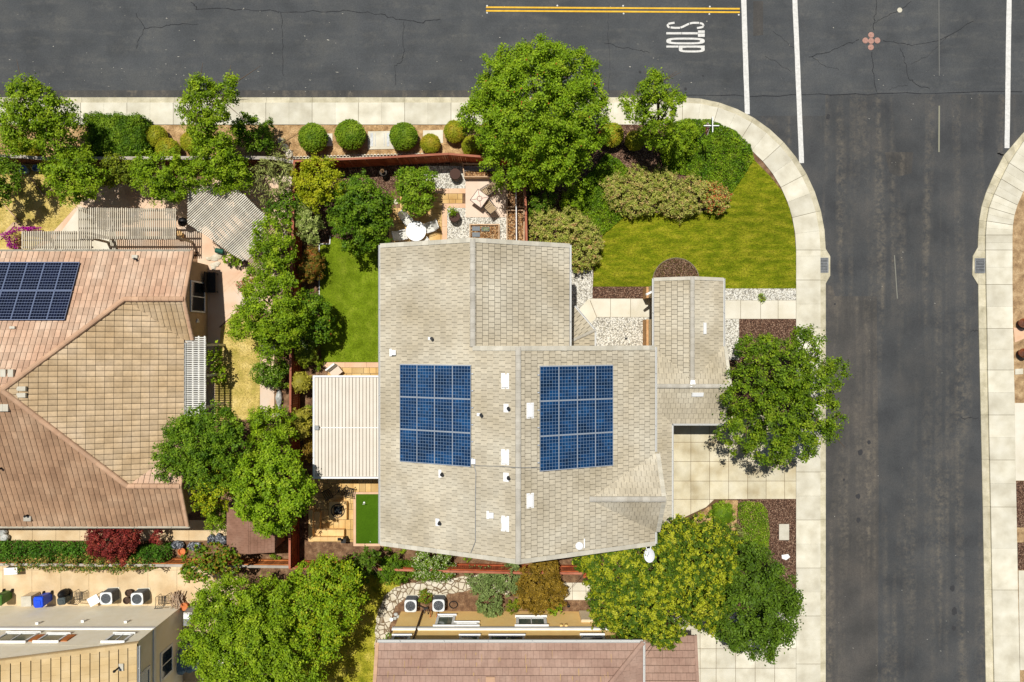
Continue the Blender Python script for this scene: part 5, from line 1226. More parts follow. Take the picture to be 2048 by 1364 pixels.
# rose-grey gate post run south of the patio cover
# ------------------------------------------------------------------ brown shed
sh = thing('garden_shed', 'brown roofed garden shed beneath the big round tree', 'shed', tuple(P(500, 1060)))
z = 2.2; c = px2([(453, 1105), (549, 1103), (549, 990), (453, 1005)], z); c = [c[0], (c[1][0], c[0][1]), (c[1][0], c[2][1]), (c[0][0], c[2][1])]
x0, y0, x1, y1 = c[0][0], c[0][1], c[2][0], c[2][1]; ym = (y0 + y1) / 2
walls('wall', [(x0 + .12, y0 + .12), (x1 - .1, y0 + .12), (x1 - .1, y1 - .12), (x0 + .12, y1 - .12)], -.03, 2.1, m_stucco2, sh)
rf = MB(); xm = (x0 + x1) / 2
for s, xe_ in ((-1, x0), (1, x1)): facet(rf, [(xe_, y0, 2.15), (xe_, y1, 2.15), (xm, y1, 2.5), (xm, y0, 2.5)], .3, .2, gap=.004, thick=.012, seed=51 + s, jit=.001)
rf.build('roof', [m_shed, m_under2], sh)
d = MB(); d.box((x1 - .08, ym, 1.0), (.05, .9, 1.9)); d.build('door', m_shed, sh)
# ================================================================== OBJECTS
def at(px, py, z=0): p = P(px, py, z); return (p.x, p.y, 0)
# ---- white round table and chairs
t = thing('patio_table', 'round white patio table on yellow pavers by the house', 'table', at(832, 462, .73))
mb = MB(); c = t.location; mb.lathe((c.x, c.y, 0), [(.60, .70), (.635, .71), (.64, .735), (.62, .745), (.03, .748)], 40); mb.build('tabletop', m_tabletop, t, smooth=False)
mb = MB(); mb.lathe((c.x, c.y, 0), [(.03, .749), (.03, .757), (.012, .758)], 10); mb.build('umbrella_hole_cap', m_grey, t)
for k in range(4):
    a = math.pi / 4 + k * math.pi / 2; mb = MB(); mb.tube([(c.x + .2 * math.cos(a), c.y + .2 * math.sin(a), .7), (c.x + .45 * math.cos(a), c.y + .45 * math.sin(a), .02)], .022); mb.build('leg', m_metalw, t)
def sling_chair(label, x, y, rz, msling, mframe, group, lean=.34, slats=False):
    r = thing('patio_chair', label, 'chair', (0, 0, 0), 0, group)
    s = MB(); s.add([(-.25, -.24, .42), (.25, -.24, .42), (.25, .22, .38), (-.25, .22, .38)], [(0, 1, 2, 3)]); s.hexa([(-.25, -.24, .40), (.25, -.24, .40), (.25, .22, .36), (-.25, .22, .36)], [(-.25, -.24, .418), (.25, -.24, .418), (.25, .22, .378), (-.25, .22, .378)])
    s.build('seat', msling, r)
    b = MB(); b.hexa([(-.25, .22, .378), (.25, .22, .378), (.25, .24, .37), (-.25, .24, .37)], [(-.24, .22 + lean, .95), (.24, .22 + lean, .95), (.24, .24 + lean, .95), (-.24, .24 + lean, .95)])
    b.build('backrest', msling, r)
    for sx in (-1, 1):
        a = MB(); X = sx * .285
        a.tube([(X, -.30, 0), (X, -.27, .4), (X, -.25, .62), (X, .0, .64), (X, .28, .60)], .017, 6); a.build('armrest', mframe, r)
        l = MB(); l.tube([(X, .24, .38), (X, .36, 0)], .017, 6); l.tube([(X, -.25, .41), (X, .22, .37), (X, .24 + lean, .97)], .016, 6); l.build('side_frame', mframe, r)
    if slats:
        k_ = MB()
        for k in range(5): k_.tube([(-.25, -.2 + k * .1, .425 - k * .008), (.25, -.2 + k * .1, .425 - k * .008)], .008, 4)
        k_.build('sling_seam', mframe, r)
    f = MB(); f.tube([(-.25, .25 + lean, .96), (.25, .25 + lean, .96)], .016, 6); f.build('top_rail', mframe, r); f = MB(); f.tube([(-.28, .30, .15), (.28, .30, .15)], .012, 6); f.build('cross_rail', mframe, r)
    r.location = (x, y, 0); r.rotation_euler = (0, 0, rz); return r
G1 = 'pale sling chairs round the white table'
tc = t.location
def face_to(px, py): p = P(px, py, .45); return p.x, p.y, math.atan2(tc.y - p.y, tc.x - p.x) + math.pi / 2
for (px, py, lab) in ((815, 440, 'pale sling chair above left of the white round table, half turned'), (859, 455, 'pale sling chair right of the white round table with its shadow on the pavers'), (806, 470, 'pale sling chair left of the white round table beside the bushy tree'), (852, 486, 'pale sling chair mostly under the house eave by the white table')):
    x, y, a = face_to(px, py); sling_chair(lab, x, y, a, m_greysling, m_metalw, G1)
# ---- square table and two tan chairs on pink pad
t = thing('patio_table', 'square tan glass table turned on the pale pink pad', 'table', at(965, 398, .6), math.radians(-36))
t0 = Vector(t.location); t.location = (0, 0, 0); rz0 = t.rotation_euler.z; t.rotation_euler = (0, 0, 0)
mb = MB(); mb.box((0, 0, .69), (.86, .86, .012)); mb.build('tabletop', m_pinkglass, t)
mb = MB()
for s in (-1, 1): mb.bar((-.44, s * .43, .69), (.44, s * .43, .69), .03, .035); mb.bar((s * .43, -.44, .6902), (s * .43, .44, .6902), .03, .035)
for a in range(4):
    an = math.pi / 4 + a * math.pi / 2; mb.tube([(0.08 * math.cos(an), .08 * math.sin(an), .7), (.35 * math.cos(an), .35 * math.sin(an), .705), (.56 * math.cos(an), .56 * math.sin(an), .7)], .012)
mb.tube([(.16 * math.cos(i * .5236), .16 * math.sin(i * .5236), .71) for i in range(13)], .014); mb.build('table_frame', m_dark, t)
for a in range(4):
    an = math.pi / 4 + a * math.pi / 2; l = MB(); l.tube([(.5 * math.cos(an), .5 * math.sin(an), .68), (.3 * math.cos(an), .3 * math.sin(an), .35), (.52 * math.cos(an), .52 * math.sin(an), 0)], .016); l.build('leg', m_dark, t)
t.location = (t0.x - .18, t0.y, 0.04); t.rotation_euler = (0, 0, rz0)
for (px, py, rz, lab) in ((973, 383, math.radians(-58), 'tan sling chair with dark frame at the upper side of the square table'), (974, 408, math.radians(-142), 'tan sling chair with dark frame at the lower side of the square table')):
    p = P(px, py, .45); c = sling_chair(lab, p.x, p.y, rz, m_sling, m_dark, 'tan sling chairs on the pale pink pad', lean=.42, slats=True); c.location.z = .04; c.scale = (1.05, 1.1, 1)
# ---- barrels
def barrel(label, px, py, plant=False):
    r = thing('barrel_planter', label, 'planter', at(px, py, .45)); c = (r.location.x, r.location.y, 0)
    mb = MB(); mb.lathe(c, [(.30, 0), (.36, .25), (.37, .42), (.345, .66), (.31, .66), (.31, .60), (.02, .60)], 24); mb.build('barrel', m_barrel, r)
    for z in (.14, .5): h = MB(); h.lathe(c, [(.352 if z > .3 else .34, z), (.375 if z > .3 else .362, z + .02), (.37 if z > .3 else .365, z + .06)], 24, cap=False); h.build('hoop', m_grey, r)
    if not plant: l = MB(); l.lathe(c, [(.345, .66), (.345, .69), (.02, .70)], 24); l.build('lid', mat('barrel top', (74, 54, 46), rough=.9), r)
    return r
barrel('dark wooden barrel planter with a flat brown top on gravel', 911, 349.5)
barrel('dark wooden barrel planter holding a small green plant', 909.5, 434)
# ---- raised beds
def raised_bed(label, poly, h, msoil, pipe=None, name='raised_bed'):
    q = px2(poly, h); q = q if area2(q) > 0 else q[::-1]; n = len(q)
    r = thing(name, label, 'raised bed', (q[0][0], q[0][1], 0)); mb = MB()
    for i in range(n):
        a, b = Vector(q[i]), Vector(q[(i + 1) % n]); d = (b - a).normalized(); w = .07
        mb.bar((a.x + d.x * w * .5, a.y + d.y * w * .5, h / 2), (b.x - d.x * w * .5 * -1, b.y + d.y * w * .5, h / 2), w, h, t=RN.random())
    mb.build('frame', m_wood, r)
    s = MB(); cx = sum(a for a, b in q) / n; cy = sum(b for a, b in q) / n
    s.prism([(cx + (a - cx) * .95, cy + (b - cy) * .95) for a, b in q], 0, h * .6); s.build('soil', msoil, r)
    return r
m_bedsoil = gravel('bark filled bed', [(150, 108, 66), (118, 84, 52), (176, 136, 92), (96, 68, 44), (190, 160, 120), (130, 92, 56)], 16, .35)
b = raised_bed('raised bed with corrugated grey lining below the back fence', [(925, 327), (1007, 327), (1007, 353), (929, 353)], .55, m_bedsoil)
q0 = P(928, 330, .5); q1 = P(1004, 345, .35); mb = MB()
for k in range(7): mb.bar((q0.x, q0.y - .08 - k * .075, .40 - k * .02), (q1.x, q0.y - .08 - k * .075, .40 - k * .02), .05, .02, t=.5)
mb.build('corrugated_liner', m_grey, b)
raised_bed('tall raised bed along the side fence, nearer the round tree', [(1014, 343), (1048, 343), (1048, 414), (1014, 414)], .6, m_bedsoil)
raised_bed('tall raised bed along the side fence, nearer the house eave', [(1014, 420.5), (1048, 420.5), (1048, 484), (1014, 484)], .6, m_bedsoil)
raised_bed('white edged low raised bed holding seedling trays', [(940, 449), (998, 449), (998, 480), (940, 480)], .3, m_bedsoil)
a = P(1032, 352, 1.0); b = P(1033, 486, 1.0); mb = MB(); mb.tube([(a.x, a.y, 0), (a.x, a.y, .95), (a.x, a.y - .1, 1.0), (b.x, b.y + .1, 1.0), (b.x, b.y, .95), (b.x, b.y, 0)], .035, 8)
tag(mb.build('hoop_pipe', m_metalw, None, (a.x, a.y, 0)), 'long white pipe frame running over the side raised beds', 'pipe')
tr0 = MB(); tr0.box((0, 0, .02), (.5, .28, .02))
for i in range(7): tr0.box((-.24 + .08 * i, 0, .05), (.012, .28, .04))
for j in range(5): tr0.box((0, -.13 + .065 * j, .0503), (.5, .012, .04))
for (px, py, lab, rz, pl) in ((952, 457, 'dark seedling tray with pale grid in the raised bed corner, upper', 0, 0), (952, 469, 'dark seedling tray with pale grid in the raised bed corner, lower', 0, 0), (971, 458, 'seedling tray sprouting small green plants', 0, 1)):
    r = thing('seedling_tray', lab, 'seedling tray', at(px, py, .25)); o = tr0.build('tray', mat('tray grid', (130, 136, 140), rough=.6), r, None)
    o.data.transform(Matrix.Translation(r.location)); r.location.z = .19
    s = MB(); s.box((0, 0, .034), (.48, .26, .006)); o = s.build('tray_cell', m_black, r); o.data.transform(Matrix.Translation((r.location.x, r.location.y, 0)))
    if pl:
        g = np.random.default_rng(4); p = g.uniform(-1, 1, (160, 3)) * np.array([.23, .12, .03]) + np.array([r.location.x, r.location.y, .28]); leaf_mesh('seedlings', p, g.normal(size=(160, 3)) + np.array([0, 0, 1]), .05, L_pale, r)
# ---- bird bath / lantern statue, stepping stone
p = at(767, 345, .5); r = thing('birdbath', 'dark tiered birdbath in shade against the red fence', 'birdbath', p); mb = MB(); mb.lathe(p, [(.2, 0), (.2, .05), (.08, .12), (.06, .5), (.1, .56), (.24, .62), (.25, .66), (.22, .64), (.02, .60)], 16); mb.build('bowl', mat('dark stone', (74, 66, 58), rough=.8), r)
mb = MB(); mb.lathe(p, [(.05, .6), (.05, .85), (.12, .9), (.13, .93), (.04, 1.0), (.03, 1.15)], 12); mb.build('finial', mat('bronze lantern', (110, 84, 56), rough=.7), r)
p = at(792, 404); mb = MB(); mb.lathe(p, [(.16, 0), (.16, .05), (.02, .06)], 14); tag(mb.build('stepping_stone', m_stone, None, p), 'small round pale stepping stone in the brown mulch', 'stepping stone')
# ---- fire pit, seat wall, cast chairs
p = P(676, 1021, .35); r = thing('fire_pit', 'square tan stone fire pit with round black grate', 'fire pit', (p.x, p.y, 0)); w = .56
mb = MB()
for s in (-1, 1): mb.box((p.x + s * (w - .14), p.y, .2), (.28, 2 * w, .4), t=.4 + .2 * s); mb.box((p.x, p.y + s * (w - .14), .1995), (2 * w - .56, .28, .4), t=.5)
mb.build('stone_surround', m_blockc, r)
mb = MB(); mb.box((p.x, p.y, .12), (2 * w - .5, 2 * w - .5, .2)); mb.build('fire_bowl', m_black, r)
mb = MB()
for rr in (.40, .43): mb.tube([(p.x + rr * math.cos(i * .2618), p.y + rr * math.sin(i * .2618), .43) for i in range(25)], .016, 5)
for k in range(-3, 4): hh = math.sqrt(max(.0, .16 - (k * .1) ** 2)); mb.tube([(p.x + k * .1, p.y - hh, .425), (p.x + k * .1, p.y + hh, .425)], .008, 4)
mb.build('grate', m_dark, r)
mb = MB()
for k in range(9): a = k * .7; mb.blob((p.x + .2 * math.cos(a) * (k % 3) / 2, p.y + .2 * math.sin(a) * (k % 3) / 2, .27), .07, 7, 5, .2, seed=k)
mb.build('lava_rock', m_rock, r)
p = P(650, 1055, .4); r = thing('seat_wall', 'L shaped tan stone seat wall around the fire pit', 'seat wall', (p.x, p.y, 0)); q = random.Random(3)
def wall_run(name, a, b, w, h):
    mb = MB(); a, b = P(*a, h), P(*b, h); L = (b - a).length; k = int(L / .42)
    for i in range(k): mb.bar((a + (b - a) * (i / k)).xy.to_3d() + Vector((0, 0, h / 2)), (a + (b - a) * ((i + .985) / k)).xy.to_3d() + Vector((0, 0, h / 2)), w, h, t=q.random())
    mb.build(name, m_blockc, r)
wall_run('back_wall', (621, 1020), (621, 1083), .26, .72); wall_run('back_wall', (625.2, 1078.5), (686, 1078.5), .26, .74)
wall_run('bench', (632.5, 1024), (632.5, 1073.5), .44, .42); wall_run('bench', (640, 1066.5), (688, 1066.5), .44, .43)
mb = MB(); pp = P(679, 1078, .74); mb.box((pp.x, pp.y, .79), (.2, .16, .1)); tag(mb.build('speaker_box', m_black, None, (pp.x, pp.y, .74)), 'small dark box on the end of the seat wall', 'box')
mb = MB(); pp = P(690, 1078, .3); mb.box((pp.x, pp.y, .35), (.26, .24, .7)); mb.box((pp.x, pp.y, .72), (.3, .28, .04)); tag(mb.build('side_pillar', m_dark, None, (pp.x, pp.y, 0)), 'dark square pillar planter beside the seat wall', 'planter')
def cast_chair(label, px, py, rz):
    r = thing('cast_iron_chair', label, 'chair', (0, 0, 0), 0, 'black cast iron chairs by the fire pit'); mb = MB()
    for k in range(7): mb.bar((-.26 + k * .087, -.25, .42), (-.26 + k * .087, .25, .42), .026, .02)
    for k in range(5): mb.bar((-.27, -.25 + k * .125, .4215), (.27, -.25 + k * .125, .4215), .03, .02)
    mb.build('seat', m_black, r); mb = MB()
    for k in range(6): mb.bar((-.25 + k * .1, .26, .43), (-.25 + k * .1, .38, .9), .024, .02)
    for k in range(4): mb.bar((-.27, .27 + k * .036, .5 + k * .135), (.27, .27 + k * .036, .5 + k * .135), .024, .03)
    mb.build('backrest', m_black, r)
    for sx in (-1, 1):
        a = MB(); a.tube([(sx * .29, -.26, 0), (sx * .29, -.27, .6), (sx * .3, 0, .63), (sx * .29, .3, .6)], .02); a.build('armrest', m_black, r); l = MB(); l.tube([(sx * .27, .27, .42), (sx * .28, .36, 0)], .02); l.build('leg', m_black, r)
    p = P(px, py, .45); r.location = (p.x, p.y, .02); r.rotation_euler = (0, 0, rz)
cast_chair('black cast iron chair in sun beside the putting green', 698, 984, math.radians(78)); cast_chair('black cast iron chair in shade under the round tree', 655, 989, math.radians(-60))
p = at(677, 982, .5); r = thing('side_table', 'small round black iron side table between two cast chairs', 'table', p); mb = MB()
for rr in (.05, .13, .22): mb.tube([(p[0] + rr * math.cos(i * .3927), p[1] + rr * math.sin(i * .3927), .48) for i in range(17)], .013, 5)
for k in range(6): a = k * 1.047; mb.tube([(p[0], p[1], .48), (p[0] + .22 * math.cos(a), p[1] + .22 * math.sin(a), .48)], .01, 4)
mb.build('tabletop', m_dark, r)
for k in range(3): a = k * 2.094; l = MB(); l.tube([(p[0] + .1 * math.cos(a), p[1] + .1 * math.sin(a), .47), (p[0] + .22 * math.cos(a), p[1] + .22 * math.sin(a), 0)], .012); l.build('leg', m_dark, r)
# golf flag and ball
p = at(728.5, 1005); r = thing('golf_cup_flag', 'small white cup marker on the putting green', 'golf flag', p); mb = MB(); mb.lathe((p[0], p[1], .02), [(.06, 0), (.06, .03), (.01, .035)], 12); mb.build('cup', m_tabletop, r); mb = MB(); mb.tube([(p[0], p[1], .03), (p[0], p[1], .5)], .008); mb.box((p[0] + .07, p[1], .45), (.14, .006, .09)); mb.build('pin', m_tabletop, r)
p = at(741, 1083); mb = MB(); mb.blob((p[0], p[1], .05), .03, 10, 8); tag(mb.build('golf_ball', m_tabletop, None, p, smooth=True), 'white golf ball at the lower end of the putting green', 'golf ball')
# cushion leaning out under the patio cover
p = P(672, 744, .4); r = thing('patio_chair', 'pale pink cushioned lounge chair poking out from the patio cover', 'chair', (p.x, p.y, 0), math.radians(38)); 
mb = MB(); mb.box((0, 0, .38), (.7, .5, .12)); o = mb.build('cushion', m_pad, r); o.data.transform(Matrix.Translation(r.location)); mb = MB(); mb.hexa([(-.35, .25, .4), (.35, .25, .4), (.35, .35, .4), (-.35, .35, .4)], [(-.35, .38, .9), (.35, .38, .9), (.35, .48, .9), (-.35, .48, .9)]); o = mb.build('backrest', m_trim, r); o.data.transform(Matrix.Translation(r.location))
for sx in (-1, 1):
    for sy in (-1, 1): mb = MB(); mb.box((sx * .3, sy * .2, .16), (.05, .05, .32)); o = mb.build('leg', m_trim, r); o.data.transform(Matrix.Translation(r.location))

# ---- condensers
def condenser(label, px, py, rz, pale=True):
    p = P(px, py, .85); r = thing('air_conditioner', label, 'air conditioner', (0, 0, 0), 0, 'outdoor condensers beside the houses'); w = .37; hh = .86
    b = MB(); ring = [(-w, -w + .07), (-w + .07, -w), (w - .07, -w), (w, -w + .07), (w, w - .07), (w - .07, w), (-w + .07, w), (-w, w - .07)]; b.prism(ring, .04, hh - .05); 
    for k in range(9): b.prism([(x * 1.012, y * 1.012) for x, y in ring], .1 + k * .08, .13 + k * .08)
    b.build('body', m_acd, r)
    tp = MB(); n = 24; out = []; inn = []
    for i in range(n):
        a = 6.283 * i / n; ca, sa = math.cos(a), math.sin(a); k = min(1 / max(abs(ca), 1e-6), 1 / max(abs(sa), 1e-6), 1.28); out.append((ca * k * (w + .01), sa * k * (w + .01))); inn.append((ca * .315, sa * .315))
    for i in range(n):
        j = (i + 1) % n; tp.hexa([out[i] + (hh - .05,), out[j] + (hh - .05,), inn[j] + (hh - .05,), inn[i] + (hh - .05,)], [out[i] + (hh,), out[j] + (hh,), inn[j] + (hh + .01,), inn[i] + (hh + .01,)])
    tp.build('top_cover', m_ac, r)
    f = MB(); f.lathe((0, 0, hh - .2), [(.31, 0), (.02, .002)], 20); f.build('fan_well', m_dark, r)
    f = MB()
    for k in range(4):
        a = k * 1.571 + .4; ca, sa = math.cos(a), math.sin(a); f.add([(ca * .05, sa * .05, hh - .1), (ca * .25 - sa * .08, sa * .25 + ca * .08, hh - .13), (ca * .25 + sa * .1, sa * .25 - ca * .1, hh - .08)], [(0, 1, 2)])
    f.lathe((0, 0, hh - .12), [(.07, 0), (.07, .05), (.01, .06)], 10); f.build('fan', m_grey, r)
    gr = MB()
    for rr in (.1, .2, .29): gr.tube([(rr * math.cos(i * .3142), rr * math.sin(i * .3142), hh + .012) for i in range(21)], .005, 4)
    for k in range(8): a = k * .785; gr.tube([(.05 * math.cos(a), .05 * math.sin(a), hh + .012), (.315 * math.cos(a), .315 * math.sin(a), hh + .012)], .005, 4)
    gr.build('fan_guard', m_dark, r); pd = MB(); pd.box((0, 0, .0), (.82, .82, .1)); pd.build('concrete_base', m_conc, r)
    r.location = (p.x, p.y, 0); r.rotation_euler = (0, 0, rz); return r
condenser('air conditioner with flagstones at its left by the yellow house', 821, 1212, 0); condenser('air conditioner beside the coiled hose loop at the yellow house', 877, 1211, 0)
condenser('air conditioner against the cream house wall, left one by the white table', 212, 1197, .05); condenser('air conditioner against the cream house wall, right one by two brown pots', 274, 1198, .05)
p = P(907, 1209, .02); mb = MB(); mb.tube([(p.x + .26 * math.cos(i * .3142), p.y + .22 * math.sin(i * .3142), .05 + .01 * math.sin(i)) for i in range(21)], .03, 6); tag(mb.build('hose_loop', m_black, None, (p.x, p.y, 0)), 'black hose loop lying on the brown garden soil', 'hose')
for (px, py, rr, lab) in ((783, 1238, .13, 'white round pot on the soil at the yellow house corner'), (1137, 1211, .1, 'small black pot on the soil near the yellow house')):
    p = P(px, py, .1); mb = MB(); mb.lathe((p.x, p.y, 0), [(rr * .7, 0), (rr, .2), (rr * .8, .2), (rr * .75, .14), (.01, .14)], 14); tag(mb.build('plant_pot', m_trim if rr > .11 else m_black, None, (p.x, p.y, 0)), lab, 'pot')
mb = MB()
for k, (px, py) in enumerate(((792, 1228), (797, 1233), (790, 1236))): p = P(px, py); mb2 = MB(); mb2.blob((p.x, p.y, .05), (.13, .1, .08), 8, 6, .2, seed=k); tag(mb2.build('garden_rock', m_rock, None, (p.x, p.y, 0)), 'grey garden rock clustered by the yellow house corner', 'rock', 'grey rocks by the yellow house corner')
p = P(846, 1215, .3); mb = MB(); mb.tube([(p.x - .3, p.y + .1, .2), (p.x, p.y, .3), (p.x + .3, p.y - .12, .25), (p.x + .35, p.y - .35, .5)], .03); mb.tube([(p.x + .05, p.y, .3), (p.x + .1, p.y - .35, .4)], .025); mb.box((p.x + .2, p.y - .05, .28), (.25, .12, .12), .4); tag(mb.build('refrigerant_lines', m_dark, None, (p.x, p.y, 0)), 'dark insulated pipes between the two condensers at the yellow house', 'pipe')
mb = MB(); p = P(1172, 1150, 1.2); mb.box((p.x, p.y, .6), (.3, .3, 1.2)); mb.box((p.x, p.y, 1.22), (.34, .34, .05)); tag(mb.build('fence_gate_post', m_fence, None, (p.x, p.y, 0)), 'red brown gate post at the end of the fence by the yellow flowered tree', 'gate post')
# ---- bins
def bin_(label, px, py, m, rz, w=.58, d=.68, h=1.05):
    p = P(px, py, h); r = thing('wheelie_bin', label, 'bin', (0, 0, 0)); b = MB()
    def rr(s, k): return [(-w * s / 2 + k, -d * s / 2), (w * s / 2 - k, -d * s / 2), (w * s / 2, -d * s / 2 + k), (w * s / 2, d * s / 2 - k), (w * s / 2 - k, d * s / 2), (-w * s / 2 + k, d * s / 2), (-w * s / 2, d * s / 2 - k), (-w * s / 2, -d * s / 2 + k)]
    b.hexa([(x, y, .06) for x, y in rr(.8, .06)], [(x, y, h - .08) for x, y in rr(1, .06)]); b.build('body', m, r)
    l = MB(); l.hexa([(x, y, h - .075) for x, y in rr(1.06, .08)], [(x, y, h) for x, y in rr(.98, .1)]); l.hexa([(x * .6, y * .5 - .03, h) for x, y in rr(1, .08)], [(x * .55, y * .45 - .03, h + .03) for x, y in rr(1, .08)]); l.build('lid', m, r)
    hd = MB(); hd.tube([(-w * .4, d * .56, h - .06), (w * .4, d * .56, h - .06)], .022); hd.build('handle', m_black, r)
    for s in (-1, 1): wl = MB(); wl.tube([(s * w * .42, d * .42, .12), (s * w * .5, d * .42, .12)], .12, 12); wl.build('wheel', m_black, r)
    r.location = (p.x, p.y, 0); r.rotation_euler = (0, 0, rz)
bin_('green wheelie bin at the frame edge by the cream house', -6, 1201, m_green, 0); bin_('bright blue wheelie bin against the cream house', 76, 1205, m_blue, .06); bin_('dark grey wheelie bin beside the blue bin', 122, 1203, m_dgrey, .1, .5, .46, .8)
p = P(52, 1203, .9); r = thing('storage_box', 'worn beige storage box between the green and blue bins', 'box', (p.x, p.y, 0)); mb = MB(); mb.box((p.x, p.y, .42), (.6, .6, .84), .05); mb.build('body', m_stucco, r); mb = MB(); mb.box((p.x, p.y, .87), (.64, .64, .06), .05); mb.build('lid', m_rake, r)
p = P(124, 1188, .6); mb = MB(); mb.blob((p.x, p.y, .45), (.26, .26, .45), 12, 8, .04); tag(mb.build('rubbish_bag', m_black, None, (p.x, p.y, 0), smooth=True), 'shiny black rubbish bag behind the dark grey bin', 'bag')
p = P(22, 1142, .6); r = thing('storage_box', 'white topped grey storage box by the retaining wall', 'box', (p.x, p.y, 0)); mb = MB(); mb.box((p.x, p.y, .3), (.8, .4, .6), .05); mb.build('body', m_dgrey, r); mb = MB(); mb.box((p.x, p.y, .62), (.84, .44, .05), .05); mb.build('lid', m_trim, r)
# wrought iron chairs by the cream house
def wire_chair(label, px, py, rz):
    r = thing('wire_chair', label, 'chair', (0, 0, 0), 0, 'brown iron lattice chairs by the cream house'); mb = MB()
    for k in range(6): mb.bar((-.25 + k * .1, -.24, .43), (-.25 + k * .1, .24, .43), .028, .015); mb.bar((-.25, -.24 + k * .096, .4315), (.25, -.24 + k * .096, .4315), .028, .015)
    mb.build('seat', m_dark, r); mb = MB()
    for k in range(5): mb.bar((-.24 + k * .12, .25, .45), (-.24 + k * .12, .34, .92), .025, .015)
    mb.bar((-.27, .345, .93), (.27, .345, .93), .035, .03); mb.build('backrest', m_dark, r)
    for s in (-1, 1):
        a = MB(); a.tube([(s * .28, -.25, 0), (s * .29, -.26, .62), (s * .29, .1, .66), (s * .27, .32, .8)], .02); a.build('armrest', m_dark, r); a = MB(); a.tube([(s * .27, .26, .43), (s * .28, .4, 0)], .02); a.build('leg', m_dark, r)
    p = P(px, py, .45); r.location = (p.x, p.y, 0); r.rotation_euler = (0, 0, rz)
wire_chair('brown iron lattice chair between the grey bin and white table', 157, 1192, 3.05); wire_chair('brown iron lattice chair beside the driftwood heap', 324, 1200, 3.2)
p = P(187, 1201, .7); r = thing('folding_table', 'small white folding table beside the left condenser', 'table', (p.x, p.y, 0)); mb = MB(); mb.box((p.x, p.y, .68), (.7, .55, .04), .5); mb.build('tabletop', m_tabletop, r)
for sx in (-1, 1):
    for sy in (-1, 1): mb = MB(); ca, sa = math.cos(.5), math.sin(.5); x, y = sx * .3, sy * .22; mb.tube([(p.x + x * ca - y * sa, p.y + x * sa + y * ca, .66), (p.x + x * ca - y * sa, p.y + x * sa + y * ca, 0)], .018); mb.build('leg', m_dark, r)
for (px, py, lab) in ((257, 1186, 'brown ceramic pot between the condensers, nearer the walkway'), (253, 1201, 'brown ceramic pot between the condensers, nearer the wall')):
    p = P(px, py, .35); mb = MB(); mb.lathe((p.x, p.y, 0), [(.14, 0), (.22, .28), (.24, .36), (.2, .36), (.18, .28), (.01, .28)], 16); tag(mb.build('plant_pot', m_barrel, None, (p.x, p.y, 0)), lab, 'pot', 'brown ceramic pots between the condensers')
q = random.Random(2); p = P(355, 1198, .3); mb = MB()
for k in range(34):
    a = q.uniform(.7, 2.3); L = q.uniform(.2, .45); x, y, z = p.x + q.uniform(-.3, .3), p.y + q.uniform(-.2, .2), .06 + q.random() * .55; mb.tube([(x - L * math.cos(a), y - L * math.sin(a), z), (x, y, z + .03), (x + L * math.cos(a + .2), y + L * math.sin(a + .2), z + q.uniform(-.05, .05))], q.uniform(.02, .05), 5, t=q.random())
tag(mb.build('driftwood_heap', m_drift, None, (p.x, p.y, 0)), 'heap of grey brown driftwood at the cream house corner', 'wood heap')
p = P(375, 1239, 1.0); r = thing('barbecue_grill', 'grey covered barbecue grill beside the cream house', 'grill', (p.x, p.y, 0)); mb = MB(); mb.hexa([(p.x - .35, p.y - .5, 0), (p.x + .35, p.y - .5, 0), (p.x + .35, p.y + .5, 0), (p.x - .35, p.y + .5, 0)], [(p.x - .28, p.y - .42, .95), (p.x + .3, p.y - .42, .95), (p.x + .3, p.y + .42, .95), (p.x - .28, p.y + .42, .95)]); mb.build('cover', m_grey, r); mb = MB(); mb.hexa([(p.x - .28, p.y + .02, .95), (p.x + .3, p.y + .02, .95), (p.x + .3, p.y + .42, .95), (p.x - .28, p.y + .42, .95)], [(p.x - .2, p.y + .08, 1.12), (p.x + .25, p.y + .08, 1.12), (p.x + .25, p.y + .36, 1.12), (p.x - .2, p.y + .36, 1.12)]); mb.build('hood', m_trim, r)
p = P(371, 1322, .6); mb = MB()
for k in range(7): mb.blob((p.x + .45 * math.sin(k * 2.2), p.y + .55 * math.cos(k * 1.7), .4), (.42, .42, .42), 12, 8, .12, seed=k)
tag(mb.build('tarp_covered_heap', m_tarp, None, (p.x, p.y, 0), smooth=True), 'blue grey tarp covered heap in the shade of the cream house', 'tarp heap')
p = P(368, 1213, .3); mb = MB(); mb.lathe((p.x, p.y, 0), [(.15, 0), (.24, .3), (.26, .36), (.2, .36), (.01, .28)], 14); tag(mb.build('plant_pot', m_terra, None, (p.x, p.y, 0)), 'orange terracotta pot at the cream house corner by the grill', 'pot')
# side yard bags and terracotta pot
for k, (px, py, rx, ry, lab) in enumerate(((356, 1090, .42, .3, 'silver wrapped bag by the side walkway, nearest the ivy'), (390, 1092, .5, .28, 'long silver wrapped bag on the side walkway edge'), (423, 1079, .26, .34, 'dark striped bag, left of the three by the brown shed'), (438, 1077, .24, .36, 'dark striped bag, middle of the three by the brown shed'), (447, 1081, .26, .3, 'dark striped bag touching the brown shed roof edge'))):
    p = P(px, py, .2); mb = MB(); mb.blob((p.x, p.y, .2), (rx, ry, .24), 14, 8, .12, seed=k + 4); tag(mb.build('garden_bag', m_bag, None, (p.x, p.y, 0), smooth=False), lab, 'bag', 'wrapped garden bags by the shed')
p = P(364, 1103, .25); mb = MB(); mb.lathe((p.x, p.y, 0), [(.14, 0), (.22, .28), (.25, .32), (.2, .32), (.17, .2), (.01, .2)], 16); tag(mb.build('plant_pot', m_terra, None, (p.x, p.y, 0)), 'empty terracotta pot below the silver wrapped bags', 'pot')
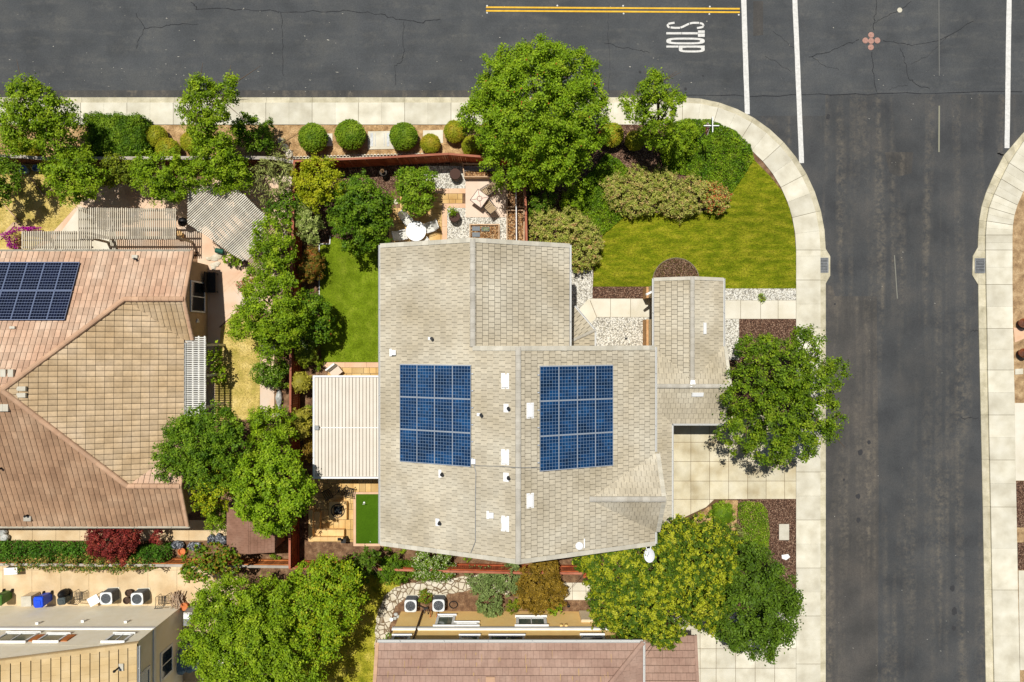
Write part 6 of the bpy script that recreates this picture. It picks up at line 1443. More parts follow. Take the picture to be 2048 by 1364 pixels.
for k, (px, py, lab) in enumerate(((4, 1065, 'pale wrapped bag at the frame edge on the walkway, upper'), (10, 1075, 'pale wrapped bag at the frame edge on the walkway, lower'))):
    p = P(px, py, .2); mb = MB(); mb.blob((p.x, p.y, .2), (.3, .22, .22), 12, 8, .1, seed=k + 40); tag(mb.build('garden_bag', m_rock, None, (p.x, p.y, 0)), lab, 'bag', 'pale bags at the walkway end')
# left yard bits
p = P(364, 443, .9); r = thing('kettle_barbecue', 'black kettle barbecue at the end of the long tan pergola', 'grill', (p.x, p.y, 0)); mb = MB(); mb.blob((p.x, p.y, .8), (.3, .3, .26), 16, 10); mb.build('kettle', m_black, r, smooth=True)
for k in range(3): a = k * 2.094; mb = MB(); mb.tube([(p.x + .18 * math.cos(a), p.y + .18 * math.sin(a), .6), (p.x + .34 * math.cos(a), p.y + .34 * math.sin(a), 0)], .02); mb.build('leg', m_grey, r)
p = P(358, 470, .3); mb = MB(); mb.lathe((p.x, p.y, 0), [(.2, 0), (.27, .34), (.22, .34), (.01, .26)], 14); tag(mb.build('plant_pot', m_blockc, None, (p.x, p.y, 0)), 'tan pot beside the kettle barbecue and pergola', 'pot')
for (px, py, lab) in ((46.5, 339, 'blue rimmed tub in the shade of the grey capped fence, larger'), (71, 336, 'blue rimmed tub in the shade of the grey capped fence, smaller')):
    rr = .26 if px < 60 else .2; p = P(px, py, .3); mb = MB(); mb.lathe((p.x, p.y, 0), [(rr * .8, 0), (rr, .3), (rr * 1.06, .32), (rr * .9, .32), (rr * .85, .1), (.01, .1)], 20); tag(mb.build('garden_tub', mat('pale blue tub', (130, 160, 186), rough=.5), None, (p.x, p.y, 0)), lab, 'tub')
mb = MB()
for a, b in (((8, 408), (52, 458)), ((0, 478), (31, 446)), ((31, 446), (50, 464))):
    A, B = P(*a), P(*b); mb.bar((A.x, A.y, .03), (B.x, B.y, .03), .05 if a[1] == 408 else .2, .1)
tag(mb.build('edging_board', m_wood, None, tuple(P(31, 446))), 'angled wooden edging boards around the dry lawn corner', 'edging')
mb = MB()
for a, b in (((34, 316), (88, 392)), ((88, 392), (106, 377)), ((142, 400), (158, 418))):
    A, B = P(*a), P(*b); mb.bar((A.x, A.y, .03), (B.x, B.y, .03), .05, .06)
tag(mb.build('edging_board', m_wood, None, tuple(P(88, 392))), 'thin pale edging board crossing the dry lawn near the tubs', 'edging')
for (px, py, lab) in ((468, 520, 'striped pot plant beneath the lattice pergola edge'), (487, 524, 'dark planter pot beside the lattice pergola')):
    p = P(px, py, .3); mb = MB(); mb.lathe((p.x, p.y, 0), [(.16, 0), (.22, .32), (.19, .32), (.01, .26)], 12); tag(mb.build('plant_pot', m_barrel, None, (p.x, p.y, 0)), lab, 'pot')
p = P(438, 500, .4); r = thing('hose_reel', 'green hose reel on the stamped patio below the lattice pergola', 'hose reel', (p.x, p.y, 0)); mb = MB(); mb.tube([(p.x - .25, p.y, .3), (p.x + .25, p.y - .1, .3)], .16, 14); mb.build('drum', mat('green hose', (30, 84, 66), rough=.6), r); mb = MB(); mb.tube([(p.x + .3 + .2 * math.cos(i * .4), p.y - .5 + .2 * math.sin(i * .4), .02) for i in range(17)], .012); mb.build('hose', mat('dull hose', (96, 88, 62), rough=.8), r); mb = MB(); mb.bar((p.x - .3, p.y - .2, 0), (p.x - .3, p.y + .2, .5), .03, .03); mb.bar((p.x + .3, p.y - .3, 0), (p.x + .3, p.y + .1, .5), .03, .03); mb.build('stand', m_grey, r)
q = random.Random(17)
for k in range(8):
    px, py = q.uniform(418, 440), q.uniform(507, 535); p = P(px, py); mb = MB(); mb.blob((p.x, p.y, .03), (q.uniform(.15, .3), q.uniform(.12, .2), .07), 8, 5, .2, seed=k); o = mb.build('stepping_stone', m_stone, None, (p.x, p.y, 0)); tag(o, 'pale flat stone in the small bed at the terracotta house corner', 'stone', 'pale stones at the terracotta house corner')
p = P(424, 565, .4); r = thing('patio_bench', 'dark bench in shade along the terracotta tiled house', 'bench', (p.x, p.y, 0)); mb = MB(); mb.box((p.x, p.y, .42), (.5, 1.3, .06)); mb.build('seat', m_dark, r); mb = MB(); mb.box((p.x - .26, p.y, .68), (.06, 1.3, .45)); mb.build('backrest', m_dark, r)
for sx in (-1, 1):
    for sy in (-1, 1): mb = MB(); mb.box((p.x + sx * .2, p.y + sy * .58, .2), (.06, .06, .4)); mb.build('leg', m_dark, r)
q = random.Random(4)
for k, (px, py, w, h, rz) in enumerate(((551, 700, .5, .3, 1.1), (556, 768, .4, .42, .4), (557, 796, .3, .7, 0), (556, 822, .3, .5, .05))):
    p = P(px, py, .3); mb = MB(); mb.blob((p.x, p.y, .14), (w * .7, h * .8, .26), 10, 6, .16, seed=k + 30); tag(mb.build('boulder', m_rock, None, (p.x, p.y, 0)), ['grey boulder at the foot of the leafy trees by the dry lawn', 'rounded grey boulder between the shrub and side path', 'long pale boulder along the side path', 'pale boulder at the lower end of the side path'][k], 'boulder', 'boulders along the side path')
for k, (px, py, r_) in enumerate(((562, 283, .22), (571, 296, .24), (579, 309, .26))):
    p = P(px, py); mb = MB(); mb.blob((p.x, p.y, .06), (r_, r_ * 1.2, .14), 10, 6, .15, seed=k + 60); tag(mb.build('boulder', m_stone, None, (p.x, p.y, 0)), ['pale stone nearest the sidewalk in the planting strip row of three', 'middle pale stone of the planting strip row of three', 'pale stone nearest the fence corner in the row of three'][k], 'boulder', 'pale stones in the planting strip')
# scalloped edging along fence
mb = MB()
for i in range(44):
    x = 590 + i * 6.7; p = P(x, 318 - (x - 590) * .026 + 1); mb.box((p.x, p.y + .05, .06), (.2, .12, .18), t=q.random()); mb.lathe((p.x, p.y + .1, 0), [(.09, 0), (.09, .15), (.01, .15)], 8, t=q.random())
tag(mb.build('scalloped_edging', m_stone, None, tuple(P(590, 318))), 'pale scalloped edging along the outside of the red fence', 'edging')
# utility lids
def lid(label, poly, m, z=.02, name='utility_lid', extra=None):
    q_ = px2(poly); r = thing(name, label, 'utility lid', (q_[0][0], q_[0][1], 0)); mb = MB(); mb.prism(q_, -.05, z); mb.build('slab', m, r)
    if extra:
        e = MB()
        for (a, b, c_, d) in extra: u, v = P(a, d), P(c_, b); e.prism([(u.x, u.y), (v.x, u.y), (v.x, v.y), (u.x, v.y)], z - .01, z + .012, 0, RN.random())
        e.build('cover_plate', m_grey if extra else m, r)
lid('pale concrete utility vault with plates between two round hedges', [(736, 263), (790, 262), (790, 298), (736, 299)], m_conc, .03, extra=[(741, 266, 746.5, 293), (774, 266, 779, 293), (750, 266, 751.2, 293), (768, 266, 769.2, 293)])
lid('tan concrete pad partly hidden by the first round hedge', [(640, 268), (665, 267), (665, 292), (640, 293)], m_walk); lid('white concrete pad behind the small golden hedges', [(846, 261), (886, 260), (886, 286), (846, 288)], m_walk)
lid('rectangular tan utility box lid in the dark mulch', [(1558, 1048), (1578, 1048), (1578, 1080), (1558, 1080)], m_rake); lid('white valve cover in the mulch nearer the dark green tree', [(1563, 1110), (1576, 1108), (1580, 1114), (1572, 1120), (1564, 1117)], m_trim); lid('pale utility lid beside the far sidewalk', [(2030, 738), (2046, 737), (2046, 748), (2030, 749)], m_conc)
p = P(1252, 677); mb = MB(); mb.lathe((p.x, p.y, 0), [(.07, 0), (.07, .06), (.01, .06)], 12); tag(mb.build('gravel_drain', m_black, None, (p.x, p.y, 0)), 'small black drain cap in the entry gravel', 'drain')
p = P(1294, 685, .4); mb = MB(); mb.tube([(p.x - .25, p.y + .1, .35), (p.x + .1, p.y, .4)], .02); mb.tube([(p.x, p.y + .1, 0), (p.x, p.y, .4), (p.x - .2, p.y - .15, .4)], .02); mb.box((p.x + .05, p.y, .4), (.12, .2, .1)); tag(mb.build('hose_bib', m_dark, None, (p.x, p.y, 0)), 'dark tap fitting by the porch wall gravel', 'tap')
# manholes
for k, (px, py) in enumerate(((1733, 79), (1744.5, 68), (1757, 79), (1744.5, 80), (1744, 92.5))):
    p = P(px, py); mb = MB(); mb.lathe((p.x, p.y, ZR), [(.19, 0), (.19, .012), (.16, .013), (.155, .02), (.01, .02)], 18); mb.box((p.x, p.y, ZR + .024), (.12, .03, .008), .4)
    tag(mb.build('valve_cover', m_pink, None, (p.x, p.y, ZR)), ['left', 'top', 'right', 'centre', 'bottom'][k] + ' round rusty valve cover of the cross of five', 'valve cover', 'five valve covers in a cross')
p = P(1802, 18); mb = MB(); mb.lathe((p.x, p.y, ZR), [(.16, 0), (.16, .012), (.13, .02), (.01, .02)], 18); tag(mb.build('valve_cover', m_conc, None, (p.x, p.y, ZR)), 'lone pale valve cover above the cross of five', 'valve cover')
# raised road markers
dm = None
for k, (px, py) in enumerate(((974, 9.5), (974, 23.5), (1115, 9), (1247, 9.5), (1248, 25), (1421, 11), (1420, 26), (1479, 27.5))):
    p = P(px, py)
    if dm is None:
        mb = MB(); mb.lathe((0, 0, 0), [(.06, 0), (.05, .015), (.01, .02)], 10); dm = mb.build('road_marker_dot', m_white)
        o = dm
    else: o = dm.copy(); C.objects.link(o)
    o.location = (p.x, p.y, ZR + .003)
    tag(o, ['white marker dot above the left end of the yellow lines', 'white marker dot below the left end of the yellow lines', 'single white marker dot above the yellow lines, nearest the round tree', 'white marker dot above the yellow lines in the middle', 'white marker dot below the yellow lines in the middle', 'white marker dot above the yellow lines over the STOP word', 'white marker dot below the yellow lines over the STOP word', 'white marker dot where the yellow lines meet the stop line'][k], 'road marker', 'white dots along the yellow centre line')
# drains
for (px, py, lab) in ((1648, 530, 'steel storm drain grate on the near kerb by the lawn'), (1961.5, 531, 'steel storm drain grate on the far kerb')):
    p = P(px, py); r = thing('drain_grate', lab, 'drain grate', (p.x, p.y, -.1)); mb = MB()
    for s in (-1, 1): mb.box((p.x + s * .3, p.y, -.09), (.05, .95, .05)); mb.box((p.x, p.y + s * .46, -.0901), (.58, .05, .05))
    mb.build('frame', m_grey, r); mb = MB()
    for i in range(9): mb.box((p.x - .26 + i * .065, p.y, -.092), (.03, .88, .03))
    for i in range(5): mb.box((p.x, p.y - .36 + i * .18, -.0895), (.54, .03, .03))
    mb.build('bars', m_grey, r); mb = MB(); mb.box((p.x, p.y, -.104), (.56, .9, .004)); mb.build('pit', m_black, r)
# street sign
p = P(1395.5, 281, 0); r = thing('street_sign', 'corner post with red STOP sign and crossed street name blades', 'street sign', (p.x, p.y, 0)); b = Vector((p.x, p.y, 0))
mb = MB(); mb.tube([b, b + Vector((0, 0, 3.0))], .035, 8); mb.build('post', m_grey, r)
zc = 2.35; xs_ = p.x - .05; mb = MB(); n = 8; R8 = .40
f = [(xs_, p.y + R8 * math.cos(math.pi / 8 + i * math.pi / 4), zc + R8 * math.sin(math.pi / 8 + i * math.pi / 4)) for i in range(n)]
mb.hexa(f, [(x - .012, y, z) for x, y, z in f]); sg = mb.build('stop_sign', m_sign_w, r)
mb = MB(); mb.hexa([(xs_ - .014, p.y + (y - p.y) * .92, zc + (z - zc) * .92) for x, y, z in f], [(xs_ - .018, p.y + (y - p.y) * .92, zc + (z - zc) * .92) for x, y, z in f]); mb.build('sign_face', m_red, sg)
def text(body, size, loc, rot, m, parent, name):
    cu = bpy.data.curves.new(name, 'FONT'); cu.body = body; cu.size = size; cu.align_x = 'CENTER'; cu.align_y = 'CENTER'; cu.extrude = .002
    o = bpy.data.objects.new(name, cu); C.objects.link(o); bpy.context.view_layer.update()
    dg = bpy.context.evaluated_depsgraph_get(); me = bpy.data.meshes.new_from_object(o.evaluated_get(dg)); bpy.data.objects.remove(o)
    me.materials.clear(); me.materials.append(m); o = bpy.data.objects.new(name, me); C.objects.link(o); o.parent = parent; o.location = Vector(loc) - base_of(parent); o.rotation_euler = rot; return o
text('STOP', .30, (xs_ - .022, p.y, zc), (math.pi / 2, 0, -math.pi / 2), m_sign_w, sg, 'sign_lettering')
mb = MB(); mb.box((p.x, p.y, 2.92), (.9, .03, .2)); o = mb.build('name_blade', m_signgr, r); mb = MB(); mb.box((p.x, p.y, 3.03), (.92, .05, .03)); mb.build('blade_edge', m_sign_w, o)
mb = MB(); mb.box((p.x, p.y, 3.16), (.03, .9, .2)); o = mb.build('name_blade', m_signgr, r); mb = MB(); mb.box((p.x, p.y, 3.27), (.05, .92, .03)); mb.build('blade_edge', m_sign_w, o)
# far right glazed pots
for (px, py, lab) in ((2049, 646, 'large glossy rust red pot at the right frame edge, upper'), (2049, 706, 'large glossy rust red pot at the right frame edge, lower')):
    p = P(px, py, .4); mb = MB(); mb.lathe((p.x, p.y, 0), [(.16, 0), (.3, .3), (.32, .5), (.24, .72), (.28, .76), (.22, .76), (.18, .6), (.01, .6)], 20); tag(mb.build('glazed_pot', m_rust, None, (p.x, p.y, 0), smooth=True), lab, 'pot', 'glossy rust red pots on the far verge')
sheet('concrete_pad', [(2027, 655), (2060, 660), (2060, 672), (2030, 685)], 0.0, m_border, .05)
# ================================================================== PLANTS
SUN_E, SKY_E, EXPO = 4.6, .05, 0.08
G_FENCE = 'trees along the divider fence'
tree('huge rounded bright green tree at the sidewalk overhanging the raised beds', [(1070, 205, 4.6, 112, .75), (990, 235, 3.8, 62, .8), (1155, 230, 3.9, 66, .8), (1040, 300, 3.2, 72, .8), (1110, 300, 3.2, 70, .8), (1060, 150, 5.0, 66, .7), (1010, 165, 4.4, 52), (1130, 150, 4.5, 56), (1095, 335, 2.6, 45)], L_round, .13, .38, 2.9, base=(1070, 262), r=.2, accent=L_orange, acc=.006)
tree('slender feathery tree leaning over the sidewalk by the street sign', [(1310, 180, 5.2, 30, 1.1), (1315, 225, 4.2, 44, .9), (1270, 215, 3.8, 27), (1345, 200, 4.4, 22), (1305, 160, 5.8, 17, 1.2), (1320, 265, 3, 36), (1250, 200, 4, 13)], L_mid, .13, .30, 1.7, base=(1305, 268), outl=.2)
tree('broad street tree spreading over the driveway and right hand street', [(1560, 745, 5.0, 62, .8), (1500, 780, 4.4, 52), (1625, 760, 4.6, 52), (1560, 830, 4.2, 66, .8), (1480, 860, 3.6, 44), (1640, 830, 4.2, 40), (1540, 890, 3.6, 46), (1530, 705, 4.8, 36), (1615, 690, 4.8, 30), (1665, 745, 4.4, 28), (1618, 663, 5, 14), (1600, 880, 4, 40), (1660, 860, 4, 22), (1500, 690, 4.6, 22)], L_street, .135, .36, 1.75, base=(1530, 775), r=.15, outl=.12)
tree('yellow flowered tree on the left of the pair beside the main house corner', [(1235, 1150, 4.6, 66), (1200, 1105, 4, 48), (1270, 1210, 4.6, 68), (1300, 1130, 4.8, 62), (1320, 1240, 4.4, 52), (1220, 1215, 4, 44), (1260, 1270, 3.8, 28), (1330, 1275, 3.8, 26), (1170, 1120, 3.6, 26)], L_under, .12, .17, 2.6, base=(1250, 1140), accent=L_flower, acc=.45, byclump=True, dens=1.4)
tree('yellow flowered tree on the right of the pair beside the driveway bed', [(1395, 1110, 4.6, 70), (1355, 1080, 4.2, 44), (1430, 1090, 4.2, 46), (1385, 1170, 4.6, 64), (1415, 1220, 4, 44), (1350, 1170, 4.4, 44), (1440, 1140, 4, 34)], L_under, .12, .17, 2.6, base=(1370, 1105), accent=L_flower, acc=.45, byclump=True, dens=1.4)
tree('dense dark green tree hanging over the bottom right sidewalk', [(1505, 1150, 3.8, 58), (1510, 1210, 4, 74), (1460, 1240, 3.6, 44), (1550, 1240, 3.8, 48), (1520, 1275, 3.4, 40), (1480, 1110, 3.2, 30), (1475, 1275, 3.2, 26), (1565, 1200, 3.6, 36)], L_dark, .15, .4, 2.4, base=(1490, 1155), r=.15)
tree('very large leafy tree at the bottom left beside the cream house', [(470, 1230, 5.6, 72), (420, 1270, 5.4, 58), (520, 1270, 5.6, 66), (470, 1310, 5.6, 72), (540, 1200, 5, 44), (430, 1200, 4.8, 38), (560, 1320, 5.4, 56), (500, 1360, 5.4, 60), (420, 1320, 5.2, 40), (600, 1360, 5, 46), (440, 1390, 5.2, 50)], L_mid, .135, .38, 2.6, base=(510, 1190), r=.2)
tree('bright leafy tree at the bottom between the big tree and side lawn', [(650, 1170, 4.4, 56), (620, 1215, 4.4, 52), (680, 1215, 4.2, 46), (640, 1260, 4.2, 48), (690, 1160, 4, 34), (655, 1135, 4, 26), (610, 1150, 4, 26), (640, 1300, 4, 36)], L_round, .135, .36, 2.1, base=(665, 1155), r=.15, accent=L_yel, acc=.2)
tree('dark spiky conifer standing at the red fence below the back lawn dirt', [(725, 1130, 2.2, 24, 1.2), (740, 1112, 3, 15, 1.4), (712, 1152, 1.6, 26, .9)], L_dark, .16, .22, 2.0, base=(735, 1140))
tree('spiky dark palm like tree above the cream house walkway', [(400, 1130, 3, 34, .7), (430, 1115, 3, 30, .7), (455, 1125, 2.6, 26), (380, 1145, 3, 18)], L_deep, .2, .2, 1.8, base=(430, 1118), outl=.3, accent=L_brown, acc=.3)
tree('dense round tree overhanging the brown shed', [(545, 975, 4.8, 76, .75), (510, 960, 4.2, 42), (585, 985, 4.4, 40), (545, 1025, 4, 48), (550, 915, 4.4, 34), (500, 1000, 4, 36)], L_round, .15, .34, 2.4, base=(580, 945), r=.15)
tree('spreading leafy tree over the terracotta tiled roof corner', [(400, 880, 4.4, 56), (360, 900, 4, 36), (440, 860, 4.2, 44), (420, 930, 4, 50), (355, 860, 4, 26), (345, 940, 3.8, 26), (330, 910, 3.8, 20), (460, 900, 4, 40), (390, 835, 4, 26)], L_deep, .13, .34, 2.0, base=(460, 880), outl=.15, r=.14)
tree('yellow leaved small tree between the roof corner and the round tree', [(430, 980, 3.6, 38), (410, 1000, 3.2, 24), (445, 950, 3.4, 24)], L_yel, .15, .28, 1.9, base=(480, 960), accent=L_deep, acc=.3)
shrub('small fresh green bush against the brown shed front', [(434, 1032, 1.8, 20), (430, 1045, 1.4, 16)], L_mid)
tree('leafy tree in the middle of the divider row below the dry lawn', [(545, 850, 3.4, 38), (520, 840, 3, 24), (565, 870, 3, 26), (525, 880, 3, 26)], L_mid, .13, .3, 2.0, base=(565, 835), group=G_FENCE)
tree('tall bright tree at the divider fence above the dry lawn strip', [(545, 620, 4, 52), (520, 590, 3.8, 38), (560, 660, 3.6, 46), (500, 645, 3.4, 36), (570, 590, 3.6, 32), (480, 655, 3, 24), (535, 690, 3, 26), (590, 640, 3.4, 26)], L_mid, .135, .34, 2.0, base=(580, 630), group=G_FENCE, r=.14)
tree('leafy tree at the divider fence beside the lattice pergola', [(545, 475, 3.4, 38), (560, 505, 3.2, 34), (525, 500, 3, 26), (545, 545, 3.4, 34), (520, 540, 3, 22)], L_mid, .13, .32, 2.0, base=(575, 510), group=G_FENCE)
tree('dark leafy tree casting shade on the left edge of the back lawn', [(630, 625, 2.4, 34), (640, 655, 2, 28), (620, 600, 2.2, 22), (612, 650, 2.2, 26)], L_deep, .13, .26, 2.2, base=(635, 640), accent=L_orange, acc=.01)
tree('yellow leaved tree in the fence corner of the back yard', [(640, 340, 3.2, 32), (620, 370, 2.8, 30), (655, 370, 3, 34), (635, 395, 2.6, 26), (610, 345, 2.6, 22)], L_yel, .13, .3, 1.9, base=(632, 375))
tree('dark round tree with glossy leaves at the top of the back lawn', [(725, 420, 3, 54, .8), (700, 395, 2.6, 34), (755, 410, 2.6, 30), (715, 465, 2.4, 40), (690, 440, 2.4, 30), (750, 455, 2.4, 34), (720, 375, 2.6, 28)], L_deep, .15, .28, 2.2, base=(728, 430), r=.14)
shrub('pale variegated shrub beside the yellow leaved tree', [(615, 440, 1.6, 26), (620, 465, 1.3, 24), (605, 415, 1.6, 18)], L_pale)
tree('small round citrus tree by the patio pavers', [(828, 378, 2.2, 36, .8), (835, 400, 1.9, 30), (815, 360, 1.9, 24), (845, 360, 1.9, 24)], L_ball, .13, .24, 2.4, base=(830, 384), cat='tree')
tree('feathery tree at the top left corner over the sidewalk', [(70, 215, 4.8, 48), (45, 190, 5, 30), (110, 235, 4.4, 46), (55, 255, 4.2, 50), (100, 275, 3.8, 38), (20, 235, 4.4, 30), (50, 170, 5.4, 18), (130, 265, 3.6, 34), (30, 280, 3.6, 34)], L_mid, .14, .34, 1.7, base=(100, 275), outl=.2)
box_hedge('dark boxy clipped hedge beside the feathery corner tree', [(168, 227), (280, 231), (284, 300), (262, 312), (175, 310)], 1.6, L_deep, .10, 650, 4)
tree('ragged tall tree reaching over the sidewalk towards the road', [(420, 215, 4.6, 38), (400, 180, 5, 26), (430, 255, 4, 42), (465, 165, 5.8, 13, 1.8), (467, 190, 5.2, 14, 1.4), (375, 215, 4.2, 22), (440, 190, 4.6, 24), (395, 250, 3.6, 30), (425, 295, 3, 36), (395, 165, 5.4, 16)], L_mid, .13, .3, 1.7, base=(440, 285), outl=.2)
shrub('rounded dark shrub right of the ragged tall tree', [(505, 268, 1.6, 36), (490, 250, 1.8, 24), (525, 280, 1.3, 24)], L_deep, .13, .24, 2.2)
NB = 'neighbour yard trees under the grey capped fence'
tree('left leafy tree below the grey capped fence over the dry lawn', [(150, 345, 3.4, 44), (120, 340, 3.2, 30), (180, 360, 3, 34), (135, 375, 3, 34), (160, 320, 3.2, 30)], L_mid, .135, .32, 1.9, base=(170, 350), group=NB, outl=.15)
shrub('yellowish shrub between the neighbour yard trees', [(232, 338, 2, 32), (215, 350, 1.8, 24), (250, 345, 1.8, 22)], L_olive, .13, .26, 2)
tree('middle leafy tree over the stamped patio by the fence', [(325, 340, 3.4, 42), (300, 360, 3, 34), (350, 360, 3, 36), (330, 380, 2.8, 28), (290, 335, 3, 26), (345, 385, 2.8, 22)], L_mid, .13, .3, 1.9, base=(345, 350), group=NB, outl=.15)
tree('right leafy tree beside the top of the lattice pergola', [(435, 320, 3.4, 44), (410, 345, 3, 30), (470, 345, 3, 32), (430, 300, 3.4, 30), (485, 360, 2.6, 22), (445, 360, 2.8, 26)], L_mid, .13, .3, 2.0, base=(455, 332), group=NB)
tree('wispy grey green tree in the corner of the two fences', [(545, 355, 2.6, 38), (530, 375, 2.2, 30), (565, 340, 2.4, 28), (550, 330, 2.4, 26), (560, 295, 1.2, 16)], L_wisp, .34, .3, 1.5, base=(555, 355), outl=.4, aspect=.16)
tree('dark tree at the left frame edge in shade', [(5, 350, 3, 34), (-25, 330, 3, 40), (-15, 380, 2.6, 34)], L_deep, .135, .32, 1.9, base=(-5, 350))
tree('slim drooping conifer between the wispy tree and pergola tree', [(572, 415, 2, 30, .7), (555, 425, 1.8, 24), (585, 400, 2, 18)], L_deep, .14, .2, 1.6, base=(575, 415), outl=.3)
shrub('olive shrub beside the side path and boulders', [(540, 745, 1.3, 28), (555, 755, 1.1, 22), (522, 745, 1, 20), (560, 735, 1.1, 18)], L_deep, .11, .22, 2.1, accent=L_pale, acc=.12)
shrub('fern like bush in front of the white pergola', [(428, 725, 1.3, 18), (432, 750, 1.2, 18), (424, 700, 1, 14)], L_mid, .22, .2, 1.2, outl=.4)
# clipped round bushes: one ball, copied
GB = 'clipped round hedges along the planting strip'
def ball(m, seed, name='clipped_bush'):
    SEED[0] += 1; r = thing(name, '', 'bush', (0, 0, 0), 0)
    ex = MB(); ex.blob((0, 0, .76), (.93, .93, .67), 24, 14, .015)
    p, n = cloud([(0, 0, .78, .99, .99, .72)], .075, .07, 2.6, seed, shell=.965, low=-.9, outl=.0, lobe=.012, dens=1.1)
    mb = MB(); mb.tube([(0, 0, 0), (0, 0, .4)], .06); mb.build('trunk', m_trunk, r)
    leaf_mesh('crown', p, n, .075, m, r, seed=seed, extra=ex); return r
pr = {'g': ball(L_ball, 5), 'y': ball(L_bally, 6)}; used = {'g': 0, 'y': 0}
for i, (px, py, rp, k, lab) in enumerate(((626, 276, 29, 'g', 'clipped round green bush beside the tan pad, leftmost big one'), (701, 270, 30, 'g', 'clipped round green bush left of the utility vault'), (807, 273, 28, 'g', 'clipped round green bush right of the utility vault'), (860, 285, 20, 'y', 'small clipped golden bush in front of the white pad'), (909, 261, 22, 'y', 'clipped golden bush with orange top nearest the huge tree'), (945, 291, 22, 'y', 'clipped golden bush half under the huge round tree'),
    (309, 271, 22, 'y', 'clipped round golden bush right of the dark boxy hedge'), (334, 299, 24, 'y', 'clipped round bush close to the grey capped fence'), (379, 282, 21, 'y', 'clipped round golden bush under the ragged tall tree'), (1224, 268, 24, 'y', 'clipped bush in shade right of the huge round tree'), (1271, 279, 20, 'y', 'small clipped bush under the slender feathery tree'), (50, 298, 22, 'y', 'clipped golden bush beneath the feathery corner tree'), (20, 275, 18, 'y', 'clipped golden bush at the left frame edge'))):
    o = pr[k] if not used[k] else copy_tree(pr[k]); used[k] = 1
    p = P(px, py, .8); s = M2(rp, .9); o.location = (p.x, p.y, 0); o.scale = (s, s, s * 1.12); o.rotation_euler = (0, 0, i * 1.3); tag(o, lab, 'bush', GB)
# back yard shrubs
shrub('red tipped rounded shrub at the divider fence by the back lawn', [(620, 535, 1.2, 26, .9), (625, 515, 1, 20)], L_redgr, .09, .16, 2.4, core=True)
shrub('yellow green rounded shrub at the lower left of the back lawn', [(613, 707, 1.1, 24, .9), (600, 700, .9, 18)], L_olive, .10, .16, 2.4, core=True)
shrub('white flowering shrub next to the yellow green rounded one', [(605, 688, 1.2, 24)], L_deep, .09, .18, 2.2, accent=L_white, acc=.2)
shrub('golden shrub at the corner of the patio cover, upper', [(602, 765, 1.4, 22, .9)], L_gold, .12, .16, 2.3, core=True); shrub('golden shrub beside the middle of the patio cover', [(602, 840, 1.6, 24, .9), (600, 860, 1.4, 20)], L_gold, .12, .16, 2.3, core=True)
shrub('dull purple shrub in shade below the golden shrubs', [(615, 905, 1, 14, .9, 1.4), (618, 885, .9, 10)], L_brown, .1, .2, 1.6)
shrub('small green sprout by the pink paver border', [(634, 730, .4, 10), (622, 820, .8, 12)], L_mid, .09, .15, 1.6)
# front yard
GF = 'blushed flowering shrubs in the front bed'
for i, (bl, lab) in enumerate((([(1240, 390, .7, 30), (1230, 370, .6, 24), (1262, 405, .6, 28)], 'pale blushed shrub at the left end of the front lawn band'), ([(1290, 375, .7, 30), (1300, 400, .7, 30), (1275, 350, .5, 22)], 'pale blushed shrub second from the left in the front lawn band'), ([(1340, 385, .7, 32), (1325, 360, .6, 26), (1345, 410, .6, 24)], 'blushed shrub in the middle of the front lawn band'), ([(1390, 395, .7, 30), (1380, 375, .6, 26), (1370, 415, .6, 22)], 'blushed shrub right of middle in the front lawn band'), ([(1430, 392, .75, 28), (1435, 410, .6, 20), (1415, 380, .6, 20)], 'orange tipped shrub at the right end of the front lawn band'),
    ([(1085, 440, .7, 28), (1110, 460, .8, 34), (1080, 470, .7, 24)], 'pink flowered shrub beside the raised bed fence'), ([(1150, 460, .9, 36), (1175, 470, .8, 28), (1140, 440, .7, 26)], 'pale blushed shrub left of the lawn edge'), ([(1170, 505, .8, 30), (1160, 525, .7, 22), (1190, 490, .6, 16), (1130, 490, .7, 24)], 'pink flowered shrub at the main house eave corner'))):
    shrub(lab, bl, L_pinkish, .10, .17, 2.0, group=GF, accent=L_orange if i == 4 else L_redgr, acc=.25 if i == 4 else .06)
tag(cover_patch('groundcover', [(1130, 425), (1150, 375), (1185, 340), (1213, 306), (1240, 322), (1262, 345), (1235, 365), (1215, 395), (1252, 430), (1205, 470), (1170, 470), (1130, 445), (1095, 420)], .42, .12, 800, L_gc, 71), kind='stuff')
tag(cover_patch('groundcover', [(1338, 250), (1370, 238), (1420, 240), (1470, 262), (1500, 290), (1507, 318), (1488, 350), (1462, 388), (1420, 370), (1370, 350), (1330, 345), (1320, 315)], .42, .12, 800, L_gc, 72), kind='stuff')
shrub('rounded leafy shrub under the street sign and feathery tree', [(1355, 288, .9, 34), (1370, 265, .8, 26), (1345, 305, .7, 24)], L_mid, .10, .2, 2.0)
shrub('leafy shrub left of the front groundcover', [(1145, 400, .9, 22), (1150, 385, .8, 18)], L_mid, .11, .2, 2.0); shrub('shaded shrub below the huge round tree by the fence', [(1085, 395, .9, 26), (1075, 420, .8, 20)], L_deep, .11, .22, 1.9, accent=L_pinkish, acc=.1)
shrub('low round clipped shrub in the driveway corner bed', [(1445, 1028, .5, 24, .7)], L_ball, .075, .12, 2.4, core=True)
tag(cover_patch('groundcover', [(1474, 1008), (1490, 1001), (1520, 1004), (1534, 1020), (1538, 1070), (1536, 1100), (1500, 1115), (1478, 1095), (1484, 1060), (1476, 1030)], .45, .085, 1000, L_ball, 73, accent=L_pinkish, acc=.1), kind='stuff')
shrub('sparse dry shrub between the driveway bed clumps', [(1465, 1065, .3, 22), (1470, 1090, .3, 18)], L_wisp, .09, .2, .8)
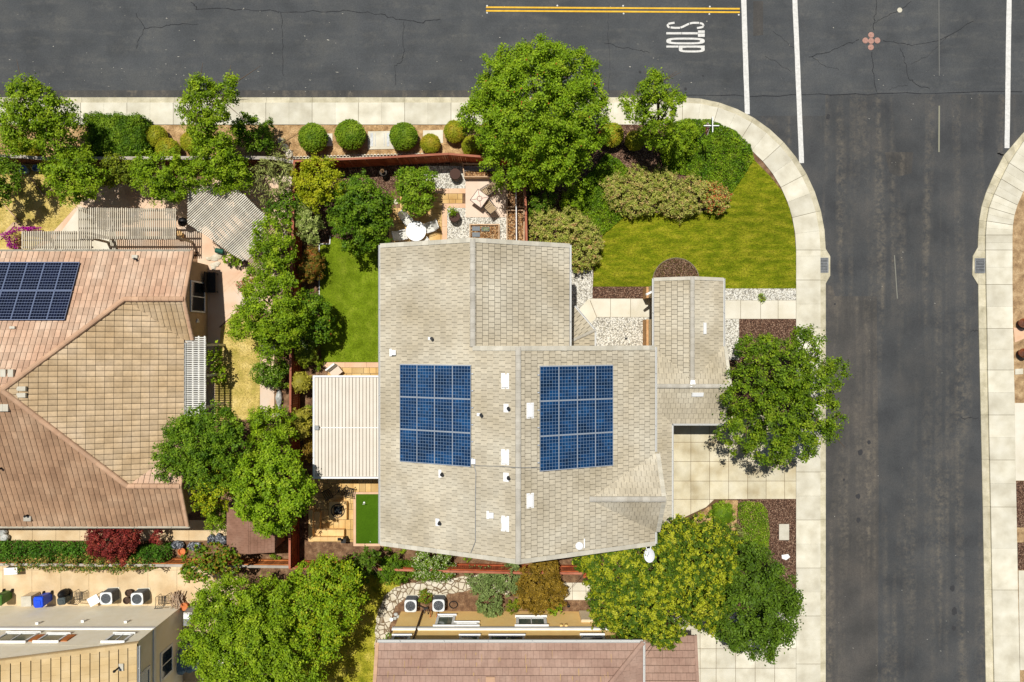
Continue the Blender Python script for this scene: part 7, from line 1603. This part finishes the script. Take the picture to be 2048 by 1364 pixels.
shrub('dark shrub at the foot of the street tree', [(1487, 690, .9, 16), (1478, 700, .8, 12)], L_deep, .11, .2, 1.6)
# bottom garden
shrub('white flowered rounded shrub at the red fence by the flagstone path', [(862, 1122, 1.3, 34), (848, 1138, 1, 26), (882, 1138, 1, 24)], L_deep, .09, .18, 2.2, accent=L_white, acc=.22)
shrub('plain green shrub left of the white flowered one', [(785, 1138, 1.1, 28), (765, 1140, 1, 22), (806, 1144, .9, 22)], L_deep, .10, .2, 2.2)
shrub('grey green strappy plant clump along the red fence, left', [(960, 1160, .8, 26), (985, 1165, .8, 24)], L_grass, .12, .2, 1.8); shrub('grey green strappy plant clump along the red fence, right', [(1015, 1160, .8, 26), (1025, 1135, 1.4, 14, 1.2), (1040, 1170, .7, 20)], L_grass, .12, .2, 1.8)
shrub('bronze brown leaved shrub by the yellow house', [(1080, 1160, 1.8, 42), (1065, 1190, 1.5, 32), (1100, 1185, 1.5, 32), (1090, 1135, 1.6, 28), (1075, 1210, 1.2, 18)], L_brown, .10, .18, 2.3)
shrub('rounded grey green grass clump in front of the yellow wall', [(978, 1205, .9, 26), (985, 1218, .7, 18)], L_grass, .13, .16, 2.2); shrub('small dark shrub between the two yellow house condensers', [(850, 1194, .5, 14)], L_deep, .09, .15, 1.8, accent=L_brown, acc=.3)
shrub('small yellow green plant at the yellow wall', [(1025, 1215, .5, 13), (1035, 1208, .4, 10)], L_olive, .10, .14, 1.6); shrub('broad leaved bright plant at the yellow wall below the bronze shrub', [(1110, 1213, .6, 16)], L_mid, .15, .16, 1.6); shrub('dark sprig at the corner of the yellow house', [(778, 1275, 1.6, 8, 1.4)], L_deep, .1, .15, 1.8)
for i, (px, py, lab) in enumerate(((775, 1098, 'tiny weed clump at the house eave dirt, left'), (805, 1101, 'tiny weed clump at the house eave dirt, right'), (935, 1118, 'tiny yellow weed below the conduit end'))): shrub(lab, [(px, py, .15, 7)], L_mid, .07, .12, 1.4)
# left plot south: maple and ivy
tree('crimson japanese maple over the side walkway', [(225, 1078, 1.8, 38), (205, 1085, 1.7, 30), (250, 1075, 1.6, 28), (235, 1105, 1.4, 24), (195, 1070, 1.6, 20), (265, 1085, 1.4, 16)], L_maple, .10, .22, 2.0, base=(240, 1082), name='maple_tree')
shrub('dark red small shrub beside the crimson maple', [(315, 1072, 1.0, 12, 1, 1.4)], L_maple, .09, .16, 2)
tag(cover_patch('ivy_bank', [(-60, 1078), (60, 1078), (180, 1081), (200, 1092), (190, 1122), (100, 1124), (-60, 1122)], 1.7, .11, 1000, L_ivy, 81, edge=.3), kind='stuff')
tag(cover_patch('ivy_bank', [(262, 1098), (300, 1084), (347, 1082), (352, 1108), (340, 1122), (270, 1122)], 1.8, .11, 1000, L_ivy, 82, edge=.25), kind='stuff')
tag(cover_patch('dry_vine', [(40, 1106), (120, 1100), (190, 1098), (270, 1102), (340, 1110), (338, 1125), (290, 1130), (190, 1129), (60, 1124)], 2.7, .11, 1100, L_ivyd, 83, edge=.1, accent=L_ivy, acc=.5), kind='stuff')
tag(cover_patch('bougainvillea', [(28, 468), (42, 462), (44, 498), (28, 500), (26, 485)], 1.9, .10, 1100, L_mag, 84, edge=.2), kind=None); bpy.data.objects['bougainvillea']['label'] = 'magenta bougainvillea at the left end of the low pergola'; bpy.data.objects['bougainvillea']['category'] = 'flowering vine'
o = cover_patch('bougainvillea', [(48, 457), (96, 458), (97, 466), (46, 466)], 2.3, .10, 1100, L_mag, 85, edge=.15); tag(o, 'magenta bougainvillea along the top edge of the low pergola', 'flowering vine')
shrub('red flowered potted plant on the stamped patio', [(487, 573, .5, 12), (494, 582, .4, 8)], L_deep, .09, .14, 1.8, accent=L_redf, acc=.4); shrub('red flowered plant under the divider fence tree', [(502, 556, .6, 8)], L_deep, .09, .14, 1.8, accent=L_redf, acc=.5)
shrub('green potted plant below the lattice pergola', [(458, 519, .5, 12), (470, 523, .5, 10)], L_mid, .13, .14, 1.3)
p = P(906, 424, .75); g = np.random.default_rng(2); k = 260; pos = g.normal(size=(k, 3)) * np.array([.14, .13, .12]) + np.array([p.x, p.y, .85]); root = thing('potted_plant', 'small bright plant growing in the lower barrel', 'plant', (p.x, p.y, .6)); leaf_mesh('foliage', pos, g.normal(size=(k, 3)) + np.array([0, 0, .6]), .11, L_mid, root)
mb = MB(); mb.tube([(p.x, p.y, .58), (p.x + .02, p.y, .85)], .015); mb.build('stem', m_trunk, root)
for i, (px, py) in enumerate(((555, 1116), (545, 1112))): shrub(['small weed on the bare strip right of the brown shed', 'tiny weed on the bare strip by the shed'][i], [(px, py, .2, 6)], L_mid, .07, .12, 1.2)
shrub('small dark plant on the sidewalk edge of the planting strip', [(538, 250, .9, 9, 1.6), (541, 240, 1.3, 5, 1.4)], L_dark, .09, .12, 1.5)
shrub('low sprig growing from the gravel beside the front path', [(1521, 590, .2, 5), (1526, 598, .15, 7)], L_mid, .07, .1, 1.2)
# ================================================================== LIGHT, SKY, CAMERA
sc = bpy.context.scene
sd = Vector((-.145, .32, 1)).normalized()
sun = bpy.data.lights.new('Sun', 'SUN'); sun.energy = SUN_E; sun.angle = math.radians(.5); sun.color = (1.0, .965, .905)
so = bpy.data.objects.new('Sun', sun); C.objects.link(so); so.rotation_euler = sd.to_track_quat('Z', 'Y').to_euler(); so.location = (-20, 40, 90)
w = bpy.data.worlds.new('World'); sc.world = w; w.use_nodes = True; nt = w.node_tree
sky = nt.nodes.new('ShaderNodeTexSky'); sky.sky_type = 'NISHITA'; sky.sun_disc = False
sky.sun_elevation = math.asin(sd.z); sky.sun_rotation = math.atan2(sd.x, sd.y)
bg = nt.nodes['Background']; bg.inputs['Strength'].default_value = SKY_E
nt.links.new(sky.outputs['Color'], bg.inputs['Color'])
cam = bpy.data.cameras.new('Camera'); cam.lens = 18 * 1366 / 1024; cam.sensor_width = 36; cam.clip_end = 3000; cam.clip_start = .5
co = bpy.data.objects.new('Camera', cam); C.objects.link(co); co.location = (0, 0, H); co.rotation_euler = (0, 0, 0); sc.camera = co
sc.view_settings.view_transform = 'Standard'; sc.view_settings.look = 'None'; sc.view_settings.exposure = EXPO; sc.view_settings.gamma = 1
sc.cycles.max_bounces = 5; sc.cycles.diffuse_bounces = 3; sc.cycles.transmission_bounces = 3; sc.cycles.transparent_max_bounces = 4
